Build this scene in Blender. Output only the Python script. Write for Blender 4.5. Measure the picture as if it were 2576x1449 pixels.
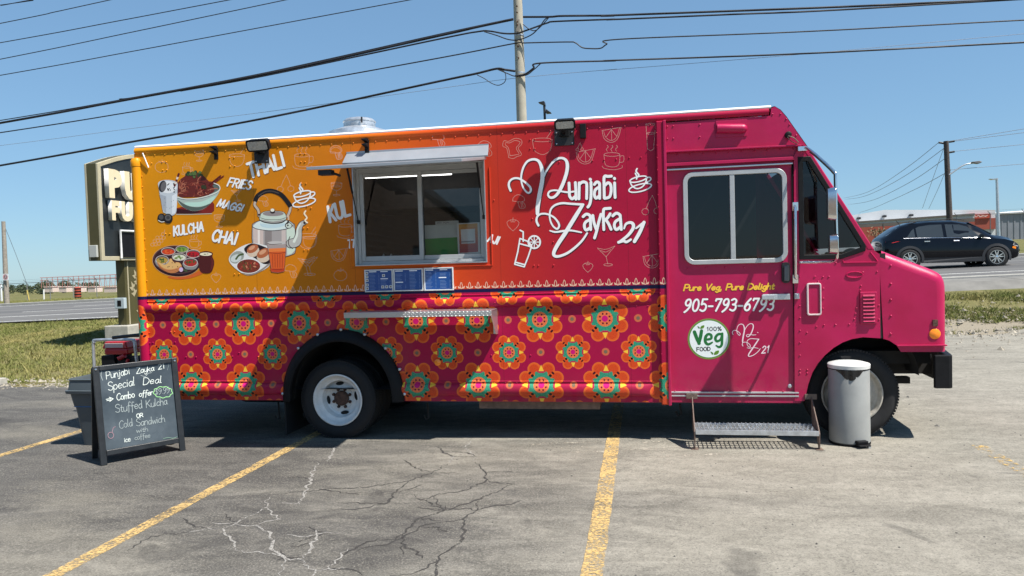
import bpy, bmesh, math, random
import numpy as np
from mathutils import Vector, Matrix
from mathutils.geometry import tessellate_polygon
random.seed(7); RNG = np.random.default_rng(11)
for o in list(bpy.data.objects): bpy.data.objects.remove(o)
scene = bpy.context.scene
COL = scene.collection
rad = math.radians
# ------------------------------------------------------------------ camera
# frame: X along the truck (front = +X), Y away from the photographer, Z up; truck's near side is the plane Y = 0
CXP, CYP, FPX = 1288., 724.5, 1860.           # pixel centre / focal length on a 2576 x 1449 view of the photograph
CAM = Vector((0., -7.1164, 1.7995))
_y, _p, _r = rad(10.46), rad(-2.11), rad(-1.68)
_f0 = Vector((-math.sin(_y), math.cos(_y), 0)); _r0 = Vector((math.cos(_y), math.sin(_y), 0)); _u0 = Vector((0, 0, 1))
FWD = _f0*math.cos(_p) + _u0*math.sin(_p); _u1 = _u0*math.cos(_p) - _f0*math.sin(_p)
RGT = _r0*math.cos(_r) + _u1*math.sin(_r); UPV = _u1*math.cos(_r) - _r0*math.sin(_r)
cd = bpy.data.cameras.new('camera'); cd.sensor_width = 36; cd.lens = 36*FPX/2576; cd.clip_start = .05; cd.clip_end = 9000
cam = bpy.data.objects.new('camera', cd); COL.objects.link(cam); scene.camera = cam
cam.matrix_world = Matrix(((RGT.x, UPV.x, -FWD.x, CAM.x), (RGT.y, UPV.y, -FWD.y, CAM.y), (RGT.z, UPV.z, -FWD.z, CAM.z), (0, 0, 0, 1)))
# ------------------------------------------------------------------ sky, sun, exposure
SUN = Vector((.490, -.2135, .845)).normalized()     # towards the sun
elev = math.asin(SUN.z); azim = math.atan2(SUN.x, SUN.y)
w = bpy.data.worlds.new('World'); scene.world = w; w.use_nodes = True
wn = w.node_tree.nodes; wl = w.node_tree.links
sky = wn.new('ShaderNodeTexSky'); sky.sky_type = 'NISHITA'; sky.sun_disc = False
sky.sun_elevation = elev; sky.sun_rotation = azim; sky.altitude = 150; sky.air_density = 1.0; sky.dust_density = .05; sky.ozone_density = 5.0
gm = wn.new('ShaderNodeGamma'); gm.inputs[1].default_value = .5           # clear, slightly hazy summer air: gentle fall from zenith to horizon
ti = wn.new('ShaderNodeMix'); ti.data_type = 'RGBA'; ti.blend_type = 'MULTIPLY'; ti.inputs[0].default_value = 1; ti.inputs[7].default_value = (1, 1.42, 1.76, 1)
wl.new(sky.outputs[0], gm.inputs[0]); wl.new(gm.outputs[0], ti.inputs[6])
wl.new(ti.outputs[2], wn['Background'].inputs[0]); wn['Background'].inputs[1].default_value = .104
sd = bpy.data.lights.new('sun', 'SUN'); sd.energy = 5.0; sd.angle = rad(.53); sd.color = (1, .955, .89)
so = bpy.data.objects.new('sun', sd); COL.objects.link(so); so.rotation_euler = (-SUN).to_track_quat('-Z', 'Y').to_euler(); so.location = (12, -10, 30)
vs = scene.view_settings; vs.view_transform = 'Standard'; vs.look = 'None'; vs.gamma = 1; vs.exposure = .75; vs.use_curve_mapping = False
scene.cycles.max_bounces = 8; scene.cycles.transparent_max_bounces = 16
# ------------------------------------------------------------------ pixel -> place
def ray(px, py): return (px-CXP)/FPX*RGT - (py-CYP)/FPX*UPV + FWD
def W(px, py, Y=0.):
    d = ray(px, py); return CAM + d*((Y-CAM.y)/d.y)
def onplane(px, py, p0, n):
    d = ray(px, py); return CAM + d*((p0-CAM).dot(n)/d.dot(n))
def sstep(a, b, x):
    t = min(1, max(0, (x-a)/(b-a))); return t*t*(3-2*t)
def base(x): return .0135*(x+3.2)
def road_z(x, y):
    xc = min(60, max(-70, x))
    return base(x) + .3588 + .0106*xc + .02*y
def lot_edge(x):                                  # far edge of the parking lot
    return 4.0 + 5.6*sstep(-4, 8, x)
def terr(x, y):
    b = base(x); e = lot_edge(x); yn = 14.9 - 2.4*sstep(1, 4, x)
    if y <= e: return b
    r15 = road_z(x, yn) - b
    if y < yn: return b + r15*sstep(e-1.5, yn+1.5, y)**.9*(1.0) - .02*sstep(yn-1, yn, y)
    if y <= 28.2: return road_z(x, y) - .06
    r28 = road_z(x, 28.2) - b
    fall = (-.0105*max(0, min(y, 260)-34) - .0085*max(0, y-260))*sstep(10, -30, x)
    fall += .034*min(max(0, y-28.2), 40)*sstep(4, 18, x)
    return b + r28*(1-.6*sstep(30, 80, y)) - .02 + fall
def G(px, py):
    z = 0.
    for _ in range(25):
        d = ray(px, py); p = CAM + d*((z-CAM.z)/d.z)
        z = .5*z + .5*terr(p.x, p.y)
    return Vector((p.x, p.y, terr(p.x, p.y)))
def crop(x0, y0, x1, wpx):                        # pixel of an enlarged view of the photograph -> 2576 view
    k = (x1-x0)/wpx; S = 3840/2576
    return lambda x, y: ((x0+x*k)/S, (y0+y*k)/S)
# ------------------------------------------------------------------ materials
def sr(r, g, b):
    f = lambda c: c/12.92 if c <= .04045 else ((c+.055)/1.055)**2.4
    return (f(r/255), f(g/255), f(b/255))
def sock(n, *names):
    for k in names:
        if k in n.inputs: return n.inputs[k]
def mat(name, col, rough=.5, metal=0., var=0., vs_=6., bump=0., bs=60., spec=.5, coat=0., emit=0., detail=4, trans=0., alpha=1., ior=1.5, col2=None):
    m = bpy.data.materials.new(name); m.use_nodes = True; nt = m.node_tree; b = nt.nodes['Principled BSDF']
    b.inputs['Base Color'].default_value = (*col, 1); b.inputs['Roughness'].default_value = rough; b.inputs['Metallic'].default_value = metal
    b.inputs['Specular IOR Level'].default_value = spec; b.inputs['Coat Weight'].default_value = coat; b.inputs['IOR'].default_value = ior
    b.inputs['Transmission Weight'].default_value = trans; b.inputs['Alpha'].default_value = alpha
    if emit: b.inputs['Emission Color'].default_value = (*col, 1); b.inputs['Emission Strength'].default_value = emit
    tc = nt.nodes.new('ShaderNodeTexCoord')
    if var or col2:
        n = nt.nodes.new('ShaderNodeTexNoise'); n.inputs['Scale'].default_value = vs_; n.inputs['Detail'].default_value = detail; n.inputs['Roughness'].default_value = .62
        nt.links.new(tc.outputs['Object'], n.inputs['Vector'])
        r = nt.nodes.new('ShaderNodeValToRGB'); r.color_ramp.elements[0].position = .3; r.color_ramp.elements[1].position = .7
        c2 = col2 or tuple(min(1, c*(1+var)) for c in col)
        r.color_ramp.elements[0].color = (*[c*(1-var) for c in col], 1); r.color_ramp.elements[1].color = (*c2, 1)
        nt.links.new(n.outputs[0], r.inputs[0]); nt.links.new(r.outputs[0], b.inputs['Base Color'])
        mr = nt.nodes.new('ShaderNodeMapRange'); mr.inputs[3].default_value = max(.02, rough-.08); mr.inputs[4].default_value = min(1, rough+.08)
        nt.links.new(n.outputs[0], mr.inputs[0]); nt.links.new(mr.outputs[0], b.inputs['Roughness'])
    if bump:
        n2 = nt.nodes.new('ShaderNodeTexNoise'); n2.inputs['Scale'].default_value = bs; n2.inputs['Detail'].default_value = 5
        nt.links.new(tc.outputs['Object'], n2.inputs['Vector'])
        bp = nt.nodes.new('ShaderNodeBump'); bp.inputs['Strength'].default_value = bump; bp.inputs['Distance'].default_value = .01
        nt.links.new(n2.outputs[0], bp.inputs['Height']); nt.links.new(bp.outputs[0], b.inputs['Normal'])
    return m
class X_:                                          # arithmetic on shader sockets
    nt = None
    def __init__(s, v): s.v = v
    @staticmethod
    def op(o, *a):
        n = X_.nt.nodes.new('ShaderNodeMath'); n.operation = o
        for i, x in enumerate(a):
            x = x.v if isinstance(x, X_) else x
            if isinstance(x, (int, float)): n.inputs[i].default_value = x
            else: X_.nt.links.new(x, n.inputs[i])
        return X_(n.outputs[0])
    def __add__(s, o): return X_.op('ADD', s, o)
    __radd__ = __add__
    def __sub__(s, o): return X_.op('SUBTRACT', s, o)
    def __rsub__(s, o): return X_.op('SUBTRACT', o, s)
    def __mul__(s, o): return X_.op('MULTIPLY', s, o)
    __rmul__ = __mul__
    def __truediv__(s, o): return X_.op('DIVIDE', s, o)
    def lt(s, o): return X_.op('LESS_THAN', s, o)
    def gt(s, o): return X_.op('GREATER_THAN', s, o)
    def abs(s): return X_.op('ABSOLUTE', s)
def xmax(a, b): return X_.op('MAXIMUM', a, b)
def xmin(a, b): return X_.op('MINIMUM', a, b)
def xlen(a, b): return X_.op('SQRT', a*a + b*b)
def xmod(a, m): return X_.op('FLOORED_MODULO', a, m)
def xmix(fac, a, b):                               # colour mix, a/b colours or sockets
    n = X_.nt.nodes.new('ShaderNodeMix'); n.data_type = 'RGBA'
    X_.nt.links.new(fac.v, n.inputs[0]) if isinstance(fac, X_) else setattr(n.inputs[0], 'default_value', fac)
    for i, c in ((6, a), (7, b)):
        if isinstance(c, tuple): n.inputs[i].default_value = (*c, 1)
        else: X_.nt.links.new(c, n.inputs[i])
    return n.outputs[2]
def xnoise(vec, scale, detail=4, rough=.6, dist=0.):
    n = X_.nt.nodes.new('ShaderNodeTexNoise'); n.inputs['Scale'].default_value = scale; n.inputs['Detail'].default_value = detail; n.inputs['Roughness'].default_value = rough
    n.inputs['Distortion'].default_value = dist
    X_.nt.links.new(vec, n.inputs['Vector']); return X_(n.outputs[0])
def xramp(x, a, b):
    n = X_.nt.nodes.new('ShaderNodeMapRange'); n.interpolation_type = 'SMOOTHSTEP'
    X_.nt.links.new(x.v, n.inputs[0]); n.inputs[1].default_value = a; n.inputs[2].default_value = b
    return X_(n.outputs[0])
def newmat(name, rough=.5):
    m = bpy.data.materials.new(name); m.use_nodes = True; X_.nt = m.node_tree
    b = m.node_tree.nodes['Principled BSDF']; b.inputs['Roughness'].default_value = rough
    tc = m.node_tree.nodes.new('ShaderNodeTexCoord'); sp = m.node_tree.nodes.new('ShaderNodeSeparateXYZ')
    m.node_tree.links.new(tc.outputs['Object'], sp.inputs[0])
    return m, b, tc.outputs['Object'], X_(sp.outputs[0]), X_(sp.outputs[1]), X_(sp.outputs[2])
def xbump(b, height, strength=.3, dist=.01):
    n = X_.nt.nodes.new('ShaderNodeBump'); n.inputs['Strength'].default_value = strength; n.inputs['Distance'].default_value = dist
    X_.nt.links.new(height.v, n.inputs['Height']); X_.nt.links.new(n.outputs[0], b.inputs['Normal'])
# ------------------------------------------------------------------ objects
def tag(o, label=None, cat=None, group=None, kind=None):
    if label: o['label'] = label
    if cat: o['category'] = cat
    if group: o['group'] = group
    if kind: o['kind'] = kind
    return o
def thing(name, loc, label, cat, group=None):
    o = bpy.data.objects.new(name, None); o.empty_display_size = .2; o.location = loc; COL.objects.link(o)
    return tag(o, label, cat, group)
def wmat(o):
    m = Matrix.Translation(o.location) if o.rotation_euler[2] == 0 else Matrix.Translation(o.location) @ o.rotation_euler.to_matrix().to_4x4()
    return wmat(o.parent) @ o.matrix_parent_inverse @ m if o.parent else m
def setparent(o, p):
    o.parent = p; o.matrix_parent_inverse = wmat(p).inverted()
def copy_tree(o, parent=None):
    c = o.copy(); COL.objects.link(c)
    if parent: c.parent = parent
    for ch in list(o.children): copy_tree(ch, c)
    return c
class MB:
    def __init__(s): s.v = []; s.f = []; s.mi = []; s.c = []
    def add(s, vs, fs, mi=0, col=None):
        o = len(s.v); s.v += [tuple(v) for v in vs]
        for f in fs: s.f.append(tuple(i+o for i in f)); s.mi.append(mi); s.c.append(col)
        return s
    def box(s, x0, x1, y0, y1, z0, z1, mi=0, M=None):
        v = [Vector((x, y, z)) for z in (z0, z1) for y in (y0, y1) for x in (x0, x1)]
        if M: v = [M @ p for p in v]
        return s.add(v, [(0, 2, 3, 1), (4, 5, 7, 6), (0, 1, 5, 4), (2, 6, 7, 3), (0, 4, 6, 2), (1, 3, 7, 5)], mi)
    def slab(s, front, back, mi=0):                # closed prism between two equal outlines
        n = len(front); tr = tessellate_polygon([[Vector(p) for p in front]])
        a = s
        a.add(list(front)+list(back), [tuple(t) for t in tr] + [tuple(n+i for i in reversed(t)) for t in tr] + [(i, (i+1) % n, n+(i+1) % n, n+i) for i in range(n)], mi)
        return s
    def tube(s, pts, r, n=8, mi=0, closed=False, cap=True):
        P = [Vector(p) for p in pts]; m = len(P); R = r if isinstance(r, (list, tuple)) else [r]*m
        up = None; vs = []
        for i, p in enumerate(P):
            t = (P[(i+1) % m]-P[i-1]) if closed else (P[min(i+1, m-1)]-P[max(i-1, 0)])
            t.normalize()
            if up is None:
                up = t.orthogonal().normalized()
            else:
                up = (up - t*up.dot(t))
                up = up.normalized() if up.length > 1e-6 else t.orthogonal().normalized()
            sd_ = t.cross(up)
            vs += [p + (up*math.cos(2*math.pi*k/n) + sd_*math.sin(2*math.pi*k/n))*R[i] for k in range(n)]
        fs = []
        for i in range(m if closed else m-1):
            j = (i+1) % m
            fs += [(i*n+k, i*n+(k+1) % n, j*n+(k+1) % n, j*n+k) for k in range(n)]
        if cap and not closed: fs += [tuple(reversed(range(n))), tuple((m-1)*n+k for k in range(n))]
        return s.add(vs, fs, mi)
    def lathe(s, prof, o, ax=(0, 0, 1), n=24, mi=0, mis=None):
        o = Vector(o); ax = Vector(ax).normalized(); e1 = ax.orthogonal().normalized(); e2 = ax.cross(e1); vs = []
        for r, h in prof: vs += [o + ax*h + (e1*math.cos(2*math.pi*k/n)+e2*math.sin(2*math.pi*k/n))*max(r, 1e-5) for k in range(n)]
        for i in range(len(prof)-1):
            pass
        off = len(s.v); s.v += [tuple(v) for v in vs]
        for i in range(len(prof)-1):
            for k in range(n):
                s.f.append(tuple(off+q for q in (i*n+k, i*n+(k+1) % n, (i+1)*n+(k+1) % n, (i+1)*n+k))); s.mi.append(mis[i] if mis else mi); s.c.append(None)
        return s
    def build(s, name, mats, parent=None, smooth=None, bevel=0., label=None, cat=None, group=None, kind=None, normals=True):
        me = bpy.data.meshes.new(name); me.from_pydata(s.v, [], s.f)
        for m in (mats if isinstance(mats, (list, tuple)) else [mats]): me.materials.append(m)
        me.polygons.foreach_set('material_index', s.mi)
        if any(c is not None for c in s.c):
            ca = me.color_attributes.new('Col', 'FLOAT_COLOR', 'CORNER'); arr = []
            for p, c in zip(me.polygons, s.c): arr += [*(c or (1, 1, 1)), 1.]*p.loop_total
            ca.data.foreach_set('color', arr)
        if normals:
            bm = bmesh.new(); bm.from_mesh(me); bmesh.ops.recalc_face_normals(bm, faces=bm.faces); bm.to_mesh(me); bm.free()
        if smooth is not None:
            me.shade_smooth(); me.set_sharp_from_angle(angle=rad(smooth))
        me.update()
        o = bpy.data.objects.new(name, me); COL.objects.link(o)
        if parent: setparent(o, parent)
        if bevel:
            b = o.modifiers.new('bevel', 'BEVEL'); b.width = bevel; b.segments = 2; b.limit_method = 'ANGLE'; b.angle_limit = rad(40)
        return tag(o, label, cat, group, kind)
def catmull(pts, k=6, closed=False):
    P = [tuple(p) for p in pts]; n = len(P)
    if n < 3: return P
    out = []
    for i in range(n if closed else n-1):
        g = (lambda j: P[j % n]) if closed else (lambda j: P[min(max(j, 0), n-1)])
        p0, p1, p2, p3 = g(i-1), g(i), g(i+1), g(i+2)
        for q in range(k):
            t = q/k
            out.append(tuple(.5*(2*b+(c-a)*t+(2*a-5*b+4*c-d)*t*t+(3*b-3*c+d-a)*t**3) for a, b, c, d in zip(p0, p1, p2, p3)))
    if not closed: out.append(P[-1])
    return out
class Decal:                                       # flat print: coloured outlines laid on a surface, each a hair above the last
    def __init__(s, T, place, step=.000016, base=.0010):
        s.T = T; s.place = place; s.step = step; s.base = base; s.mb = MB(); s.n = 0
    def lay(s): s.n += 1; return s.base + s.n*s.step
    def poly(s, pts, col, k=0, T=None):
        if k: pts = catmull(pts, k, True)
        T = T or s.T; h = s.lay(); q = [s.place(*T(*p), h) for p in pts]
        s.mb.add(q, [tuple(t) for t in tessellate_polygon([[Vector((p[0], p[1], 0)) for p in pts]])], 0, col); return s
    def ell(s, cx, cy, rx, ry, col, rot=0., n=28, T=None):
        c_, s_ = math.cos(rad(rot)), math.sin(rad(rot))
        return s.poly([(cx+rx*math.cos(a)*c_-ry*math.sin(a)*s_, cy+rx*math.cos(a)*s_+ry*math.sin(a)*c_) for a in [2*math.pi*i/n for i in range(n)]], col, 0, T)
    def stroke(s, pts, wd, col, k=6, closed=False, T=None, cap=True):
        T = T or s.T
        has = len(pts[0]) > 2
        if not k and not closed and len(pts) > 2:
            for a, b in zip(pts, pts[1:]): s.stroke([a, b], wd, col, 0, False, T, cap)
            return s
        if k: pts = catmull(pts, k, closed)
        P = [Vector(p[:2]) for p in pts]; m = len(P); Wd = [p[2] if has else wd for p in pts]
        h = s.lay(); s.n += 1; L = []; R = []
        for i, p in enumerate(P):
            t = (P[(i+1) % m]-P[i-1]) if closed else (P[min(i+1, m-1)]-P[max(i-1, 0)])
            if t.length < 1e-9: t = Vector((1, 0))
            t.normalize(); nn = Vector((-t.y, t.x))*Wd[i]/2
            hh = h + s.step*1.6*i/m
            L.append(s.place(*T(*(p+nn)), hh)); R.append(s.place(*T(*(p-nn)), hh))
        s.mb.add(L+R, [(i, (i+1) % m, m+(i+1) % m, m+i) for i in range(m if closed else m-1)], 0, col)
        if cap and not closed:
            for i, d in ((0, -1), (m-1, 1)):
                t = (P[1]-P[0]) if i == 0 else (P[-1]-P[-2])
                if t.length < 1e-9: continue
                t.normalize(); t *= d; nn = Vector((-t.y, t.x)); hh = h + s.step*1.6*i/m
                ps = [P[i] + (nn*math.cos(a)+t*math.sin(a))*Wd[i]/2 for a in [math.pi*q/6 for q in range(7)]]
                s.mb.add([s.place(*T(*p), hh) for p in ps], [tuple(range(7))], 0, col)
        return s
    def draw(s, spec, f, wd, col, k=5):            # spec "s x,y x,y|l ...|e cx,cy rx,ry" in its own units, f maps to T's pixels
        for st in spec.split('|'):
            kind, pts = st[0], [tuple(float(q) for q in p.split(',')) for p in st[1:].split()]
            if kind == 'e':
                (cx, cy), (rx, ry) = pts; q = [f(cx+rx*math.cos(2*math.pi*i/14), cy+ry*math.sin(2*math.pi*i/14)) for i in range(14)]
                s.stroke(q, wd, col, 2, True)
            else: s.stroke([f(*p) for p in pts], wd, col, k if kind == 's' else 0)
        return s
    def build(s, name, m, parent=None, **kw): return s.mb.build(name, m, parent, normals=False, **kw)
# ------------------------------------------------------------------ single-stroke lettering (units: 100 = capital height)
GL = {
'A': (66, 'l0,0 33,100 66,0|l12,34 54,34'), 'C': (60, 's60,82 42,100 14,86 0,50 12,12 38,0 60,16'), 'D': (62, 'l0,0 0,100|s0,100 38,92 62,52 40,8 0,0'),
'E': (52, 'l52,100 0,100 0,0 52,0|l0,52 42,52'), 'F': (52, 'l0,0 0,100 54,100|l0,52 42,52'), 'G': (64, 's60,82 42,100 14,86 0,50 12,12 38,0 60,14|l36,46 62,46 61,12'),
'H': (62, 'l0,0 0,100|l62,0 62,100|l0,50 62,50'), 'I': (12, 'l6,0 6,100'), 'J': (46, 's44,100 44,30 34,2 14,2 2,22'), 'K': (60, 'l0,0 0,100|l56,100 2,44|l14,56 60,0'),
'L': (50, 'l0,100 0,0 50,0'), 'M': (86, 'l0,0 10,100 42,12 74,100 84,0'), 'N': (62, 'l0,0 0,100 62,0 62,100'), 'O': (66, 'e33,50 33,50'), 'P': (56, 'l0,0 0,100|s0,100 40,98 56,74 40,48 0,46'),
'R': (60, 'l0,0 0,100|s0,100 40,98 56,74 40,50 0,48|l26,48 60,0'), 'S': (56, 's54,84 34,100 8,92 4,68 28,52 52,36 50,10 26,0 0,14'), 'T': (60, 'l0,100 60,100|l30,100 30,0'),
'U': (60, 's0,100 0,34 12,4 46,4 60,34 60,100'), 'V': (62, 'l0,100 30,0 62,100'), 'W': (84, 'l0,100 20,0 42,70 62,0 84,100'), 'Z': (58, 'l0,100 58,100 0,0 60,0'), 'Y': (60, 'l0,100 30,48 60,100|l30,48 30,0'),
'a': (46, 's42,46 22,56 2,30 14,2 32,8 42,40|s42,54 42,12 52,2'), 'b': (44, 'l0,100 0,4|s0,44 24,56 42,30 26,2 0,10'), 'c': (42, 's40,46 22,56 2,30 14,3 42,10'), 'd': (46, 's42,44 22,56 2,30 14,2 32,8 42,40|l42,100 42,2'),
'e': (44, 's4,30 38,32 34,54 14,54 2,28 16,2 42,10'), 'f': (36, 's40,92 26,100 16,84 14,0 10,-26|l0,54 34,54'), 'g': (44, 's42,46 22,56 2,30 14,4 32,10 42,42|s42,54 42,-14 24,-36 4,-24'), 'h': (44, 'l0,100 0,0|s0,34 16,56 36,50 42,0'),
'i': (14, 'l6,54 6,2|l6,74 7,78'), 'j': (20, 's12,54 12,-16 0,-34 -10,-24|l12,74 13,78'), 'k': (42, 'l0,100 0,0|l38,54 2,24|l14,32 42,0'), 'l': (16, 's4,100 4,14 14,2'), 'm': (66, 'l0,54 0,0|s0,36 14,56 28,46 30,0|s30,36 46,56 60,46 62,0'),
'n': (44, 'l0,54 0,0|s0,34 16,56 36,50 42,0'), 'o': (44, 'e22,28 21,27'), 'p': (44, 'l0,54 0,-36|s0,44 24,56 42,30 26,2 0,10'), 'r': (32, 'l0,54 0,0|s0,34 12,54 32,52'), 's': (36, 's34,48 18,56 4,44 18,28 34,14 18,0 0,8'),
't': (32, 's12,84 12,14 20,2 32,8|l0,56 30,56'), 'u': (44, 's0,54 0,16 14,0 34,8 42,30|l42,54 42,2'), 'v': (40, 'l0,54 18,0 40,54'), 'w': (58, 'l0,54 14,0 29,44 44,0 58,54'), 'y': (42, 's0,54 4,18 20,8 40,24|s42,54 40,-10 22,-36 2,-24'), 'z': (40, 'l0,54 40,54 0,0 42,0'),
'0': (54, 'e27,50 26,50'), '1': (26, 'l2,78 18,100 18,0'), '2': (52, 's2,80 20,100 46,90 46,64 20,28 0,0|l0,0 54,0'), '3': (50, 's2,90 26,100 46,84 38,58 18,52|s18,52 44,46 48,18 28,0 0,10'), '5': (52, 'l50,100 10,100 6,56|s6,56 28,62 50,42 44,10 22,0 0,10'),
'6': (52, 's46,100 20,70 2,32 14,4 38,4 50,28 38,52 16,48 4,28'), '7': (52, 'l0,86 4,100 52,100 16,0'), '9': (52, 's50,74 38,98 14,96 2,72 14,50 36,52 50,76|s50,76 46,40 24,8 4,-8'), '-': (40, 'l2,40 38,40'), ',': (14, 's8,8 8,-8 0,-22'),
'.': (12, 'l4,2 6,2'), '%': (70, 'e14,80 13,19|e56,20 13,19|l58,100 12,0'), '$': (50, 's46,80 26,92 6,78 12,58 40,42 44,18 22,8 2,22|l24,104 24,-6'), '(': (24, 's22,108 4,80 2,30 18,-6'), ')': (24, 's2,108 20,80 22,30 6,-6'), ' ': (36, '')}
def text(dec, s, x, y, h, wd, col, ang=0., slant=.16, sp=18, sx=1., jit=0., bold=None):
    """letters from (x,y) = left end of the baseline, in pixels of dec.T; ang > 0 rises to the right"""
    ca, sa = math.cos(rad(ang)), math.sin(rad(ang)); k = h/100; cur = 0.
    rg = random.Random(len(s)*7+int(x))
    for ch in s:
        wdt, spec = GL[ch]
        if spec:
            dy = rg.uniform(-jit, jit); ro = rg.uniform(-jit, jit)*.012
            def f(u, v, cur=cur, dy=dy, ro=ro):
                u2 = (u + v*slant)*sx + cur + v*ro; v2 = v + dy
                return (x + k*(u2*ca - v2*sa*1.0), y - k*(v2*ca + u2*sa))
            dec.draw(spec, f, wd, col)
        cur += (wdt + sp)*sx
    return dec
# ------------------------------------------------------------------ shared materials
M = {}
M['rubber'] = mat('tyre_rubber', (.013, .013, .014), .82, var=.3, vs_=30, bump=.25, bs=120)
M['black_plastic'] = mat('black_plastic', (.006, .006, .007), .55, spec=.22, var=.35, vs_=20, bump=.1, bs=200)
M['black_metal'] = mat('black_metal', (.014, .014, .016), .5, var=.3, vs_=12)
M['chassis'] = mat('chassis_black', (.012, .011, .010), .85, var=.4, vs_=9)
M['alu'] = mat('mill_aluminium', (.62, .63, .64), .36, metal=.9, var=.12, vs_=7, bump=.05, bs=90)
M['frame_alu'] = mat('anodised_window_frame', (.44, .45, .45), .45, metal=.4, var=.08, vs_=5)
M['chrome'] = mat('polished_steel', (.75, .75, .76), .16, metal=1., var=.06, vs_=20)
M['galv'] = mat('galvanised_steel', (.56, .58, .60), .40, metal=.75, var=.22, vs_=14)
M['white_paint'] = mat('white_roof_paint', (.82, .82, .80), .38, var=.04, vs_=3)
M['rim'] = mat('white_wheel_paint', (.74, .74, .72), .42, var=.10, vs_=16, col2=(.80, .80, .78))
M['rim_dirty'] = mat('dusty_cream_wheel_paint', (.40, .37, .32), .6, var=.25, vs_=14)
M['rust'] = mat('rusty_steel', (.085, .045, .030), .85, var=.5, vs_=30, bump=.4, bs=80)
M['rustbrown'] = mat('brown_oxidised_bracket', (.16, .11, .085), .7, var=.35, vs_=14, bump=.2, bs=60)
def body_paint():
    m, b, vec, x, y, z = newmat('magenta_body_paint', .36); b.inputs['Specular IOR Level'].default_value = .40
    n = xnoise(vec, 1.7, 4); g = xnoise(vec, 7, 5, .7); f = xnoise(vec, 42, 4, .75)
    c = xmix(xramp(n, .3, .7), sr(166, 12, 66), sr(176, 18, 78))
    c = xmix(xramp(f, .60, .78)*.16, c, sr(205, 120, 140))                          # dust specks and fine scuffs
    low = xramp(z + (g-.5)*.5, .95, .42)
    c = xmix(low*xramp(g, .35, .65)*.22, c, sr(128, 98, 84))                        # road dust thrown up along the sill
    X_.nt.links.new(c, b.inputs['Base Color']); X_.nt.links.new((xramp(g, .3, .7)*.14+.30).v, b.inputs['Roughness'])
    xbump(b, xnoise(vec, 2.6, 2, .4)*6. + xnoise(vec, 210, 2)*.35, .14, .014); return m
M['magenta'] = body_paint()
M['dark_in'] = mat('dim_interior_panel', (.026, .026, .029), .6, var=.25, vs_=3)
M['steel_in'] = mat('kitchen_steel', (.11, .11, .115), .4, metal=.6, var=.2, vs_=5)
M['orange_lens'] = mat('amber_lens', sr(255, 140, 10), .2, coat=.6)
M['clear_lens'] = mat('lamp_lens', (.42, .40, .35), .22, var=.25, vs_=60, coat=.5)
M['led'] = mat('led_tube', (1, .98, .95), .4, emit=2.6)
M['sheetmetal'] = mat('brushed_sheet_metal', (.36, .38, .40), .5, metal=.5, var=.06, vs_=3)
M['concrete'] = mat('concrete', (.36, .34, .29), .9, var=.18, vs_=8, bump=.35, bs=60)
M['pole_concrete'] = mat('spun_concrete_pole', (.37, .34, .27), .9, var=.14, vs_=3, bump=.2, bs=90)
M['wood'] = mat('weathered_pole_wood', (.060, .048, .042), .9, var=.35, vs_=10, bump=.4, bs=60)
M['greywood'] = mat('grey_pole_wood', (.26, .23, .19), .9, var=.3, vs_=10, bump=.3, bs=60)
M['cable'] = mat('black_cable_sheath', (.010, .010, .014), .6)
M['thin_wire'] = mat('bare_steel_wire', (.20, .22, .26), .6)
# flat print: colour comes from the outlines themselves
def print_mat(name, rough=.42, alpha=1., coat=0.):
    m = bpy.data.materials.new(name); m.use_nodes = True; nt = m.node_tree; b = nt.nodes['Principled BSDF']
    a = nt.nodes.new('ShaderNodeVertexColor'); a.layer_name = 'Col'
    nt.links.new(a.outputs[0], b.inputs['Base Color']); b.inputs['Roughness'].default_value = rough; b.inputs['Coat Weight'].default_value = coat; b.inputs['Alpha'].default_value = alpha
    return m
M['print'] = print_mat('vinyl_print'); M['faint'] = print_mat('faint_vinyl_print', alpha=.30, coat=0); M['chalk'] = print_mat('chalk_marker', .9, coat=0)
def chalk_alpha():
    m = M['chalk']; X_.nt = m.node_tree; tc = m.node_tree.nodes.new('ShaderNodeTexCoord')
    n = xnoise(tc.outputs['Object'], 160, 3); m.node_tree.links.new((xramp(n, .25, .5)*.35+.65).v, m.node_tree.nodes['Principled BSDF'].inputs['Alpha'])
chalk_alpha()
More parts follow.
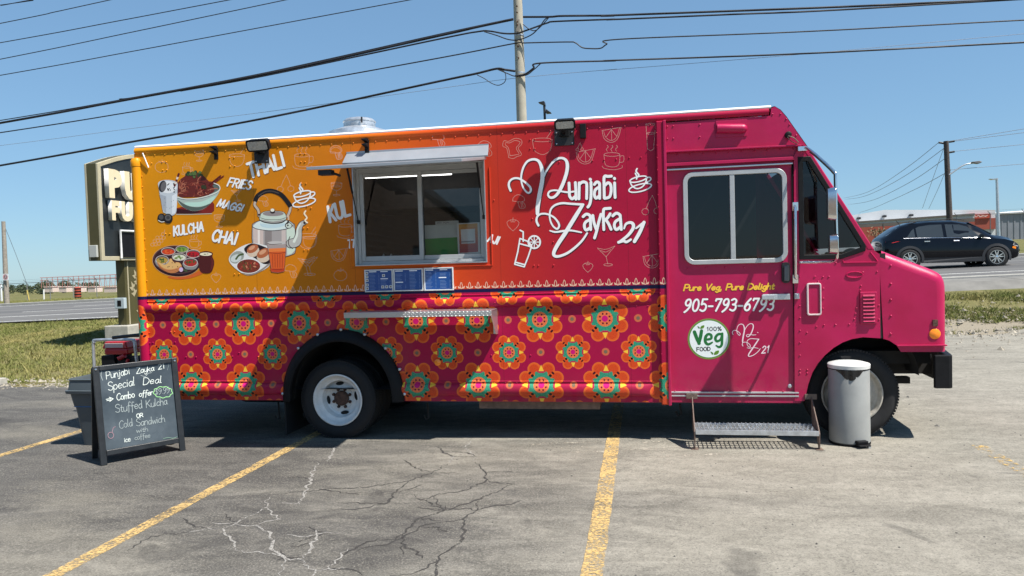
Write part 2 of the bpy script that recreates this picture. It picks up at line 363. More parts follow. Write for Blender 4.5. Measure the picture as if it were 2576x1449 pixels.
# the wrap on the truck's side: colour run, navy band, flower repeat
def wrap_material():
    m, b, vec, x, y, z = newmat('vinyl_wrap_side', .34)
    b.inputs['Specular IOR Level'].default_value = .22; b.inputs['Roughness'].default_value = .4
    rp = X_.nt.nodes.new('ShaderNodeValToRGB'); cr = rp.color_ramp
    stops = [(-5.4, (220, 144, 16)), (-4.2, (207, 130, 18)), (-3.2, (206, 118, 18)), (-2.5, (210, 94, 22)), (-1.9, (204, 70, 26)), (-1.2, (184, 42, 38)), (-.6, (170, 22, 52)), (.2, (164, 14, 58))]
    while len(cr.elements) < len(stops): cr.elements.new(.5)
    for e, (sx, c) in zip(cr.elements, stops): e.position = (sx+5.5)/6.; e.color = (*sr(*c), 1)
    X_.nt.links.new(((x+5.5)/6.).v, rp.inputs[0])
    grain = xnoise(vec, 4, 3)
    up = rp.outputs[0]
    # flower field
    P, Q, R = .6297, .3195, .222; u = x + 4.826; v = z - 1.2195
    ul = xmod(u + P/2, P) - P/2; vl = xmod(v + Q, 2*Q) - Q
    us = xmod(u, P) - P/2; vs2 = xmod(v, 2*Q) - Q
    isS = xlen(us, vs2).lt(R*.80)
    def sel(a, c): return a + (c-a)*isS
    fu = sel(ul/R, us/(R*.765)); fv = sel(vl/R, vs2/(R*.765))
    a, c = fu.abs(), fv.abs(); hi = xmax(a, c); lo = xmin(a, c); r = xlen(fu, fv)
    vein = xnoise(vec, 95, 3)
    field = sr(164, 12, 64)
    dp = xlen(hi-.69, lo-.31)
    pet = xmix(xramp(dp, .18, .27), sr(214, 74, 30), sr(228, 104, 40))
    pet = xmix(xramp(vein, .52, .62)*dp.lt(.2)*.6, pet, sr(178, 52, 34))
    col = xmix(dp.lt(.30), field, pet)
    col = xmix(xlen(hi-.53, lo-.50).lt(.05), col, sr(70, 14, 30))
    col = xmix(hi.lt(.62)*hi.gt(.40)*lo.lt(.17), col, sr(186, 30, 74))
    col = xmix(hi.gt(.60)*lo.lt((.88-hi)*.42), col, sr(246, 196, 62))
    jag = X_.op('PINGPONG', lo*1.0, .055)*1.1
    teal = xmin(xmax(hi.lt(.40), hi.lt(.60-jag)*lo.lt(.30-jag*.3)), 1.)
    notch = hi.gt(.52)*lo.lt(.13)
    col = xmix(teal*(1.-notch), col, xmix(xramp(vein, .4, .6), sr(40, 132, 104), sr(62, 160, 124)))
    col = xmix(xlen(hi-.405, lo-.395).lt(.062), col, sr(26, 10, 18))
    col = xmix(r.lt(.345), col, xmix(xramp(vein, .4, .62), sr(222, 100, 52), sr(236, 132, 84)))
    col = xmix(xmin(xlen(hi-.205, lo-.085).lt(.042), 1.), col, sr(92, 10, 44))
    col = xmix(r.lt(.135), col, sr(204, 22, 116))
    # tiny flowers between
    tu = xmod(u, P/1.) - P/2; tv = xmod(v + Q, 2*Q) - Q; t1 = xlen(tu, tv)
    tu2 = xmod(u + P/2, P) - P/2; tv2 = xmod(v, 2*Q) - Q; t2 = xlen(tu2, tv2)
    t = xmin(t1, t2)
    col = xmix(t.lt(.037), col, sr(206, 104, 70)); col = xmix(t.lt(.018), col, sr(120, 104, 84))
    col = xmix(z.gt(1.497), col, sr(24, 20, 62)); col = xmix(z.gt(1.532), col, up)
    col = xmix(xramp(grain, .3, .8)*.05, col, (.02, .01, .01))
    g = xnoise(vec, 6, 5, .7); low = xramp(z + (g-.5)*.4, .80, .42); near = xramp(xlen(x+3.1, z-.45), 1.15, .62)
    col = xmix(xmax(low*.20, near*.26)*xramp(g, .32, .66), col, sr(120, 92, 78))     # dust near the sill and the rear wheel
    for sx in (-4.02, -2.93, -1.42, -.18): col = xmix((x-sx).abs().lt(.0025)*.35, col, sr(70, 20, 20))   # vinyl overlap seams
    X_.nt.links.new(col, b.inputs['Base Color'])
    xbump(b, xnoise(vec, 2.4, 2, .4)*5. + xnoise(vec, 220, 2)*.3, .09, .011)
    return m
M['wrap'] = wrap_material()
def glass(name, tint, rough=.02, refl=1., ior=1.52):
    m = bpy.data.materials.new(name); m.use_nodes = True; nt = m.node_tree; nt.nodes.remove(nt.nodes['Principled BSDF'])
    out = nt.nodes['Material Output']; t = nt.nodes.new('ShaderNodeBsdfTransparent'); t.inputs[0].default_value = (*tint, 1)
    g = nt.nodes.new('ShaderNodeBsdfGlossy'); g.inputs['Roughness'].default_value = rough; g.inputs[0].default_value = (refl, refl, refl, 1)
    fr = nt.nodes.new('ShaderNodeFresnel'); fr.inputs[0].default_value = ior; mx = nt.nodes.new('ShaderNodeMixShader')
    nt.links.new(fr.outputs[0], mx.inputs[0]); nt.links.new(t.outputs[0], mx.inputs[1]); nt.links.new(g.outputs[0], mx.inputs[2]); nt.links.new(mx.outputs[0], out.inputs[0])
    return m
M['glass'] = glass('service_window_glass', (.80, .82, .82), ior=1.56); M['tint'] = glass('tinted_cab_glass', (.26, .28, .28), refl=.8, ior=1.6); M['carglass'] = mat('car_glass', (.030, .036, .040), .06, spec=.7)
# ================================================================== SETTING
def grid_sheet(name, xs, ys, zf, m, kind='structure', smooth=True):
    mb = MB(); nx, ny = len(xs), len(ys)
    mb.add([(x, y, zf(x, y)) for y in ys for x in xs], [(j*nx+i, j*nx+i+1, (j+1)*nx+i+1, (j+1)*nx+i) for j in range(ny-1) for i in range(nx-1)])
    return mb.build(name, m, kind=kind, smooth=60, normals=False)
def span(*seg):
    out = []
    for a, b, n in seg: out += [a+(b-a)*i/n for i in range(n)]
    return out + [seg[-1][1]]
# --- dry grass / earth terrain
def ground_mat():
    m, b, vec, x, y, z = newmat('verge_grass_and_earth', .95); b.inputs['Specular IOR Level'].default_value = .1
    n1 = xnoise(vec, .35, 5, .65); n2 = xnoise(vec, 2.2, 5, .7); n3 = xnoise(vec, 24, 4, .7)
    c = xmix(xramp(n1, .32, .58), (.200, .170, .078), (.115, .122, .040))
    c = xmix(xramp(n2, .45, .72)*.6, c, (.27, .22, .11))
    c = xmix(xramp(n3, .35, .7)*.5, c, (.09, .085, .034))
    # bare sandy strip beside the lot on the right
    bare = xramp(x, 1.5, 4.5)*xramp(y + n2*2.2 - 1.1, 11.2, 9.6)
    c = xmix(bare, c, xmix(n3, (.30, .265, .205), (.21, .18, .135)))
    X_.nt.links.new(c, b.inputs['Base Color']); xbump(b, n3 + n2, .6, .05)
    return m
M['ground'] = ground_mat()
grid_sheet('ground', span((-2600, -300, 10), (-300, -60, 16), (-60, 40, 100), (40, 300, 16), (300, 2600, 10)), span((-400, -20, 6), (-20, 2, 10), (2, 34, 64), (34, 100, 22), (100, 400, 12), (400, 3200, 10)),
           lambda x, y: terr(x, y) - .03 - (.12 if (y < lot_edge(x)-.35) else 0.) - (.35 if 15.6 < y < 27.2 else 0), M['ground'])
# --- asphalt lot
def lot_mat():
    m, b, vec, x, y, z = newmat('worn_parking_asphalt', .92); b.inputs['Specular IOR Level'].default_value = .15
    mp = X_.nt.nodes.new('ShaderNodeMapping'); mp.inputs['Scale'].default_value = (.55, 1.5, 1); X_.nt.links.new(vec, mp.inputs[0])
    big = xnoise(mp.outputs[0], .55, 5, .62, .4); mid = xnoise(mp.outputs[0], 2.6, 5, .7, .6); fine = xnoise(vec, 17, 5, .8); grit = xnoise(vec, 75, 4, .85)
    dust = xramp(x*.30 + (big-.5)*3.2 + (mid-.5)*1.2 + y*.03, -1.45, .45)          # sand dust lies thicker towards the front of the truck
    dark = xmix(xramp(mid, .3, .72), (.055, .053, .052), (.112, .106, .098))
    dark = xmix(xramp(big, .48, .66)*.75, dark, (.18, .166, .138))
    pale = xmix(xramp(mid, .3, .7), (.240, .222, .182), (.345, .320, .266))
    c = xmix(dust*.92, dark, pale)
    c = xmix(xramp(fine, .34, .74)*.45, c, (.078, .073, .062))
    c = xmix(xramp(grit, .50, .66)*.40, c, (.44, .405, .335))
    c = xmix(xramp(grit, .46, .32)*.75, c, (.036, .034, .032))
    c = xmix(xramp(xnoise(vec, 1.1, 3, .5, 1.5), .64, .72)*.35, c, (.03, .029, .03))       # old oil stains
    X_.nt.links.new(c, b.inputs['Base Color']); xbump(b, grit + fine*.8, .55, .006)
    return m
M['lot'] = lot_mat()
def lot_outline():
    rg = random.Random(3); near = [(-26, -26), (26, -26)]; far = []
    for i in range(131):
        x = 26 - 52*i/130; far.append((x, lot_edge(x) - .15 + rg.uniform(-.14, .14) + .22*math.sin(x*.9) - .8*sstep(2, 6, x)*abs(math.sin(x*1.7))))
    return near, far
near, far = lot_outline()
mb = MB(); vs_ = []; n = len(far)
for (x, y) in far: vs_ += [(x, y, base(x)+.004-.02), (x, y-.12, base(x)+.004), (x, -26, base(x)+.004)]
mb.add(vs_, [(3*i+k, 3*i+3+k, 3*i+4+k, 3*i+1+k) for i in range(n-1) for k in (0, 1)])
LOT = mb.build('parking_lot', M['lot'], kind='structure', smooth=60)
# --- cracks: pale mineral-filled and dark open ones
def worn(name, c1, c2, lo, hi, scale, rough=.9):
    m, b, vec, x, y, z = newmat(name, rough); n = xnoise(vec, scale, 5, .75); n2 = xnoise(vec, 6, 4)
    X_.nt.links.new(xmix(n2, c1, c2), b.inputs['Base Color'])
    X_.nt.links.new(xramp(n + (n2-.5)*.5, lo, hi).v, b.inputs['Alpha']); return m
M['crack_white'] = worn('mineral_filled_crack', (.36, .34, .31), (.22, .21, .19), .36, .54, 60)
M['crack_dark'] = worn('open_crack', (.026, .024, .022), (.048, .044, .04), .34, .54, 50)
M['scrape'] = worn('pale_sand_scrape', (.42, .38, .31), (.30, .27, .22), .46, .62, 26)
CG = crop(0, 1500, 1920, 2576); CH = crop(1920, 1500, 3840, 2576)
def ribbon(name, T, pts, wd, m, h, jag=.35, seed=0):
    rg = random.Random(seed); P = [G(*T(*p)) for p in pts]; Q = []
    for a, c in zip(P, P[1:]):
        L = (c-a).length; k = max(2, int(L/.035)); t = (c-a).normalized(); nn = Vector((-t.y, t.x, 0))
        for i in range(k): Q.append(a + (c-a)*i/k + nn*rg.uniform(-1, 1)*min(.018, L*.2))
    Q.append(P[-1]); mb = MB(); L = []; R = []
    for i, p in enumerate(Q):
        t = (Q[min(i+1, len(Q)-1)]-Q[max(i-1, 0)]).normalized(); nn = Vector((-t.y, t.x, 0)); ww = wd*rg.uniform(1-jag, 1+jag)*(.35+.65*math.sin(math.pi*min(1, max(0, i/(len(Q)-1)))))
        hh = Vector((0, 0, h + .001*i/len(Q)))
        L.append(p+nn*ww/2+hh); R.append(p-nn*ww/2+hh)
    k = len(Q); mb.add(L+R, [(i, i+1, k+i+1, k+i) for i in range(k-1)])
    return mb.build(name, m, LOT, normals=False)
white = [[(1692, 232), (1668, 275), (1648, 312)], [(1602, 318), (1570, 370), (1566, 402), (1548, 440), (1524, 486)], [(1346, 494), (1340, 542), (1290, 573), (1190, 620), (1120, 650), (1160, 692), (1185, 750), (1240, 770), (1340, 776), (1400, 790), (1430, 812), (1414, 850), (1410, 890)],
 [(1340, 542), (1380, 580), (1412, 606)], [(1190, 620), (1204, 632), (1280, 635), (1312, 655), (1370, 672), (1360, 742), (1402, 782), (1432, 806), (1502, 804), (1530, 822), (1576, 862), (1570, 905)], [(1586, 660), (1582, 710), (1552, 762), (1528, 800), (1530, 822)],
 [(1440, 684), (1512, 690), (1585, 682), (1640, 672), (1704, 676)], [(1576, 862), (1650, 856), (1748, 850)], [(1650, 856), (1702, 800), (1752, 752)], [(950, 668), (1040, 652), (1112, 650)], [(1066, 622), (1118, 628), (1190, 618)], [(1280, 635), (1340, 618), (1420, 600)],
 [(2350, 178), (2366, 216), (2338, 242), (2392, 286), (2384, 312)], [(2288, 180), (2332, 192)], [(2400, 192), (2442, 186)], [(2286, 284), (2258, 322)], [(1412, 520), (1502, 526), (1542, 456)]]
dark = [[(2252, 324), (2180, 366), (2062, 408), (1852, 440), (1562, 458), (1410, 478)], [(2392, 312), (2440, 370), (2450, 410), (2332, 460), (2182, 482), (2100, 520)], [(2576, 428), (2404, 508), (2252, 552), (2242, 536)], [(2404, 508), (2396, 562), (2330, 602), (2332, 700), (2202, 806), (2102, 872), (1962, 888)],
 [(2330, 602), (2120, 640), (1980, 720), (1800, 760)], [(2202, 806), (2210, 870), (2190, 910)], [(1702, 800), (1800, 740), (1905, 700)], [(2060, 410), (1990, 470), (1940, 524), (1700, 520)], [(640, 760), (760, 690), (950, 668)], [(2182, 482), (2230, 560), (2110, 600), (2020, 680), (2030, 780)]]
_r = random.Random(31)                                  # finer web branching off the traced cracks
for src in [p for p in dark+white if len(p) > 3]:
    for q in range(2):
        x, y = src[_r.randrange(1, len(src)-1)]; a = _r.uniform(-.5, .5)+(_r.random() < .5)*math.pi; P = [(x, y)]
        for k_ in range(_r.randrange(2, 5)): a += _r.uniform(-.7, .7); P.append((P[-1][0]+_r.uniform(40, 85)*math.cos(a), P[-1][1]+_r.uniform(16, 34)*math.sin(a)))
        dark.append(P)
for i, p in enumerate(white): ribbon('crack', CG, p, .014 if i not in (0, 1, 4, 5) else .022, M['crack_white'], .006, seed=i)
for i, p in enumerate(dark): ribbon('crack', CG, p, .019, M['crack_dark'], .0045, seed=40+i)
for i, p in enumerate([[(0, 232), (180, 222), (470, 212)], [(240, 266), (480, 262), (850, 238)], [(670, 293), (900, 280), (1190, 265)], [(540, 225), (700, 212), (790, 206)], [(180, 250), (330, 240), (560, 236)]]): ribbon('scrape_mark', CH, p, .045, M['scrape'], .005, seed=80+i)
# --- painted bay lines
M['line'] = worn('worn_yellow_paint', sr(208, 174, 106), sr(184, 154, 104), .34, .64, 40)
M['line_faint'] = worn('faded_yellow_paint', sr(206, 170, 96), sr(186, 156, 100), .50, .72, 24)
def bay_line(x, wd, y0, y1, m, x1=None):
    mb = MB(); k = 90; x1 = x if x1 is None else x1; rg = random.Random(int(x*10)); V = []
    for i in range(k+1):
        t = i/k; xx = x+(x1-x)*t; e = [rg.uniform(-.004, .004) for _ in range(2)]
        V += [(xx-wd/2+e[0], y0+(y1-y0)*t, base(xx)+.008), (xx+wd/2+e[1], y0+(y1-y0)*t, base(xx)+.008)]
    mb.add(V, [(2*i, 2*i+1, 2*i+3, 2*i+2) for i in range(k)])
    return mb.build('bay_line', m, LOT, normals=False)
pA0, pA1 = G(775, 1103), G(232, 1400); pB0, pB1 = G(1540, 1100), G(1502, 1440)
bay_line(pA1.x, .115, pA1.y-3.2, 1.6, M['line'], pA0.x); bay_line(pB1.x, .125, pB1.y-3.2, 1.9, M['line'], pB0.x)
pc = G(100, 1117); bay_line(pc.x, .115, -6, 2.2, M['line']); pd = G(2520, 1157); bay_line(pd.x, .12, -3.6, G(2452, 1122).y, M['line_faint'])
# --- loose grit and crumbs of asphalt
mb = MB(); rg = random.Random(5)
for i in range(900):
    if i < 620: x, y = rg.uniform(-7, 5), rg.uniform(-4.8, .5)
    else: x, y = rg.uniform(2.5, 9), rg.uniform(.2, 9.5)
    r_ = rg.uniform(.004, .010) if i < 850 else rg.uniform(.015, .04); z0 = terr(x, y)+.004
    vv = [(x+r_*math.cos(a)*rg.uniform(.6, 1.3), y+r_*math.sin(a)*rg.uniform(.6, 1.3), z0) for a in (0, 1.6, 3.1, 4.7)] + [(x+rg.uniform(-.3, .3)*r_, y, z0+r_*rg.uniform(.4, .9))]
    mb.add(vv, [(0, 1, 4), (1, 2, 4), (2, 3, 4), (3, 0, 4)])
M['grit'] = mat('asphalt_crumbs', (.10, .095, .085), .95, var=.6, vs_=3)
mb.build('loose_grit', M['grit'], kind='stuff', label='loose asphalt crumbs and grit scattered over the lot', cat='grit')
# --- road
def road_mat():
    m, b, vec, x, y, z = newmat('road_asphalt', .95); b.inputs['Specular IOR Level'].default_value = .1; n = xnoise(vec, 1.3, 5); f = xnoise(vec, 60, 3)
    mp = X_.nt.nodes.new('ShaderNodeMapping'); mp.inputs['Scale'].default_value = (.05, 1.6, 1); X_.nt.links.new(vec, mp.inputs[0]); tr = xnoise(mp.outputs[0], 1., 3)
    c = xmix(xramp(tr, .35, .65), (.098, .098, .100), (.150, .147, .142)); c = xmix(xramp(n, .4, .7)*.4, c, (.125, .12, .115)); c = xmix(xramp(f, .45, .7)*.3, c, (.18, .175, .165))
    X_.nt.links.new(c, b.inputs['Base Color']); return m
M['road'] = road_mat()
RX = span((-400, -70, 12), (-70, 60, 60), (60, 400, 12))
grid_sheet('road', RX, [15, 18, 21, 24, 28], lambda x, y: road_z(x, y), M['road'])
M['road_line'] = worn('white_road_paint', (.70, .69, .66), (.60, .59, .55), .18, .40, 18)
ROAD = bpy.data.objects['road']
def road_strip(name, y0, y1, m, x0=-200, x1=200, dash=None, h=.006):
    mb = MB(); xs = [x0+(x1-x0)*i/80 for i in range(81)] if not dash else None
    if dash:
        a = x0
        while a < x1:
            mb.add([(a, y0, road_z(a, y0)+h), (a+dash, y0, road_z(a+dash, y0)+h), (a+dash, y1, road_z(a+dash, y1)+h), (a, y1, road_z(a, y1)+h)], [(0, 1, 2, 3)]); a += dash*2.4
    else: mb.add([(x, yy, road_z(x, yy)+h) for x in xs for yy in (y0, y1)], [(2*i, 2*i+2, 2*i+3, 2*i+1) for i in range(80)])
    return mb.build(name, m, ROAD, normals=False)
road_strip('edge_line', 15.25, 15.40, M['road_line']); road_strip('lane_line', 17.93, 18.07, M['road_line']); road_strip('lane_line', 20.95, 21.07, M['road_line'], dash=6.); road_strip('lane_line', 23.95, 24.07, M['road_line'], dash=6.); road_strip('edge_line', 27.4, 27.55, M['road_line'])
M['kerb'] = mat('kerb_concrete', (.30, .29, .26), .9, var=.15, vs_=4, bump=.2, bs=40)
def kerb(name, y0, y1, hh, x0, x1):
    mb = MB(); xs = [x0+(x1-x0)*i/70 for i in range(71)]; V = []
    for x in xs:
        zr = road_z(x, y0); V += [(x, y0, zr-.2), (x, y0, zr+hh-.02), (x, y0+.02, zr+hh), (x, y1, zr+hh), (x, y1, zr-.2)]
    mb.add(V, [(5*i+k, 5*i+5+k, 5*i+6+k, 5*i+1+k) for i in range(70) for k in range(4)])
    return mb.build(name, M['kerb'], kind='structure')
kerb('kerb_far', 28., 28.22, .14, -200, 200); kerb('kerb_near', 14.78, 14.99, .12, 3, 200)
M['walk'] = mat('sidewalk_concrete', (.165, .158, .142), .92, var=.18, vs_=2.5, bump=.2, bs=50)
WALK = grid_sheet('sidewalk', span((3, 60, 44), (60, 200, 10)), [12.5, 12.9, 14.4, 14.77], lambda x, y: road_z(x, y)+.10-(.25 if y < 12.6 else 0), M['walk'])
M['joint'] = mat('walk_joint', (.16, .15, .135), .95)
mb = MB()
for i in range(24):
    x = 9+1.5*i; mb.add([(x, 12.9, road_z(x, 12.9)+.105), (x+.03, 12.9, road_z(x, 12.9)+.105), (x+.03, 14.76, road_z(x, 14.76)+.105), (x, 14.76, road_z(x, 14.76)+.105)], [(0, 1, 2, 3)])
mb.build('joint', M['joint'], WALK, normals=False, kind='stuff')
# driveway throat, pale, crossing the left verge at the picture's edge
mb = MB(); V = []
for i in range(13):
    y = 13.6+1.38*i/12
    for x in (-40, -22.6-1.2*sstep(13.6, 15, y)): V.append((x, y, max(terr(x, y), road_z(x, y)-.05)+.012))
mb.add(V, [(2*i, 2*i+1, 2*i+3, 2*i+2) for i in range(12)]); mb.build('driveway', M['walk'], kind='structure', normals=False)
# --- grass blades on the verges
def grass_mat():
    m, b, vec, x, y, z = newmat('grass_blades', .8); b.inputs['Specular IOR Level'].default_value = .2
    oi = xnoise(vec, .45, 4, .65); n = xnoise(vec, 5, 3)
    c = xmix(xramp(oi, .32, .56), (.270, .235, .085), (.140, .160, .040)); c = xmix(xramp(n, .42, .7)*.75, c, (.34, .29, .125))
    X_.nt.links.new(c, b.inputs['Base Color']); return m
M['blades'] = grass_mat()
def grass(name, label, area, count, h0, h1, dens):
    V = []; Fc = []; k = 0; tries = 0
    while k < count and tries < count*6:
        tries += 1
        x = RNG.uniform(area[0], area[1]); y = RNG.uniform(area[2], area[3])
        if not dens(x, y): continue
        z0 = terr(x, y) - .03
        for q in range(4):
            a = RNG.uniform(0, 6.28); hh = RNG.uniform(h0, h1); bx, by = x+RNG.uniform(-.05, .05), y+RNG.uniform(-.05, .05); ww = RNG.uniform(.006, .012); ln = RNG.uniform(.2, 1.1)*hh; la = RNG.uniform(0, 6.28)
            o = len(V); V += [(bx-ww*math.cos(a), by-ww*math.sin(a), z0), (bx+ww*math.cos(a), by+ww*math.sin(a), z0), (bx+ln*math.cos(la), by+ln*math.sin(la), z0+hh)]; Fc.append((o, o+1, o+2))
        k += 1
    mb = MB(); mb.v = V; mb.f = Fc; mb.mi = [0]*len(Fc); mb.c = [None]*len(Fc)
    return mb.build(name, M['blades'], normals=False, kind='stuff', label=label, cat='grass')
grass('grass', 'dry mown grass bank between the lot and the road', (-34, -4, 4.0, 14.8), 44000, .025, .075, lambda x, y: y > lot_edge(x)-.1+.35*math.sin(x*2.1+y) and not (x < -22.8 and y > 13.5) and x < -4-.0*y)
grass('grass', 'patchy rough grass by the sidewalk beyond the hood', (-4, 26, 6, 12.4), 26000, .03, .10, lambda x, y: (y > 9.9 + .7*math.sin(x*.8) + .5*math.sin(x*2.3) and math.sin(x*1.9+y*3.1)+math.sin(x*.7-y*2.3) > -.75) or (y > lot_edge(x)-.6 and RNG.uniform() < .08))
grass('grass', 'taller weedy tufts dotted over the dry bank', (-30, -5, 4.1, 14.6), 520, .12, .26, lambda x, y: y > lot_edge(x) and math.sin(x*1.3)+math.sin(y*1.1+x*.4) > .2)
def pebbles(name, label, n, place, m, r0, r1, seed):
    rg = random.Random(seed); mb = MB()
    for i in range(n):
        x, y = place(rg); r_ = rg.uniform(r0, r1)*(1 if rg.random() < .92 else 2.2); z0 = max(terr(x, y), base(x))
        vv = [(x+r_*math.cos(a)*rg.uniform(.6, 1.3), y+r_*math.sin(a)*rg.uniform(.6, 1.3), z0) for a in (0, 1.6, 3.1, 4.7)] + [(x+rg.uniform(-.3, .3)*r_, y, z0+r_*rg.uniform(.5, 1.))]
        mb.add(vv, [(0, 1, 4), (1, 2, 4), (2, 3, 4), (3, 0, 4)])
    return mb.build(name, m, kind='stuff', normals=False, label=label, cat='gravel')
M['gravel'] = mat('pale_gravel', (.27, .24, .19), .95, var=.55, vs_=9)
pebbles('gravel', 'ragged pale gravel edge between the lot and left grass', 3200, lambda r: (lambda x: (x, lot_edge(x)-.1+r.gauss(0, .22)))(r.uniform(-24, -4)), M['gravel'], .010, .030, 4)
pebbles('gravel', 'rough stones and clods strewn over the dirt beyond the hood', 3600, lambda r: (lambda x: (x, lot_edge(x)+r.gauss(-.5, 1.0)))(r.uniform(2.5, 16)), M['gravel'], .010, .036, 6)
grass('grass', 'yellow green field behind the road and along the airport fence', (-75, -10, 28.4, 62), 26000, .10, .26, lambda x, y: True)
# ================================================================== FOOD TRUCK
C1 = crop(480, 500, 1280, 1870); C2 = crop(1150, 420, 1950, 1656); C3 = crop(1850, 420, 2550, 1449); C4 = crop(2450, 380, 3250, 1610)
C5 = crop(2450, 980, 3250, 1566); C6 = crop(2850, 500, 3600, 1087); C7 = crop(500, 1060, 1300, 1656); C8 = crop(1280, 980, 2000, 2006); C9 = crop(1000, 1180, 1600, 1672); C10 = crop(2500, 1300, 3500, 2576)
XR, XP, ZB, ZT, WID = -5.36, .13, .415, 3.07, 2.32
TR = thing('food_truck', (-1.4, WID/2, base(-1.4)), 'pink and orange food truck wrapped with printed flowers, food pictures and white script', 'food truck')
RIBS = ((1.402, .052, .034), (.530, .060, .036))
def yrib(x, z):
    y = 0.
    for zc, hw, am in RIBS:
        t = (z-zc)/hw
        if abs(t) < 1: y -= am*math.sqrt(1-t*t)*sstep(.06, -.06, x)
    t = (z-.612)/.008
    if abs(t) < 1: y -= .006*math.sqrt(1-t*t)
    t = (z-1.474)/.007
    if abs(t) < 1: y -= .006*math.sqrt(1-t*t)
    return y
ZC = sorted([zc+hw*q for zc, hw, am in RIBS for q in (-1, -.97, -.88, -.7, -.5, -.25, 0, .25, .5, .7, .88, .97, 1)] + [.604, .608, .612, .616, .620, 1.467, 1.474, 1.481])
def sheet(name, outline, holes, m, yf, zcuts=(), parent=TR, smooth=35, label=None):
    loops = [[Vector((x, z, 0)) for x, z in l] for l in [outline]+holes]; flat = [p for l in loops for p in l]
    tr = tessellate_polygon(loops); me = bpy.data.meshes.new(name); me.from_pydata([(p.x, 0, p.y) for p in flat], [], [tuple(t) for t in tr])
    bm = bmesh.new(); bm.from_mesh(me)
    for z in zcuts: bmesh.ops.bisect_plane(bm, geom=bm.verts[:]+bm.edges[:]+bm.faces[:], dist=1e-6, plane_co=(0, 0, z), plane_no=(0, 0, 1))
    for f in bm.faces:
        f.normal_update()
        if f.normal.y > 0: f.normal_flip()
    for v in bm.verts: v.co.y = yf(v.co.x, v.co.z)
    bm.normal_update(); bm.to_mesh(me); bm.free(); me.materials.append(m); me.shade_smooth(); me.set_sharp_from_angle(angle=rad(smooth))
    o = bpy.data.objects.new(name, me); COL.objects.link(o); setparent(o, parent); return tag(o, label)
xz = lambda T, pts, Y=0.: [(lambda p: (p.x, p.z))(W(*T(*q), Y)) for q in pts]
ID = lambda x, y: (x, y)
# --- box side
AX, AZ, AR = -3.112, .455, .655                     # rear wheel arch
wx0, wx1 = W(*C2(366, 800)).x, W(*C2(1393, 800)).x; wz0, wz1 = W(*C2(900, 1182)).z, W(*C2(900, 398)).z
arch = [(AX+.60*math.cos(a), AZ+.60*math.sin(a)) for a in [math.pi*i/28 for i in range(29)]]
out = [(XR, ZB), (AX-.60, ZB)] + arch[::-1] + [(AX+.60, ZB), (XP, ZB), (XP, ZT), (XR, ZT)]
BODY = sheet('box_side', out, [[(wx0, wz0), (wx1, wz0), (wx1, wz1), (wx0, wz1)]], M['wrap'], yrib, ZC, label='side panel printed with yellow to magenta colour run, navy band and big orange flowers')
# hem under the side, other walls, roof, floor
mb = MB(); mb.box(XR, AX-.61, .002, .05, ZB-.004, ZB+.02); mb.box(AX+.61, XP, .002, .05, ZB-.004, ZB+.02); mb.build('hem', M['magenta'], TR)
mb = MB(); mb.box(XR-.03, XR, .0, WID, ZB, 3.06); mb.build('rear_wall', M['wrap'], TR)
mb = MB(); mb.box(XR, 1.3, WID-.03, WID, ZB, 3.06); mb.build('far_wall', M['magenta'], TR)
mb = MB(); mb.box(XR, AX-.62, .06, WID-.04, ZB+.04, ZB+.09); mb.box(AX-.62, AX+.62, .96, WID-.96, ZB+.04, ZB+.09); mb.box(AX+.62, 1.3, .06, WID-.04, ZB+.04, ZB+.09); mb.build("floor", M["chassis"], TR)
xr1 = W(*C4(872, 60)).x                              # front end of the roof rail
def sweepx(name, prof, x0, x1, mats, mis=None, n=24, parent=TR, smooth=50):
    mb = MB(); k = len(prof); V = []
    for i in range(n+1): V += [(x0+(x1-x0)*i/n, y, z) for y, z in prof]
    for i in range(n):
        for j in range(k-1): mb.add([], []); mb.f.append((i*k+j, (i+1)*k+j, (i+1)*k+j+1, i*k+j+1)); mb.mi.append(mis[j] if mis else 0); mb.c.append(None)
    mb.v = V; mb.f += [tuple(range(k)), tuple(n*k+j for j in range(k))]; mb.mi += [0, 0]; mb.c += [None, None]
    return mb.build(name, mats, parent, smooth=smooth)
sweepx('roof_rail', [(.03, 3.058), (-.002, 3.060), (-.004, 3.068), (-.012, 3.074), (-.015, 3.088), (-.012, 3.104), (-.004, 3.116), (.004, 3.121), (.03, 3.121)], XR-.02, xr1, [M['wrap']])
mb = MB(); prof = [(.002, 3.1205), (-.002, 3.132), (.010, 3.146), (.04, 3.153), (.2, 3.17), (WID/2, 3.205), (WID-.2, 3.17), (WID+.01, 3.13)]; V = []; xs = span((XR-.02, xr1, 20), (xr1+.001, xr1+.02, 1))
for x in xs: V += [(x, y, z) for y, z in prof]
k = len(prof); mb.add(V, [(i*k+j, (i+1)*k+j, (i+1)*k+j+1, i*k+j+1) for i in range(len(xs)-1) for j in range(k-1)]); mb.build('roof', M['white_paint'], TR, smooth=40)
# rear corner moulding with domed cap, thin rod beside it
mb = MB(); mb.lathe([(.056, ZB), (.056, 2.93)], (XR-.012, .012, 0), n=20); mb.lathe([(.060, 2.925), (.062, 2.945), (.062, 2.985), (.046, 3.012), (0, 3.022)], (XR-.012, .012, 0), n=20); mb.build('corner_moulding', M['wrap'], TR, smooth=40)
mb = MB(); mb.tube([W(*C1(128, 172), -.03), W(*C1(180, 300), -.012)], .007, 6); mb.build('cord', M['white_paint'], TR)
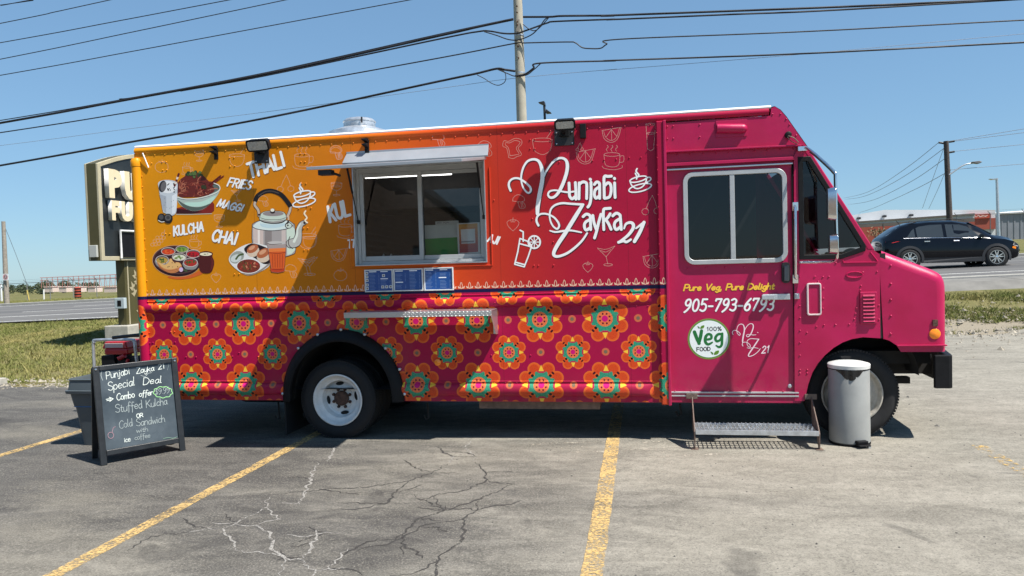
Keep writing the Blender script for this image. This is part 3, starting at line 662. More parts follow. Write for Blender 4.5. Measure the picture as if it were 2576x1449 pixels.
# --- pillar strip between box and cab
px0, px1 = W(*C3(1272, 700)).x, W(*C3(1345, 700)).x
mb = MB(); mb.box(px0, px1, -.042, .06, ZB-.02, 3.062); mb.build('pillar_strip', M['wrap'], TR, bevel=.012)
mb = MB(); mb.box(px1-.022, px1+.006, -.052, .05, ZB-.024, 3.064); mb.build('pillar_edge_trim', M['magenta'], TR, bevel=.006)
# --- cab: upper panel, ledges, door, quarter panel, front cap
o = xz(ID, [(1680, 309), (1938, 291), (1940, 272), (1949, 268), (1963, 277), (1977, 293), (2031, 370), (2013, 366), (1680, 383)])
o = [(px1-.02, o[0][1])]+o[1:-1]+[(px1-.02, o[-1][1])]
sheet('cab_upper_panel', o, [], M['magenta'], lambda x, z: 0.)
def ledge(name, p, q, yo, hh, m=M['magenta']):
    a, b = W(*C4(*p)), W(*C4(*q)); mb = MB(); mb.slab([(a.x, .02, a.z), (a.x, yo, a.z-.006), (a.x, yo, a.z-hh), (a.x, .02, a.z-hh)], [(b.x, .02, b.z), (b.x, yo, b.z-.006), (b.x, yo, b.z-hh), (b.x, .02, b.z-hh)])
    return mb.build(name, m, TR, bevel=.003)
ledge('drip_ledge', (90, 372), (1112, 322), -.030, .022); ledge('drip_ledge', (96, 466), (1062, 414), -.022, .035)
a, b = W(*C4(60, 382)), W(*C4(1110, 330)); c_, d_ = W(*C4(1060, 470)), W(*C4(95, 525))
sheet('door_header', [(a.x, a.z), (b.x, b.z), (W(*C4(1105, 440)).x, W(*C4(1105, 440)).z), (c_.x, c_.z), (d_.x, d_.z)], [], M['magenta'], lambda x, z: .018)
ledge('door_track', (100, 508), (1050, 458), -.012, .020, M['alu'])
dx0, dx1 = px1+.004, W(*C4(1050, 800)).x; dz0, dz1 = W(*C5(600, 985)).z, W(*C4(600, 520)).z
def rrect(x0, x1, z0, z1, r, n=6, sk=0.):
    P = []
    for cx, cz, a0 in ((x1-r, z1-r, 0), (x0+r, z1-r, 90), (x0+r, z0+r, 180), (x1-r, z0+r, 270)):
        P += [(cx+r*math.cos(rad(a0+90*i/n)), cz+r*math.sin(rad(a0+90*i/n))) for i in range(n+1)]
    return P
gx0, gx1 = W(*C4(236, 800)).x, W(*C4(1000, 800)).x; gz0, gz1 = W(*C4(620, 1215)).z, W(*C4(620, 528)).z
win = rrect(gx0, gx1, gz0, gz1, .085)
DOOR = sheet('cab_door', [(dx0, dz0), (dx1, dz0), (dx1, dz1+.06), (dx0, dz1+.06)], [win], M['magenta'], lambda x, z: .022)
def ring(name, outer, inner, y0, y1, m, parent, bevel=.004):
    mb = MB(); n = len(outer); V = [(x, y0, z) for x, z in outer]+[(x, y0, z) for x, z in inner]+[(x, y1, z) for x, z in outer]+[(x, y1, z) for x, z in inner]; F = []
    for i in range(n):
        j = (i+1) % n; F += [(i, j, n+j, n+i), (2*n+i, 3*n+i, 3*n+j, 2*n+j), (i, 2*n+i, 2*n+j, j), (n+i, n+j, 3*n+j, 3*n+i)]
    return mb.add(V, F).build(name, m, parent, smooth=30, bevel=bevel)
e = .040
WF = ring('door_window_frame', rrect(gx0-.012, gx1+.012, gz0-.012, gz1+.012, .097), rrect(gx0+e-.01, gx1-e+.01, gz0+e-.01, gz1-e+.01, .055), -.004, .05, M['frame_alu'], DOOR)
mxm = W(*C4(597, 800)).x
mb = MB(); mb.box(mxm-.022, mxm+.022, -.001, .04, gz0+.02, gz1-.02); mb.build('mullion', M['frame_alu'], WF, bevel=.004)
for a, b, y in ((gx0+.03, mxm, .03), (mxm, gx1-.03, .022)):
    mb = MB(); mb.add([(a, y, gz0+.03), (b, y, gz0+.03), (b, y, gz1-.03), (a, y, gz1-.03)], [(0, 1, 2, 3)]); mb.build('pane', M['tint'], WF, normals=False)
# door sill with bright strips
sx1 = W(*C5(1085, 1000)).x
mb = MB(); mb.box(px1, sx1, .006, .06, ZB-.004, dz0+.03); SILL = mb.build('door_sill', M['magenta'], TR, bevel=.004)
for z in (dz0+.02, ZB+.055):
    mb = MB(); mb.box(px1+.004, sx1-.02, -.004, .02, z, z+.014); mb.build('sill_strip', M['frame_alu'], SILL, bevel=.002)
# quarter panel with front wheel arch and side glass
fw = C6
qarch = [(655, 1115), (560, 1108), (500, 1118), (450, 1136), (400, 1166), (355, 1204), (315, 1250), (285, 1300), (262, 1365), (250, 1420), (243, 1452)]
q = [(1997, 392), (2013, 364), (2031, 370), (2197, 628), (2213, 640), (2215, 851)] + [C6(*p) for p in qarch[1:]] + [(2023, 1009), (1999, 1009)]
qg = [C4(1090, 420), C4(1185, 415), C4(1602, 1085), C4(1600, 1128), C4(1418, 1190), C4(1102, 1195)]
QP = sheet('front_quarter_panel', xz(ID, q), [xz(ID, qg)], M['magenta'], lambda x, z: 0.)
def inset(P, d):
    cx = sum(p[0] for p in P)/len(P); cz = sum(p[1] for p in P)/len(P)
    n = len(P); R = []
    for i in range(n):
        a, b, c = Vector(P[i-1]), Vector(P[i]), Vector(P[(i+1) % n]); e1 = (b-a).normalized(); e2 = (c-b).normalized()
        n1, n2 = Vector((-e1.y, e1.x)), Vector((-e2.y, e2.x)); s_ = 1 if n1.dot(Vector((cx, cz))-b) > 0 else -1
        m_ = (n1+n2).normalized(); R.append(tuple(b + m_*s_*d/max(.4, m_.dot(n1))))
    return R
Q2 = xz(ID, qg); QF = ring('quarter_window_gasket', Q2, inset(Q2, .042), -.010, .03, M['black_plastic'], QP, .004)
mb = MB(); Qi = inset(Q2, .03); mb.add([(x, .008, z) for x, z in Qi], [tuple(t) for t in tessellate_polygon([[Vector((x, z, 0)) for x, z in Qi]])]); mb.build('pane', M['tint'], QF, normals=False)
# A-pillar, front cap and windscreen (faces forward)
fl = [(xr1, 3.128)] + xz(ID, [(1949, 267), (1964, 276), (1978, 292), (2032, 369)])
wl_ = xz(ID, [(2032, 369), (2197, 628)])
mb = MB(); k = len(fl); mb.add([(x, 0., z) for x, z in fl]+[(x, WID, z) for x, z in fl], [(i, i+1, k+i+1, k+i) for i in range(k-1)]); mb.build('front_cap', M['magenta'], TR, smooth=40)
def lerp(a, b, t): return tuple(p+(q_-p)*t for p, q_ in zip(a, b))
for y0, y1 in ((-.003, .13), (WID-.13, WID)):
    a, b = wl_; mb = MB(); mb.slab([(a[0], y0, a[1]), (b[0]+.01, y0, b[1]), (b[0]-.05, y0, b[1]), (a[0]-.05, y0, a[1]-.01)], [(a[0], y1, a[1]), (b[0]+.01, y1, b[1]), (b[0]-.05, y1, b[1]), (a[0]-.05, y1, a[1]-.01)]); mb.build('windscreen_pillar', M['magenta'], TR, bevel=.01)
mb = MB(); a, b = lerp(*wl_, .06), lerp(*wl_, .97); mb.add([(a[0]-.02, .13, a[1]), (b[0]-.02, .13, b[1]), (b[0]-.02, WID-.13, b[1]), (a[0]-.02, WID-.13, a[1])], [(0, 1, 2, 3)]); mb.build('windscreen', M['tint'], TR, normals=False)
FS = sheet('far_cab_side', [(px1, ZB)]+[(1.36, ZB), (1.5, .9), (1.8, 1.15)]+xz(ID, [(2215, 851), (2213, 640), (2197, 628), (2031, 370), (1977, 293), (1949, 268)])+[(px1, 3.1)], [], M['magenta'], lambda x, z: WID)
# --- hood
hpx = xz(C6, catmull([(671, 637), (780, 678), (900, 722), (960, 746), (990, 763), (1008, 784), (1018, 812), (1022, 850), (1023, 950), (1024, 1188)], 4), .03)
hbt = xz(C6, [(766, 1188), (742, 1152), (702, 1126), (671, 1117)], .03)
def hood_mesh():
    r, mb, n = .092, MB(), len(hpx); nrm = []
    for i in range(n):
        t = Vector(hpx[min(i+1, n-1)])-Vector(hpx[max(i-1, 0)]); t.normalize(); nrm.append(Vector((t.y, -t.x)))       # into the hood
    rows = []
    for j in range(9):
        a = math.pi/2*j/8; k_ = r*(1-math.sin(a)); yy = .03+r*(1-math.cos(a))
        rows.append([(hpx[i][0]+nrm[i].x*k_, yy, hpx[i][1]+nrm[i].y*k_) for i in range(n)])
    rows += [[(x, WID-y, z) for x, y, z in rw] for rw in rows[::-1]]
    V = [p for rw in rows for p in rw]; mb.add(V, [(j*n+i, j*n+i+1, (j+1)*n+i+1, (j+1)*n+i) for j in range(len(rows)-1) for i in range(n-1)])
    for rw, yy in ((rows[0], .03), (rows[-1], WID-.03)):
        ol = list(rw)+[(x, yy, z) for x, z in hbt]; mb.add(ol, [tuple(t) for t in tessellate_polygon([[Vector((p[0], p[2], 0)) for p in ol]])])
    return mb.build('hood', M['magenta'], TR, smooth=38)
HOOD = hood_mesh()
a, b = W(*C6(742, 1150), .03), W(*C6(1012, 1150), .03)
mb = MB(); mb.box(a.x, b.x+.004, .012, .05, a.z-.012, a.z); mb.build('hood_lip', M['magenta'], HOOD, bevel=.003)
mb = MB(); gp = W(*C6(655, 640), .02); mb.box(gp.x-.012, gp.x+.045, .034, WID-.034, W(*C6(655, 1115), .02).z, gp.z-.02); mb.build('cowl_gap', M['chassis'], TR)
lc = W(*C6(950, 1090), .03); mb = MB(); mb.lathe([(.047, .004), (.047, -.004), (.042, -.008), (0, -.010)], lc, (0, 1, 0), 24); mb.build('amber_reflector', M['orange_lens'], HOOD, smooth=40)
lc = W(*C6(951, 1030), .03); mb = MB(); mb.box(lc.x-.02, lc.x+.02, .018, .04, lc.z-.028, lc.z+.028); mb.build('hood_latch_socket', M['rust'], HOOD)
hood_rv = [(711, 719), (711, 818), (711, 904), (711, 992), (711, 1090)]
# --- bumper
b0, b1 = W(*C6(945, 1235), .0), W(*C6(1052, 1385), .0); bt = W(*C6(1000, 1205), 0.).z
pl = [(b0.x, -.02), (b1.x-.04, -.02), (b1.x-.012, -.008), (b1.x, .025), (b1.x+.07, .35), (b1.x+.085, WID/2), (b1.x+.07, WID-.35), (b1.x, WID-.02), (b0.x, WID-.02), (b0.x, WID-.06), (b1.x-.05, WID-.07), (b1.x+.01, WID-.4), (b1.x+.02, WID/2), (b1.x+.01, .4), (b1.x-.05, .05), (b0.x, .02)]
mb = MB(); mb.slab([(x, y, b1.z) for x, y in pl], [(x, y, bt) for x, y in pl]); mb.build('front_bumper', M['black_plastic'], TR, bevel=.008)
mb = MB(); mb.box(1.9, b1.x-.03, .42, .52, .62, .80); mb.box(1.9, b1.x-.03, WID-.52, WID-.42, .62, .80); mb.box(2.0, b1.x-.1, .25, WID-.25, .74, .86); mb.build('bumper_bracket', M['chassis'], TR)
# --- chassis, axles, tanks under the floor
mb = MB(); mb.box(-5.2, 2.05, .62, .72, .44, .62); mb.box(-5.2, 2.05, WID-.72, WID-.62, .44, .62)
for x in (-4.6, -3.9, -2.2, -1., .3, 1.2): mb.box(x, x+.08, .6, WID-.6, .46, .58)
mb.tube([(AX, .3, .42), (AX, WID-.3, .42)], .09, 12); mb.tube([(AX, WID/2-.18, .42), (AX, WID/2+.18, .42)], .2, 12); mb.tube([(AX, WID/2, .44), (-.5, WID/2, .5)], .06, 8)
mb.box(AX+.62, 1.3, .12, WID-.12, .40, .445); mb.box(-5.1, AX-.62, .12, WID-.12, .40, .445)
mb.build('chassis', M['chassis'], TR)
a, b = W(1205, 1018, .1), W(1510, 1030, .1); mb = MB(); mb.box(a.x, b.x, .10, .7, b.z, .45); mb.build('belly_box', M['rustbrown'], TR, bevel=.006)
mb = MB(); mb.lathe([(0, -.55), (.2, -.55), (.22, -.5), (.22, .5), (.2, .55), (0, .55)], (-4.45, 1.3, .34+.02), (1, 0, 0), 20); mb.build('fuel_tank', M['chassis'], TR, smooth=40)
# hooks and hangers hanging under the skirt
mb = MB()
for px, py, dy in ((1075, 1012, 40), (770, 1012, 35), (700, 1012, 40), (1710, 1015, 28)):
    p, q_ = W(px, py, .12), W(px+4, py+dy, .12); mb.tube([p, q_, q_+Vector((-.03, 0, -.01)), q_+Vector((-.05, 0, .03))], .009, 6)
mb.build('under_hooks', M['chassis'], TR, kind='stuff')
# --- rear wheel arch flare
prof = [(.660, .0), (.664, -.012), (.655, -.030), (.612, -.066), (.575, -.082), (.552, -.080), (.545, -.060), (.560, .02), (.585, .10)]; mb = MB(); V = []; n = 44; k = len(prof)
for i in range(n+1):
    a = rad(-4+188*i/n)
    V += [(AX+r*math.cos(a), y, AZ+r*math.sin(a)*1.045) for r, y in prof]
mb.add(V, [(i*k+j, (i+1)*k+j, (i+1)*k+j+1, i*k+j+1) for i in range(n) for j in range(k-1)]+[tuple(range(k)), tuple(n*k+j for j in range(k))]); FL = mb.build('wheel_arch_flare', M['black_plastic'], TR, smooth=50)
mb = MB()
for p in ((1440, 830), (1387, 572), (1240, 352), (1023, 208), (775, 158), (532, 210), (330, 352), (166, 826)):
    q_ = W(*C9(*p), -.03); mb.lathe([(.014, .03), (.015, -.004), (.009, -.010), (0, -.011)], q_, (0, 1, 0), 10)
mb.build('flare_bolts', M['galv'], FL, smooth=40, kind='stuff')
mb = MB(); n = 20
pts = [(AX+.585*math.cos(math.pi*i/n), AZ+.585*math.sin(math.pi*i/n)*1.045) for i in range(n+1)]; pts = [(AX+.585, ZB)]+pts+[(AX-.585, ZB)]; k = len(pts)
mb.add([(x, .08, z) for x, z in pts]+[(x, .95, z) for x, z in pts], [(i, i+1, k+i+1, k+i) for i in range(k-1)]+[tuple(k+i for i in range(k))]); mb.build('wheel_well', M['chassis'], TR, smooth=40)
a, b, c_, d_ = W(*C9(205, 900), .1), W(*C9(290, 900), .1), W(*C9(255, 1215), .1), W(*C9(190, 1250), .1)
mb = MB(); mb.box(a.x-.005, a.x+.012, .06, .66, d_.z, .47); mb.build('mud_flap', M['rubber'], TR, bevel=.004)
# --- wheels
def wheel(cx, cy, cz, R, dual, front):
    top = bpy.data.objects.new('wheel', None); top.location = (cx, cy, cz); COL.objects.link(top); setparent(top, TR)
    for off in ((0., .30) if dual else (0.,)):
        mb = MB(); y0 = cy+off; ww = .235
        P = [(.262, .028), (.30, .006), (.345, 0.), (R-.035, .008), (R-.012, .026), (R-.002, .046)]; P = P + [(R, ww/2)] + [(r, ww-y) for r, y in P[::-1]]
        mb.lathe([(r, y) for r, y in P], (cx, y0, cz), (0, 1, 0), 48)
        tr_ = mb.build('tyre', M['rubber'], top, smooth=30)
        # tread blocks round the shoulder
        mb = MB()
        for i in range(92):
            a = 2*math.pi*i/92; Mx = Matrix.Translation((cx, y0, cz)) @ Matrix.Rotation(a, 4, 'Y')
            for q0, q1 in ((.022, .062), (.075, .112), (.124, .160), (.173, .213)):
                mb.box(-.0098, .0098, q0, q1, R-.02, R+(.001 if q0 < .03 or q0 > .17 else .003), 0, Mx)
        mb.build('tread', M['rubber'], tr_, kind='stuff')
    if not front:
        mb = MB(); mb.lathe([(.256, .034), (.268, .018), (.270, .004), (.258, .000), (.246, .012), (.238, .036), (.226, .052), (.212, .060), (.196, .066), (.188, .090), (.178, .128), (.160, .140), (.122, .138), (.118, .128), (.075, .126), (.070, .150)], (cx, cy, cz), (0, 1, 0), 48); RM = mb.build('rim', M['rim'], top, smooth=35)
        for i in range(4):
            mb = MB(); a = rad(8+90*i); c0 = Vector((cx+.172*math.cos(a), cy+.1235, cz+.172*math.sin(a)))
            t = Vector((-math.sin(a), 0, math.cos(a))); r_ = Vector((math.cos(a), 0, math.sin(a)))
            c0 = Vector((cx, cy+.1335, cz)) + r_*.156
            mb.add([c0 + t*.046*math.cos(q_) + r_*.020*math.sin(q_) + Vector((0, -.003+.012*(-math.sin(q_)) if False else -.004, 0)) for q_ in [2*math.pi*j/16 for j in range(16)]], [tuple(range(16))]); mb.build('hand_hole', M['chassis'], RM, normals=False)
        mb = MB(); mb.lathe([(.078, .13), (.078, .095), (.070, .086), (.030, .082), (0, .082)], (cx, cy, cz), (0, 1, 0), 20)
        mb.build('hub', M['rust'], RM, smooth=35)
        for i in range(8):
            a = rad(22+45*i); mb = MB(); mb.lathe([(.017, .13), (.017, .108), (.012, .10), (0, .10)], (cx+.097*math.cos(a), cy, cz+.097*math.sin(a)), (0, 1, 0), 6); mb.build('lug_nut', M['rust'], RM)
    else:
        mb = MB(); mb.lathe([(.256, .034), (.268, .018), (.270, .004), (.258, .000), (.246, .012), (.236, .040), (.215, .048), (.190, .040), (.150, -.004), (.120, -.014), (.085, -.012), (.080, -.045), (.055, -.062), (0, -.064)], (cx, cy, cz), (0, 1, 0), 48, mis=[0]*9+[1]*4); RM = mb.build('rim', [M['rim_dirty'], M['galv']], top, smooth=35)
        for i in range(8):
            a = rad(45*i); mb = MB(); mb.lathe([(.016, .0), (.016, -.035), (.010, -.042), (0, -.042)], (cx+.103*math.cos(a), cy, cz+.103*math.sin(a)), (0, 1, 0), 6); mb.build('lug_nut', M['galv'], RM)
    return top
rc = W(*C9(745, 915), .06); RT = .412
wheel(rc.x, .045, RT+base(rc.x)-.004, RT, True, False); wheel(rc.x, WID-.28-.30, RT+base(rc.x)-.004, RT, True, False)
fxr = W(2262, 990, .16).x; fcx = fxr-RT
wheel(fcx, .13, RT+base(fcx)-.004, RT, False, True); wheel(fcx, WID-.37, RT+base(fcx)-.004, RT, False, True)
mb = MB(); n = 18; pts = [(fcx+.55*math.cos(math.pi*i/n), .66+.47*math.sin(math.pi*i/n)) for i in range(n+1)]; k = len(pts)
mb.add([(x, .06, z) for x, z in pts]+[(x, .9, z) for x, z in pts], [(i, i+1, k+i+1, k+i) for i in range(k-1)]+[tuple(k+i for i in range(k))]); mb.box(1.36, 2.3, .5, WID-.5, .6, 1.4); mb.build('front_wheel_well', M['chassis'], TR, smooth=40)
mb = MB(); mb.tube([(fcx, .3, .45), (fcx, WID-.3, .45)], .06, 10); mb.box(fcx-.6, fcx+.6, .45, .55, .52, .58); mb.build('front_axle', M['chassis'], TR)
# --- inside: box lining, kitchen, cab
mb = MB(); x0, x1, y0, y1, z0, z1 = XR+.04, .10, .09, WID-.06, ZB+.10, 3.0
mb.add([(x0, y0, z0), (x1, y0, z0), (x1, y1, z0), (x0, y1, z0), (x0, y0, z1), (x1, y0, z1), (x1, y1, z1), (x0, y1, z1)], [(0, 1, 2, 3), (4, 5, 6, 7), (3, 2, 6, 7), (0, 3, 7, 4), (1, 2, 6, 5)]); mb.build('interior_lining', M['dark_in'], TR, normals=False)
mb = MB(); mb.box(wx0-.3, wx1+.3, 1.5, 2.2, .55, 1.45); mb.box(wx0-.1, wx0+.6, 1.7, 2.2, 1.46, 1.9); mb.build('cooking_counter', M['steel_in'], TR, bevel=.01)
mb = MB(); mb.box(wx0-.5, wx1+.5, 1.35, 2.2, 2.45, 2.95); mb.build('extractor_hood', M['steel_in'], TR, bevel=.01)
mb = MB(); mb.box(wx0-.1, wx1+.1, .16, .55, 1.62, 1.66); mb.build('inner_counter', M['steel_in'], TR)
a, b = W(*C2(455, 512), .75), W(*C2(1125, 482), .75)
mb = MB(); mb.tube([a, b], .008, 8); mb.build('ceiling_light_tube', M['led'], TR)
# cab interior
mb = MB(); mb.box(.16, .19, .09, WID-.06, .5, 3.0); mb.build('bulkhead', M['dark_in'], TR)
mb = MB(); mb.box(.2, 1.3, WID-.08, WID-.05, .5, 3.0); mb.box(1.5, 2.05, .12, WID-.1, 1.2, 1.5); mb.build('cab_lining', M['dark_in'], TR)
mb = MB(); mb.box(.42, .92, 1.35, 1.85, .95, 1.10); mb.box(.36, .50, 1.35, 1.85, 1.08, 1.85); mb.box(.5, .8, 1.5, 1.7, .56, .95); mb.build('driver_seat', M['black_plastic'], TR, bevel=.03)
mb = MB(); c0 = Vector((1.28, 1.6, 1.55)); ax = Vector((-.75, 0, .66)); e1 = Vector((0, 1, 0)); e2 = ax.cross(e1)
mb.tube([c0 + (e1*math.cos(q_)+e2*math.sin(q_))*.23 for q_ in [2*math.pi*i/28 for i in range(28)]], .015, 8, closed=True); mb.tube([c0-e1*.22, c0+e1*.22], .012, 6); mb.tube([c0, c0-ax*.4], .025, 8); mb.build('steering_wheel', M['black_plastic'], TR, smooth=40)
# --- serving window set back in its opening
mb = MB(); d_ = .075
for x in (wx0, wx1-.012): mb.box(x, x+.012, -.012, d_, wz0, wz1)
mb.box(wx0+.0125, wx1-.0125, -.014, d_, wz0, wz0+.012); mb.box(wx0+.0125, wx1-.0125, .0, d_, wz1-.012, wz1); SW = mb.build('serving_window', M['alu'], TR, bevel=.002)
fx0, fx1, fz0, fz1 = wx0+.013, wx1-.013, wz0+.013, wz1-.013; mid = W(*C2(880, 800), .06).x
def frame(name, x0, x1, z0, z1, y0, y1, t, parent, m=M['frame_alu'], tb=None, tt=None):
    tb = tb or t; tt = tt or t
    mb = MB(); mb.box(x0, x0+t, y0, y1, z0, z1); mb.box(x1-t, x1, y0, y1, z0, z1); mb.box(x0+t+.0005, x1-t-.0005, y0+.002, y1, z0, z0+tb); mb.box(x0+t+.0005, x1-t-.0005, y0+.002, y1, z1-tt, z1)
    return mb.build(name, m, parent, bevel=.003)
FR = frame('outer_frame', fx0, fx1, fz0, fz1, .055, .12, .03, SW, tt=.05)
S1 = frame('sliding_sash', fx0+.032, mid+.02, fz0+.032, fz1-.052, .062, .085, .040, SW, tb=.05)
S2 = frame('fixed_sash', mid-.02, fx1-.032, fz0+.032, fz1-.052, .092, .115, .038, SW, tb=.045)
for s_, a, b, y in ((S1, fx0+.06, mid-.01, .074), (S2, mid+.01, fx1-.06, .104)):
    mb = MB(); mb.add([(a, y, fz0+.07), (b, y, fz0+.07), (b, y, fz1-.09), (a, y, fz1-.09)], [(0, 1, 2, 3)]); mb.build('pane', M['glass'], s_, normals=False)
mb = MB(); t_ = .012
for p, q_ in (((345, 1215), (1440, 1190)), ((1440, 1190), (1418, 430)), ((345, 1215), (338, 900))):
    a, b = W(*C2(*p), -.004), W(*C2(*q_), -.004); mb.tube([a, b], .006, 6)
mb.build('hatch_seal_bead', M['wrap'], SW)
# hatch held open by struts
a0, a1 = W(*C2(310, 325), -.004), W(*C2(1412, 255), -.004); b0_, b1_ = W(*C2(276, 396), -.10), W(*C2(1406, 334), -.10)
mb = MB(); mb.slab([a0, a1, b1_, b0_], [p+Vector((0, .004, -.012)) for p in (a0, a1, b1_, b0_)]); mb.box(a0.x, a1.x, -.006, .0, min(a0.z, a1.z)-.01, max(a0.z, a1.z)+.012)
HF = mb.build('hatch_flashing', M['sheetmetal'], TR)
ho = W(770, 420, -1.0); hi_ = W(*C2(300, 412), -.06); hx1 = W(*C2(1392, 345), -.03).x
hz = W(*C2(330, 402), -.06).z
mb = MB(); f_ = [(ho.x, -1.0, ho.z), (hx1, -1.0, ho.z), (hx1, -.03, hz), (ho.x, -.03, hz)]; mb.slab([Vector(p) for p in f_], [Vector(p)+Vector((0, 0, -.028)) for p in f_]); HT = mb.build('window_hatch', M['sheetmetal'], TR, bevel=.003)
mb = MB(); mb.box(ho.x+.10, ho.x+.22, -.98, -.90, ho.z-.075, ho.z-.03); mb.tube([(ho.x+.2, -.94, ho.z-.05), (ho.x+.29, -.94, ho.z-.085)], .012, 6); mb.build('hatch_latch', M['black_metal'], HT)
for p, q_ in (((315, 440), (402, 855)), ((1322, 392), (1374, 815))):
    a, b = W(*C2(*p), -.30), W(*C2(*q_), -.02); m_ = a+(b-a)*.45
    mb = MB(); mb.tube([a, m_], .011, 8); mb.tube([m_, b], .006, 6); mb.box(b.x-.012, b.x+.012, -.03, .0, b.z-.02, b.z+.02); mb.build('gas_strut', M['black_plastic'], HT)
# --- fold-down shelf of chequer plate
def plate_mat():
    m, b, vec, x, y, z = newmat('chequer_plate', .30); b.inputs['Metallic'].default_value = .85; b.inputs['Base Color'].default_value = (.66, .66, .67, 1)
    u = (x + y + z)*26; v = (x - y - z)*26
    iu, iv = X_.op('FLOOR', u), X_.op('FLOOR', v); par = xmod(iu+iv, 2.)
    a, c = xmod(u, 1.)-.5, xmod(v, 1.)-.5
    e1_ = xlen(a*1.1, c*3.6); e2_ = xlen(a*3.6, c*1.1); d = e1_ + (e2_-e1_)*par
    xbump(b, xramp(d, .48, .30), 1., .012); return m
M['plate'] = plate_mat()
sx0, sx2, sz = -2.94, -1.462, 1.338
mb = MB(); mb.box(sx0, sx2, -.30, -.04, sz-.008, sz); mb.box(sx0, sx2, -.308, -.3005, sz-.052, sz+.0005); SHF = mb.build('serving_shelf', M['plate'], TR, bevel=.002)
for x, dz in ((sx2-.012, .25), (sx0+.10, .10)):
    mb = MB(); mb.slab([(x, -.295, sz-.009), (x, -.035, sz-.009), (x, -.035, sz-dz), (x, -.07, sz-dz), (x, -.295, sz-.045)], [(x+.008, -.295, sz-.009), (x+.008, -.035, sz-.009), (x+.008, -.035, sz-dz), (x+.008, -.07, sz-dz), (x+.008, -.295, sz-.045)]); mb.box(x-.03, x+.008, -.036, -.002, sz-dz, sz-.01); mb.build('shelf_bracket', M['plate'] if dz > .2 else M['galv'], SHF)
# --- roof fan
fc = W(905, 330, .75)
mb = MB(); mb.lathe([(.36, 3.10), (.34, fc.z-.02), (.20, fc.z+.03)], (fc.x, .75, 0), n=28); mb.lathe([(.175, fc.z+.02), (.175, fc.z+.09), (.182, fc.z+.095), (.182, fc.z+.105), (.150, fc.z+.130), (.06, fc.z+.150), (0, fc.z+.152)], (fc.x, .75, 0), n=28); FAN = mb.build('roof_fan', M['galv'], TR, smooth=35)
mb = MB(); mb.box(fc.x+.09, fc.x+.105, .565, .58, fc.z+.06, fc.z+.12); mb.build('fan_catch', M['black_metal'], FAN)
# --- flood lights on black plates
def flood(plate, head, Yp, parent):
    P = [W(*C(*p), Yp) for C, p in plate]; H = [W(*C(*p), -.20) for C, p in head]
    x0, x1 = min(p.x for p in P), max(p.x for p in P); z0, z1 = min(p.z for p in P), max(p.z for p in P)
    mb = MB(); mb.box(x0, x1, -.016, -.004, z0, z1); PL = mb.build('flood_light', M['black_metal'], parent, bevel=.002)
    hx, hz_ = sum(p.x for p in H)/4, sum(p.z for p in H)/4; hw, hh = (max(p.x for p in H)-min(p.x for p in H))/2, (max(p.z for p in H)-min(p.z for p in H))/2
    Mx = Matrix.Translation((hx, -.16, hz_)) @ Matrix.Rotation(rad(24), 4, 'X')
    o_ = rrect(-hw, hw, -hh*1.1, hh*1.1, .028, 4); i_ = rrect(-hw+.018, hw-.018, -hh*1.1+.018, hh*1.1-.018, .016, 4)
    mb = MB(); mb.slab([Mx @ Vector((x, -.03, z)) for x, z in o_], [Mx @ Vector((x*.9, .045, z*.9)) for x, z in o_]); HD = mb.build('lamp_housing', M['black_plastic'], PL, smooth=30, bevel=.004)
    mb = MB(); mb.slab([Mx @ Vector((x, -.034, z)) for x, z in i_], [Mx @ Vector((x, -.028, z)) for x, z in i_]); mb.build('lamp_lens', M['clear_lens'], HD)
    mb = MB(); cx = (x0+x1)/2; mb.tube([(cx, -.01, z1-.05), (cx, -.09, z1-.03), Mx @ Vector((0, .04, -.02))], .022, 8); mb.box(cx-.045, cx+.045, -.06, -.016, z1-.07, z1-.01); mb.build('swivel', M['black_plastic'], PL)
    mb = MB()
    for x in (x0+.02, x1-.02):
        for z in (z0+.02, z1-.03): mb.lathe([(.007, 0), (.007, -.006), (0, -.008)], (x, -.016, z), (0, 1, 0), 8)
    mb.build('screws', M['chrome'], PL, kind='stuff')
flood([(C1, (1110, 125)), (C1, (1242, 260))], [(C1, (1025, 60)), (C1, (1215, 50)), (C1, (1045, 135)), (C1, (1225, 145))], 0, TR)
flood([(C3, (474, 140)), (C3, (630, 258))], [(C3, (468, 55)), (C3, (635, 50)), (C3, (475, 130)), (C3, (635, 122))], 0, TR)
# black clips along the top
for C, (x, y), big in ((C1, (770, 165), 1), (C2, (465, 255), 1), (C3, (698, 155), 0)):
    p = W(*C(x, y)); mb = MB()
    if big:
        mb.box(p.x-.018, p.x+.030, -.012, -.002, p.z-.08, p.z+.05)
        for dz in (.045, -.005): mb.slab([Vector((p.x-.03, -.075, p.z+dz)), Vector((p.x+.025, -.07, p.z+dz-.012)), Vector((p.x+.025, -.008, p.z+dz-.03)), Vector((p.x-.02, -.008, p.z+dz-.02))], [Vector((p.x-.03, -.075, p.z+dz+.008)), Vector((p.x+.025, -.07, p.z+dz+.012)), Vector((p.x+.025, -.008, p.z+dz+.02)), Vector((p.x-.02, -.008, p.z+dz+.01))])
    else: mb.box(p.x-.028, p.x+.028, -.05, -.002, p.z-.065, p.z+.07)
    mb.build('hatch_clip', M['black_plastic'], TR, bevel=.004)
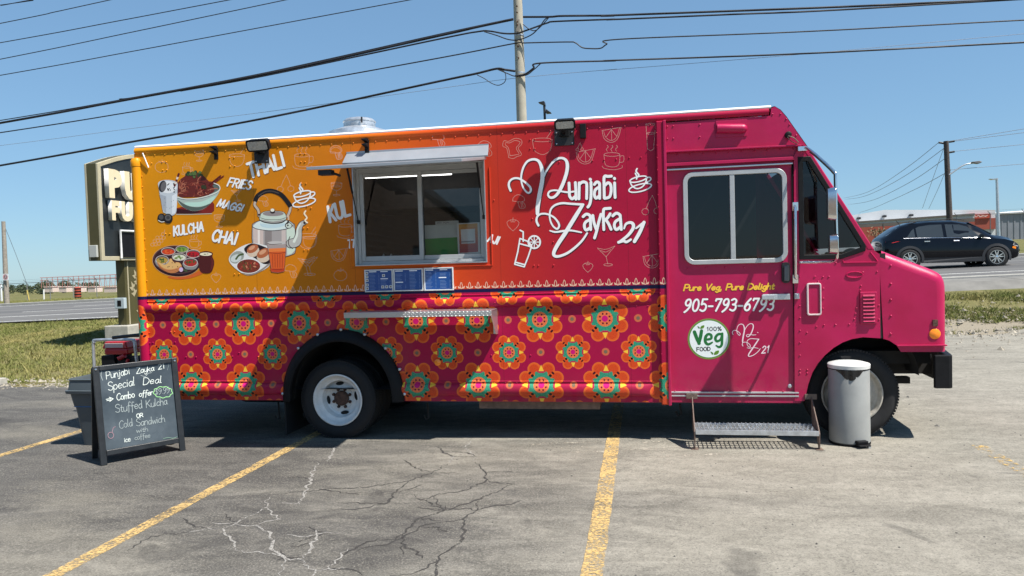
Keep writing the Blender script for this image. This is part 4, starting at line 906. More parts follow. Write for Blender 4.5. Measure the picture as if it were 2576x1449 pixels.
# --- cab fittings
p0, p1 = W(*C4(470, 150)), W(*C4(708, 262)); mb = MB(); mb.box(p0.x, p1.x, -.008, -.001, p1.z, p0.z); ML = mb.build('marker_lamp_base', M['magenta'], TR, bevel=.002)
ca, cb = W(*C4(480, 205), -.02), W(*C4(668, 205), -.02); mb = MB(); mb.tube([ca, cb, cb+Vector((.025, 0, 0)), cb+Vector((.043, 0, 0)), cb+Vector((.05, 0, 0))], [.043, .043, .038, .022, .004], 16); mb.build('marker_lamp_cover', M['magenta'], ML, smooth=50)
mb = MB(); c0 = W(*C4(1015, 255)); mb.lathe([(.03, .0), (.03, -.03), (.02, -.035), (0, -.035)], c0, (0, 1, 0), 12); mb.build('cable_grommet', M['black_plastic'], TR, smooth=40)
mb = MB(); mb.tube(catmull([W(*C4(1015, 260), -.03), W(*C4(1060, 275), -.05), W(*C4(1095, 310), -.03)], 5), .005, 5); mb.tube(catmull([W(*C4(1010, 265), -.03), W(*C4(1040, 300), -.04), W(*C4(1090, 325), -.02)], 5), .004, 5); mb.build('loose_wire', M['rustbrown'], TR)
# mirrors on a bent tube arm
arm = [(1120, 368, -.01), (1150, 352, -.04), (1190, 372, -.10), (1270, 440, -.22), (1362, 530, -.34), (1374, 580, -.36), (1380, 900, -.36), (1388, 1150, -.36), (1384, 1185, -.33), (1360, 1208, -.26), (1250, 1214, -.10), (1105, 1216, -.01)]
mb = MB(); mb.tube(catmull([W(*C4(x, y), Y) for x, y, Y in arm], 4), .0125, 8); MIR = mb.build('mirror_arm', M['chrome'], TR, smooth=50)
mb = MB(); mb.tube(catmull([W(*C4(x-8, y+10), Y-.02) for x, y, Y in arm[2:8]], 4), .006, 6); mb.build('mirror_cable', M['black_plastic'], MIR)
mb = MB(); p = W(*C4(1140, 350), -.02); mb.box(p.x-.06, p.x+.02, -.04, -.002, p.z-.03, p.z+.012); mb.build('arm_bracket', M['chrome'], MIR, bevel=.004)
for (x0, y0), (x1, y1) in (((1318, 650), (1372, 900)), ((1330, 1003), (1388, 1150))):
    a, b = W(*C4(x0, y0), -.42), W(*C4(x1, y1), -.42); cx, cz = (a.x+b.x)/2, (a.z+b.z)/2; hx, hz_ = (b.x-a.x)/2*.55, (a.z-b.z)/2
    mb = MB(); o_ = rrect(-.085, .085, -hz_, hz_, .045, 5)
    Mx = Matrix.Translation((cx, -.42, cz)) @ Matrix.Rotation(rad(84), 4, 'Z')
    mb.slab([Mx @ Vector((x, -.028, z)) for x, z in o_], [Mx @ Vector((x*.82, .035, z*.9)) for x, z in o_]); HD = mb.build('mirror_head', M['chrome'], MIR, smooth=40, bevel=.012)
    mb = MB(); mb.slab([Mx @ Vector((x*.92, -.031, z*.94)) for x, z in o_], [Mx @ Vector((x*.92, -.027, z*.94)) for x, z in o_]); mb.build('mirror_glass', mat('mirror_glass', (.8, .8, .8), .03, metal=1.), HD)
    mb = MB(); mb.tube([(cx, -.42, cz-.3*hz_), W(*C4(1384, (y0+y1)/2+10), -.36)], .01, 6); mb.build('mirror_clamp', M['chrome'], HD)
# grab bar, handles, latch
mb = MB(); mb.tube([W(*C4(1066, 785), -.005), W(*C4(1070, 800), -.06), W(*C4(1072, 830), -.065), W(*C4(1074, 1300), -.065), W(*C4(1078, 1330), -.06), W(*C4(1078, 1345), -.005)], .0125, 8); GB = mb.build('grab_bar', M['chrome'], TR, smooth=50)
for y in (795, 1340):
    p = W(*C4(1072, y)); mb = MB(); mb.box(p.x-.03, p.x+.02, -.03, -.001, p.z-.04, p.z+.04); mb.build('bar_foot', M['chrome'], GB, bevel=.004)
p0, p1 = W(*C4(965, 1215), .02), W(*C4(1030, 1370), .02); o_ = rrect(p0.x, p1.x, p1.z, p0.z, .03, 4)
mb = MB(); mb.slab([(x, -.006, z) for x, z in o_], [(x, .02, z) for x, z in o_]); HN = mb.build('door_handle', M['black_metal'], DOOR, bevel=.004)
mb = MB(); cx = (p0.x+p1.x)/2; mb.box(cx-.022, cx+.022, -.03, -.007, p1.z+.02, p0.z-.03); mb.build('pull', mat('grey_handle', (.12, .13, .14), .4, metal=.5), HN, bevel=.008)
a, b = W(*C5(800, 262), .015), W(*C5(1000, 262), .015); mb = MB(); mb.box(a.x, b.x, -.012, .02, a.z-.026, a.z+.026); mb.box(a.x-.01, a.x+.10, -.030, -.012, a.z-.02, a.z+.02); HS = mb.build('hasp_latch', M['galv'], DOOR, bevel=.003)
a = W(*C5(1048, 255)); mb = MB(); mb.box(a.x-.018, a.x+.024, -.03, -.001, a.z-.026, a.z+.026); mb.tube([(a.x, -.03, a.z-.02), (a.x, -.03, a.z+.02)], .012, 8); mb.build('hasp_staple', M['galv'], QP, bevel=.003)
p = W(*C5(1002, 915), .02); mb = MB(); mb.lathe([(.018, .004), (.018, -.004), (.012, -.008), (0, -.008)], p, (0, 1, 0), 14); mb.build('door_button', M['galv'], DOOR, smooth=40)
dxr = W(*C4(1050, 900)).x; mb = MB(); mb.box(dxr-.001, dxr+.007, .004, .03, dz0-.02, dz1); mb.build('door_edge_seal', M['black_plastic'], TR)
# filler flap, louvre, oval, trim on the quarter panel
p0, p1 = W(*C5(1122, 160)), W(*C5(1232, 395)); ring('filler_frame', rrect(p0.x, p1.x, p1.z, p0.z, .02, 4), rrect(p0.x+.016, p1.x-.012, p1.z+.014, p0.z-.014, .012, 4), -.022, .0, mat('pinkish_white_trim', (.62, .50, .50), .5, var=.1), QP)
mb = MB(); o_ = rrect(p0.x+.017, p1.x-.013, p1.z+.015, p0.z-.015, .012, 4); mb.slab([(x, -.012, z) for x, z in o_], [(x, -.001, z) for x, z in o_]); mb.build('filler_flap', M['magenta'], QP)
p0, p1 = W(*C6(540, 862)), W(*C6(636, 1035)); mb = MB(); mb.box(p0.x, p1.x, -.014, -.001, p1.z, p0.z); LV = mb.build('louvre_vent', M['magenta'], QP, bevel=.006)
for i in range(8):
    z = p1.z+.03+(p0.z-p1.z-.06)*i/7; mb = MB(); mb.slab([(p0.x+.025, -.015, z-.006), (p0.x+.025, -.028, z-.010), (p0.x+.025, -.020, z+.006)], [(p1.x-.022, -.015, z-.006), (p1.x-.022, -.028, z-.010), (p1.x-.022, -.020, z+.006)]); mb.build('louvre_slat', M['magenta'], LV)
    mb = MB(); mb.box(p0.x+.025, p1.x-.022, -.0148, -.0142, z-.018, z-.007); mb.build('louvre_slot', M['chassis'], LV)
c0 = W(*C6(513, 769)); mb = MB(); mb.tube([c0 + Vector((.068*math.cos(q_), -.003, .027*math.sin(q_))) for q_ in [2*math.pi*i/28 for i in range(28)]], .006, 6, closed=True); mb.build('oval_boss', M['magenta'], QP, smooth=60)
mb = MB(); mb.tube([W(*C6(x, y), -.003) for x, y in ((450, 690), (455, 703), (640, 700), (636, 690), (600, 645))], .006, 6); mb.build('cowl_bead', M['magenta'], QP, smooth=60)
# --- rivets
def rivets(name, T, pts, parent, Y=0., r=.0085, m=None):
    mb = MB()
    for p in pts:
        c0 = W(*T(*p), Y); c0.y = Y + (yrib(c0.x, c0.z) if Y == 0 else 0)
        mb.lathe([(r, 0.), (r*.85, -r*.45), (r*.4, -r*.75), (0, -r*.8)], c0, (0, 1, 0), 8)
    mb.build(name, m or M['wrap'], parent, smooth=60, kind='stuff')
xs = [XR+.10+.118*i for i in range(46)]
mb = MB()
for x in xs: mb.lathe([(.0085, 0), (.007, -.004), (0, -.007)], (x, 0, 3.036), (0, 1, 0), 8)
for i in range(26): mb.lathe([(.0075, 0), (.006, -.004), (0, -.006)], (XR+.052, 0, 2.93-.112*i if 2.93-.112*i > .5 else .5), (0, 1, 0), 8)
for i in range(22): mb.lathe([(.006, 0), (.005, -.004), (0, -.006)], (px0+.008, -.042, 2.95-.115*i), (0, 1, 0), 8)
for i in range(52): mb.lathe([(.006, 0), (.005, -.004), (0, -.006)], (XR+.1+.105*i, 0, 1.334), (0, 1, 0), 8)
mb.build('rivets', M['wrap'], BODY, smooth=60, kind='stuff')
rivets('rivets', C1, [(300, 250), (335, 250), (305, 322), (340, 322), (297, 178), (335, 176), (890, 215), (930, 212), (896, 290), (936, 286), (1512, 178), (1550, 178), (1515, 250), (1551, 250), (1520, 440), (1560, 440), (1497, 660), (1570, 640), (1605, 655), (1540, 832), (1576, 830), (1545, 1024), (1581, 1024), (935, 1235), (975, 1233), (330, 880), (366, 880), (880, 690), (986, 690), (925, 856), (958, 855), (208, 262)], BODY)
rivets('rivets', C3, [(285, 215), (322, 212), (445, 218), (285, 285), (322, 285), (770, 378), (860, 372), (955, 367), (1055, 355), (1145, 353), (512, 390), (303, 830), (465, 1010), (315, 1192), (350, 1192), (468, 1190), (5, 685)], BODY)
rivets('rivets', C7, [(320, 380), (290, 382), (152, 465), (325, 462), (770, 572), (820, 545), (970, 575), (408, 578), (488, 578), (1092, 382)], BODY)
rivets('rivets', C8, [(1568, 982), (1978, 982), (1610, 432), (1600, 1270), (1715, 1270), (1832, 1270)], BODY)
rivets('rivets', C4, [(170, 145), (265, 138), (360, 130), (457, 128), (555, 120), (648, 113), (748, 106), (848, 100), (900, 97), (960, 95), (1003, 133), (1028, 175), (1078, 258), (105, 190), (150, 187), (350, 175), (105, 282), (152, 280), (350, 268), (1100, 1325), (1218, 1325), (1280, 1325), (1325, 1323), (1245, 1360), (1378, 1220)], TR, m=M['magenta'])
rivets('rivets', C4, [(180+97*i, 404-5*i) for i in range(10)], TR, .018, m=M['magenta'])
rivets('rivets', C4, [(258, 1260), (398, 1255), (540, 1252), (685, 1250)], DOOR, .022, m=M['magenta'])
rivets('rivets', C5, [(158, 950), (278, 950), (413, 952), (550, 950), (688, 953), (830, 956), (952, 955)], SILL, .0, m=M['magenta'])
rivets('rivets', C6, [(560, 755), (636, 752), (548, 828), (546, 852), (345, 843), (345, 897), (342, 952), (307, 1050), (348, 1042), (410, 1040), (485, 1038), (255, 1083), (525, 950), (520, 980), (513, 1010), (217, 1003), (217, 1072), (217, 1137), (217, 1207), (217, 1285), (257, 1285), (217, 1304), (257, 1304), (215, 938), (646, 935), (646, 1012), (300, 778)], QP, m=M['magenta'])
rivets('rivets', C6, hood_rv, HOOD, .03, .011, M['magenta'])
# --- entry step: rusty side plates, galvanised grip tread
sl0, sr0 = W(*C5(268, 1000), -.03), W(*C5(1130, 1000), -.03)
def gz_(x): return base(x)+.005
tz = .235; yb, yf = -.06, -.34
tx0, tx1 = W(*C5(305, 1260), yf).x, W(*C5(1222, 1268), yf).x
STEP = bpy.data.objects.new('entry_step', None); STEP.location = ((tx0+tx1)/2, -.2, base(1)); COL.objects.link(STEP); setparent(STEP, TR)
for x in (tx0, tx1):
    mb = MB(); p_ = [(-.012, ZB+.055), (-.035, ZB+.055), (-.30, tz+.02), (yf, tz-.03), (yf+.005, gz_(x)), (yf+.05, gz_(x)), (-.24, tz-.06), (-.05, tz-.06)]
    mb.slab([(x-.004, y, z) for y, z in p_], [(x+.004, y, z) for y, z in p_]); mb.box(x-.03, x+.03, yf-.01, yf+.07, gz_(x)-.004, gz_(x)+.004)
    pl = mb.build('side_plate', M['rustbrown'], STEP)
    mb = MB(); mb.box(x-.055, x+.05, -.011, -.002, ZB+.035, ZB+.085); mb.build('mounting_tab', M['rustbrown'], STEP, bevel=.002)
mb = MB(); mb.box(tx0+.006, tx1-.006, yf-.004, yf+.002, tz-.044, tz); mb.box(tx0+.006, tx1-.006, yb-.002, yb+.004, tz-.055, tz); TRD = mb.build('tread_channel', M['galv'], STEP, bevel=.002)
mb = MB(); nx = 26
for j in range(4):
    y = yf+.034+(yb-yf-.068)*j/3; mb.box(tx0+.006, tx1-.006, y-.007, y+.007, tz-.024, tz-.016)
    for i in range(nx):
        x = tx0+.02+(tx1-tx0-.04)*(i+.5*(j % 2))/nx; mb.slab([(x-.009, y-.010, tz-.016), (x-.003, y-.010, tz+.014), (x+.005, y-.010, tz+.014), (x+.009, y-.010, tz-.016)], [(x-.009, y+.010, tz-.016), (x-.003, y+.010, tz+.014), (x+.005, y+.010, tz+.014), (x+.009, y+.010, tz-.016)])
for i in range(nx+1):
    x = tx0+.012+(tx1-tx0-.024)*i/nx; mb.box(x-.003, x+.003, yf, yb, tz-.0195, tz-.0125)
mb.build('grip_grating', M['galv'], STEP, kind='stuff')
# ================================================================== PRINT ON THE TRUCK
side = lambda px, py, h: (lambda p: (p.x, yrib(p.x, p.z)-h, p.z))(W(px, py))
doorp = lambda px, py, h: (lambda p: (p.x, .022-h, p.z))(W(px, py, .022))
L1 = crop(1880, 570, 2480, 2070); V1 = crop(2540, 1050, 2940, 1870); N1 = crop(500, 560, 900, 1811); T1 = crop(540, 860, 840, 2174); K1 = crop(820, 680, 1220, 1525); F1 = crop(900, 480, 1500, 2070)
WH = sr(240, 240, 238); SHD = sr(70, 14, 26)
def fit(dec, s, x0, y0, x1, y1, h, wd, col, slant=.16, sp=18, jit=0., sh=None):
    ang = math.degrees(math.atan2(y0-y1, x1-x0)); L = math.hypot(x1-x0, y1-y0); tot = sum(GL[c][0]+sp for c in s)-sp
    if sh: text(dec, s, x0+sh[0], y0+sh[1], h, wd, sh[2], ang, slant, sp, L/(tot*h/100), jit)
    return text(dec, s, x0, y0, h, wd, col, ang, slant, sp, L/(tot*h/100), jit)
# brush words
for T, s, x0, y0, x1, y1, h, wd in ((C1, 'THALI', 1072, 392, 1376, 286, 124, 24), (C1, 'FRIES', 870, 462, 1068, 494, 74, 14), (C1, 'MAGGI', 780, 640, 990, 688, 66, 14), (C1, 'KULCHA', 404, 900, 660, 855, 80, 16), (C1, 'CHAI', 734, 944, 938, 970, 98, 20), (C2, 'KUL', 182, 850, 338, 800, 118, 22), (C2, 'TI', 318, 1055, 366, 1050, 60, 13), (C2, 'AJI', 1402, 1005, 1478, 1026, 58, 13)):
    d = Decal(T, side); fit(d, s, x0, y0, x1, y1, h, wd, WH, .12 if s == 'THALI' else .20 if s not in ('FRIES', 'MAGGI') else .30, 20, 3., (3, 4, sr(120, 70, 12)) if T is C1 else None); d.build('brush_lettering', M['print'], BODY, label='white slanted brush lettering')
# big logo
pst = [(120, 500, 30), (98, 440, 30), (105, 385, 27), (150, 345, 26), (215, 340, 26), (270, 365, 26), (330, 410, 26), (375, 460, 28), (380, 505, 26), (350, 530, 24), (310, 500, 22), (275, 440, 22), (258, 360, 22), (262, 280, 24), (290, 190, 26), (340, 120, 28), (410, 95, 30), (470, 108, 34), (505, 155, 40), (525, 220, 48), (533, 290, 50), (528, 380, 52), (505, 500, 54), (484, 620, 54), (470, 720, 52), (468, 800, 44)]
pbo = [(548, 330, 18), (580, 250, 24), (640, 160, 26), (710, 95, 28), (780, 78, 30), (835, 105, 36), (855, 170, 44), (848, 250, 44), (820, 350, 44), (780, 450, 44), (735, 530, 38), (685, 580, 34), (635, 590, 30), (605, 555, 26), (625, 510, 24), (690, 495, 22), (760, 505, 22), (850, 520, 24), (950, 510, 22)]
zst = [(480, 950, 30), (455, 890, 28), (470, 830, 26), (520, 800, 24), (600, 805, 24), (680, 845, 24), (735, 910, 26), (748, 960, 26), (720, 995, 24), (670, 960, 22), (635, 890, 22), (625, 810, 22), (645, 735, 24), (700, 685, 26), (790, 662, 28), (900, 670, 28), (1060, 680, 30)]
zdi = [(1048, 690, 42), (980, 800, 50), (900, 930, 52), (820, 1060, 52), (740, 1180, 50), (684, 1285, 46), (684, 1338, 40), (740, 1350, 34), (850, 1310, 32), (960, 1230, 30), (1050, 1140, 28), (1110, 1050, 24)]
zcr = [(630, 1018, 18), (700, 1035, 24), (800, 1022, 26), (900, 1015, 24), (1035, 1040, 20)]
lw = 37
low = [[(876, 402), (880, 500), (884, 570), (915, 606), (950, 580)], [(958, 396), (964, 500), (966, 610)], [(1008, 400), (1006, 500), (1004, 606)], [(1008, 420), (1050, 388), (1096, 398), (1106, 440), (1104, 602)], [(1160, 392), (1162, 520), (1156, 620), (1142, 680), (1120, 712)], [(1150, 352), (1154, 358)],
 [(1204, 420), (1234, 388), (1266, 402), (1272, 440), (1272, 600)], [(1268, 452), (1218, 488), (1204, 545), (1222, 598), (1266, 570)], [(1424, 312), (1378, 316), (1340, 312), (1328, 350), (1330, 460), (1332, 596)], [(1340, 432), (1382, 398), (1416, 430), (1420, 510), (1398, 580), (1338, 600)], [(1466, 400), (1468, 500), (1472, 588)], [(1462, 340), (1466, 346)],
 [(1058, 836), (1100, 804), (1146, 822), (1152, 860), (1156, 1004)], [(1150, 872), (1090, 908), (1074, 962), (1098, 1010), (1150, 978)], [(1184, 822), (1198, 910), (1228, 1000)], [(1290, 806), (1262, 900), (1234, 1020), (1206, 1112)], [(1410, 728), (1362, 732), (1330, 738), (1320, 780), (1322, 900), (1326, 1004)], [(1408, 800), (1376, 850), (1336, 884)], [(1356, 880), (1388, 930), (1420, 1000)],
 [(1442, 826), (1486, 792), (1532, 812), (1540, 850), (1552, 1002)], [(1538, 862), (1478, 900), (1462, 956), (1488, 1004), (1540, 968)]]
two = [[(1588, 990, 22), (1612, 932, 30), (1668, 912, 36), (1706, 936, 42), (1702, 992, 42), (1636, 1080, 38), (1532, 1162, 34)], [(1516, 1168, 36), (1580, 1150, 36), (1618, 1164, 34), (1676, 1132, 28)], [(1742, 988, 22), (1800, 945, 30), (1848, 912, 38)], [(1846, 910, 42), (1790, 1040, 46), (1722, 1158, 44)]]
d = Decal(L1, side)
for dx, dy, col in ((11, 12, SHD), (0, 0, WH)):
    for s in (pst, pbo, zst, zdi, zcr, *two): d.stroke([(x+dx, y+dy, q) for x, y, q in s], 0, col, 5)
    for s in low: d.stroke([(x+dx, y+dy) for x, y in s], lw, col, 5)
d.build('logo_lettering', M['print'], BODY, label='large white script logo with dark drop shadow')
def cup_icon(d, dx, dy, col, wd=17):
    c_, s_ = math.cos(rad(-14)), math.sin(rad(-14))
    el = lambda cx, cy, rx, ry: [(cx+dx+rx*math.cos(a)*c_-ry*math.sin(a)*s_, cy+dy+rx*math.cos(a)*s_+ry*math.sin(a)*c_) for a in [2*math.pi*i/22 for i in range(22)]]
    d.stroke(el(1772, 352, 112, 32), wd, col, 2, True); d.stroke([(1664+dx, 376+dy), (1690+dx, 436+dy), (1752+dx, 474+dy), (1824+dx, 450+dy), (1868+dx, 390+dy), (1880+dx, 326+dy)], wd, col)
    d.stroke([(1884+dx, 330+dy), (1926+dx, 330+dy), (1930+dx, 362+dy), (1876+dx, 398+dy)], wd, col); d.stroke(el(1796, 464, 150, 46), wd, col, 2, True)
    d.stroke([(1756+dx, 216+dy), (1744+dx, 250+dy), (1778+dx, 296+dy), (1764+dx, 322+dy)], wd*1.2, col); d.stroke([(1734+dx, 276+dy), (1752+dx, 318+dy), (1750+dx, 350+dy)], wd*1.1, col)
for T, dx, dy in ((L1, 0, 0), (F1, -966, 500)):
    d = Decal(T, side); cup_icon(d, dx+5, dy+6, SHD if T is L1 else sr(130, 76, 14)); cup_icon(d, dx, dy, WH); d.build('cup_icon', M['print'], BODY)
d = Decal(C3, side)
for dx, col in ((3, SHD), (0, WH)):
    for s in ([(207, 982), (190, 1085), (166, 1182), (240, 1202), (272, 1120), (298, 1040)], [(207, 982), (262, 1002), (292, 1030)], [(205, 1022), (290, 1045)], [(172, 1166), (238, 1184)], [(208, 918), (232, 930), (232, 1004)]): d.stroke([(x+dx, y+dx) for x, y in s], 11, col, 0)
    d.stroke([(318+dx+46*math.cos(a), 1010+dx+48*math.sin(a)) for a in [2*math.pi*i/24 for i in range(24)]], 13, col, 2, True)
    for i in range(8): d.stroke([(318+dx, 1010+dx), (318+dx+44*math.cos(i*math.pi/4), 1010+dx+46*math.sin(i*math.pi/4))], 7, col, 0)
d.build('drink_icon', M['print'], BODY)
# door lettering
d = Decal(V1, doorp); fit(d, 'Pure Veg, Pure Delight', 112, 186, 1690, 160, 104, 25, sr(244, 190, 60), .22, 12, 0, (4, 6, sr(110, 30, 20))); d.build('slogan_lettering', M['print'], DOOR, label='yellow script slogan')
d = Decal(V1, doorp); fit(d, '905-793-6793', 118, 548, 1672, 528, 205, 33, WH, .20, 20, 0, (4, 5, SHD)); d.build('phone_number', M['print'], DOOR, label='white slanted numerals reading 905-793-6793')
d = Decal(V1, doorp); gr, bk = sr(22, 108, 48), sr(20, 24, 26)
d.ell(553, 1033, 372, 358, sr(118, 142, 62), n=48); d.ell(553, 1033, 350, 336, sr(60, 120, 40), n=48); d.ell(553, 1033, 338, 324, sr(232, 238, 236), n=48)
fit(d, '100%', 520, 894, 772, 886, 66, 14, bk, .02, 22); fit(d, 'FOOD', 342, 1248, 578, 1238, 64, 15, bk, .0, 20)
d.stroke([(300, 912, 62), (345, 1030, 62), (384, 1112, 56)], 0, gr, 5); d.stroke([(424, 892, 58), (404, 1010, 60), (376, 1114, 50)], 0, gr, 5)
d.stroke([(500, 1046, 40), (590, 1026, 44), (592, 966, 46), (540, 950, 46), (496, 1000, 54), (492, 1084, 52), (540, 1128, 46), (612, 1094, 30)], 0, gr, 6)
d.stroke([(786, 950, 44), (716, 952, 46), (668, 1012, 50), (690, 1072, 46), (750, 1050, 40), (780, 980, 40)], 0, gr, 6); d.stroke([(786, 940, 46), (784, 1060, 46), (776, 1140, 46), (732, 1176, 42), (680, 1148, 26)], 0, gr, 6)
for x, y, s in ((440, 822, 1), (690, 1270, 1.25)):
    d.poly([(x-40*s, y+28*s), (x-20*s, y-15*s), (x+30*s, y-28*s), (x+28*s, y+8*s), (x-5*s, y+32*s)], sr(96, 140, 40), 4); d.poly([(x-52*s, y+30*s), (x-70*s, y+22*s), (x-88*s, y-12*s), (x-62*s, y-4*s), (x-48*s, y+12*s)], sr(70, 120, 40), 4); d.stroke([(x-36*s, y+26*s), (x+14*s, y-14*s)], 5, sr(40, 84, 24), 0)
d.build('round_badge', M['print'], DOOR, label='round white badge with green rim, leaves and lettering')
d = Decal(V1, doorp); mpv = lambda x, y, q: (965+.484*(x-98), 765+.45*(y-78), q*.42)
for s in (pst, pbo, zst, zdi, zcr): d.stroke([mpv(*p) for p in s], 0, sr(240, 214, 220), 5)
text(d, '21', 1478, 1284, 118, 18, sr(240, 214, 220), 6, .28, 22, 1.); d.stroke([(1408, 918), (1412, 922)], 16, sr(240, 190, 205), 0)
d.build('monogram', M['print'], DOOR, label='small pale script monogram with 21')
# lotus border above the navy band
d = Decal(ID, lambda x, z, h: (x, (yrib(x, z) if x < px0 else -.042)-h, z)); lc_ = sr(232, 186, 160)
for i in range(65):
    x, z0 = XR+.03+.0855*i, 1.5345
    d.poly([(x-.030, z0+.006), (x-.037, z0+.030), (x-.020, z0+.022), (x-.004, z0+.004)], lc_); d.poly([(x+.030, z0+.006), (x+.037, z0+.030), (x+.020, z0+.022), (x+.004, z0+.004)], lc_)
    d.stroke([(x, z0+.002), (x-.012, z0+.030), (x, z0+.066), (x+.012, z0+.030)], .006, lc_, 3, True); d.n = i % 4
d.build('lotus_border', M['print'], BODY, kind='stuff')
# faint doodles
DD = {'cup': 's8,60 12,20 30,8 60,8 74,24 76,60|e42,60 34,8|s76,52 92,54 92,30 74,26|s0,10 10,0 50,-6 84,2 86,12|s22,74 18,84 26,92 22,100|s42,74 38,84 46,92 42,100|s62,74 58,84 66,92 62,100',
 'mushroom': 's5,55 10,80 40,98 75,85 85,60 60,50 35,52 5,55|s40,52 48,20 60,5 85,10 88,30 70,52|l60,45 66,12|l68,46 76,16', 'lemon': 'l0,62 100,80|s0,62 10,20 45,0 80,18 100,80|s8,58 18,28 46,10 74,26 90,74|l48,68 22,30|l48,68 50,14|l48,68 76,32',
 'cherry': 'e20,16 18,16|e82,20 18,16|s24,32 40,70 56,100|s80,36 70,70 56,100', 'strawberry': 's50,2 20,30 6,62 28,82 72,82 94,62 80,30 50,2|l50,82 50,100|s30,82 42,66 50,78 58,66 70,82',
 'glass': 'l22,170 32,10|s32,10 50,0 70,10|l70,10 84,170|e52,168 32,6|e52,110 26,6', 'martini': 'l0,100 52,48|l104,112 52,48|s0,100 50,92 104,112|l52,48 62,4|e64,0 26,7|s20,86 50,76 80,92', 'bowl': 'e50,70 48,9|s2,70 12,20 40,2 62,2 88,22 98,70|l70,78 92,112',
 'goblet': 's10,100 14,60 40,44 66,44 90,62 94,100|e52,98 42,7|e52,74 30,6|l52,44 52,10|e52,5 26,6', 'tomato': 'e50,42 48,40|s30,84 50,72 72,86|l50,74 54,96', 'bread': 's30,5 20,50 2,60 6,86 30,84 60,98 90,92 92,70 76,50 92,20 70,10 50,0 30,5|s36,14 28,52 14,66 16,78 34,76 60,88 82,82 82,72 66,50 80,24 62,18 36,14',
 'grapes': '|'.join('e%d,%d 10,10' % p for p in ((20, 20), (40, 22), (60, 26), (34, 40), (54, 44), (74, 44), (50, 62), (70, 64), (88, 62), (84, 82))) + '|l90,90 96,110'}
dl = [(C1, 'goblet', 575, 245, 95), (C1, 'bowl', 885, 290, 140), (C1, 'cup', 1445, 306, 190), (C1, 'mushroom', 1770, 235, 115), (C1, 'cherry', 1305, 515, 150), (C1, 'goblet', 745, 825, 108), (C1, 'grapes', 185, 1005, 145), (C1, 'cup', 530, 1012, 120), (C1, 'strawberry', 725, 1312, 95), (C1, 'mushroom', 1368, 1272, 125), (C1, 'martini', 1490, 1236, 140), (C1, 'bowl', 1530, 1005, 130), (C1, 'mushroom', 1140, 645, 100), (C1, 'tomato', 235, 345, 120), (C1, 'cup', 470, 360, 105), (C1, 'martini', 905, 590, 90),
 (C2, 'mushroom', 175, 372, 115), (C2, 'goblet', 180, 650, 100), (C2, 'cup', 235, 972, 150), (C2, 'lemon', 188, 1160, 130), (C2, 'tomato', 210, 1312, 105), (C2, 'mushroom', 970, 275, 115), (C2, 'mushroom', 1322, 350, 130), (C2, 'bowl', -70, 1062, 150), (C2, 'martini', -40, 1260, 120),
 (C3, 'bread', 72, 362, 160), (C3, 'bowl', 300, 330, 162), (C3, 'lemon', 845, 236, 148), (C3, 'lemon', 643, 404, 148), (C3, 'cup', 845, 438, 180), (C3, 'glass', 1158, 300, 122), (C3, 'mushroom', 145, 755, 115), (C3, 'strawberry', 100, 925, 105), (C3, 'cherry', 1150, 798, 150), (C3, 'martini', 808, 1186, 130), (C3, 'strawberry', 690, 1246, 88), (C3, 'lemon', 1162, 1212, 145), (C3, 'cherry', 640, 300, 60)]
for T, k_, x, y, s in dl:
    d = Decal(T, side, base=.0008, step=.000006); d.draw(DD[k_], lambda u, v: (x+u*s/100, y-v*s/100), 4.2, sr(255, 226, 205), 4); d.build('faint_doodle', M['faint'], BODY)
# --- food pictures
rg = random.Random(21)
d = Decal(N1, side)
d.poly([(730, 1000), (730, 1092), (1320, 1086), (1372, 1044), (1374, 930), (1335, 880), (1000, 940)], sr(128, 34, 24)); d.poly([(730, 1010), (730, 1094), (1000, 1094), (1180, 1060), (1000, 1030)], sr(58, 18, 20)); d.stroke([(730, 1104), (1000, 1104), (1330, 1092)], 14, sr(190, 180, 160), 0)
d.poly([(1250, 700), (1370, 575), (1455, 625), (1460, 710), (1350, 770)], sr(92, 106, 98), 5)
d.poly([(742, 800), (765, 900), (850, 985), (980, 1042), (1110, 1040), (1230, 990), (1340, 890), (1430, 780), (1475, 670), (1400, 720), (1200, 800), (1000, 832), (850, 830)], sr(176, 190, 178), 4)
d.poly([(756, 862), (850, 982), (980, 1040), (1110, 1038), (1230, 988), (1310, 920), (1150, 975), (1000, 975), (860, 925)], sr(84, 96, 88), 4); d.poly([(870, 905), (1150, 890), (1395, 790), (1330, 890), (1190, 962), (960, 966)], sr(186, 220, 202), 4)
d.poly([(742, 700), (745, 620), (790, 520), (870, 460), (950, 400), (1080, 390), (1180, 440), (1270, 530), (1350, 620), (1372, 720), (1200, 796), (980, 814), (790, 806)], sr(102, 36, 28), 4)
for i in range(58):
    cx, cy = rg.uniform(770, 1340), rg.uniform(450, 790)
    if cy < 470+abs(cx-1030)*.62: continue
    a = rg.uniform(0, 6.28); P = [(cx, cy)]
    for q in range(5): a += rg.uniform(-1.5, 1.5); P.append((P[-1][0]+34*math.cos(a), min(800, P[-1][1]+30*math.sin(a))))
    d.stroke(P, rg.uniform(9, 15), sr(*rg.choice([(160, 82, 58), (186, 112, 84), (140, 56, 42), (70, 20, 18), (120, 44, 32)])), 3)
for i in range(26): d.ell(rg.gauss(1020, 75), rg.gauss(425, 28), rg.uniform(14, 34), rg.uniform(12, 24), sr(*rg.choice([(58, 80, 38), (40, 60, 28), (86, 108, 54)])), rg.uniform(0, 180), 10)
d.ell(1200, 640, 50, 34, sr(52, 56, 30), 20, 12)
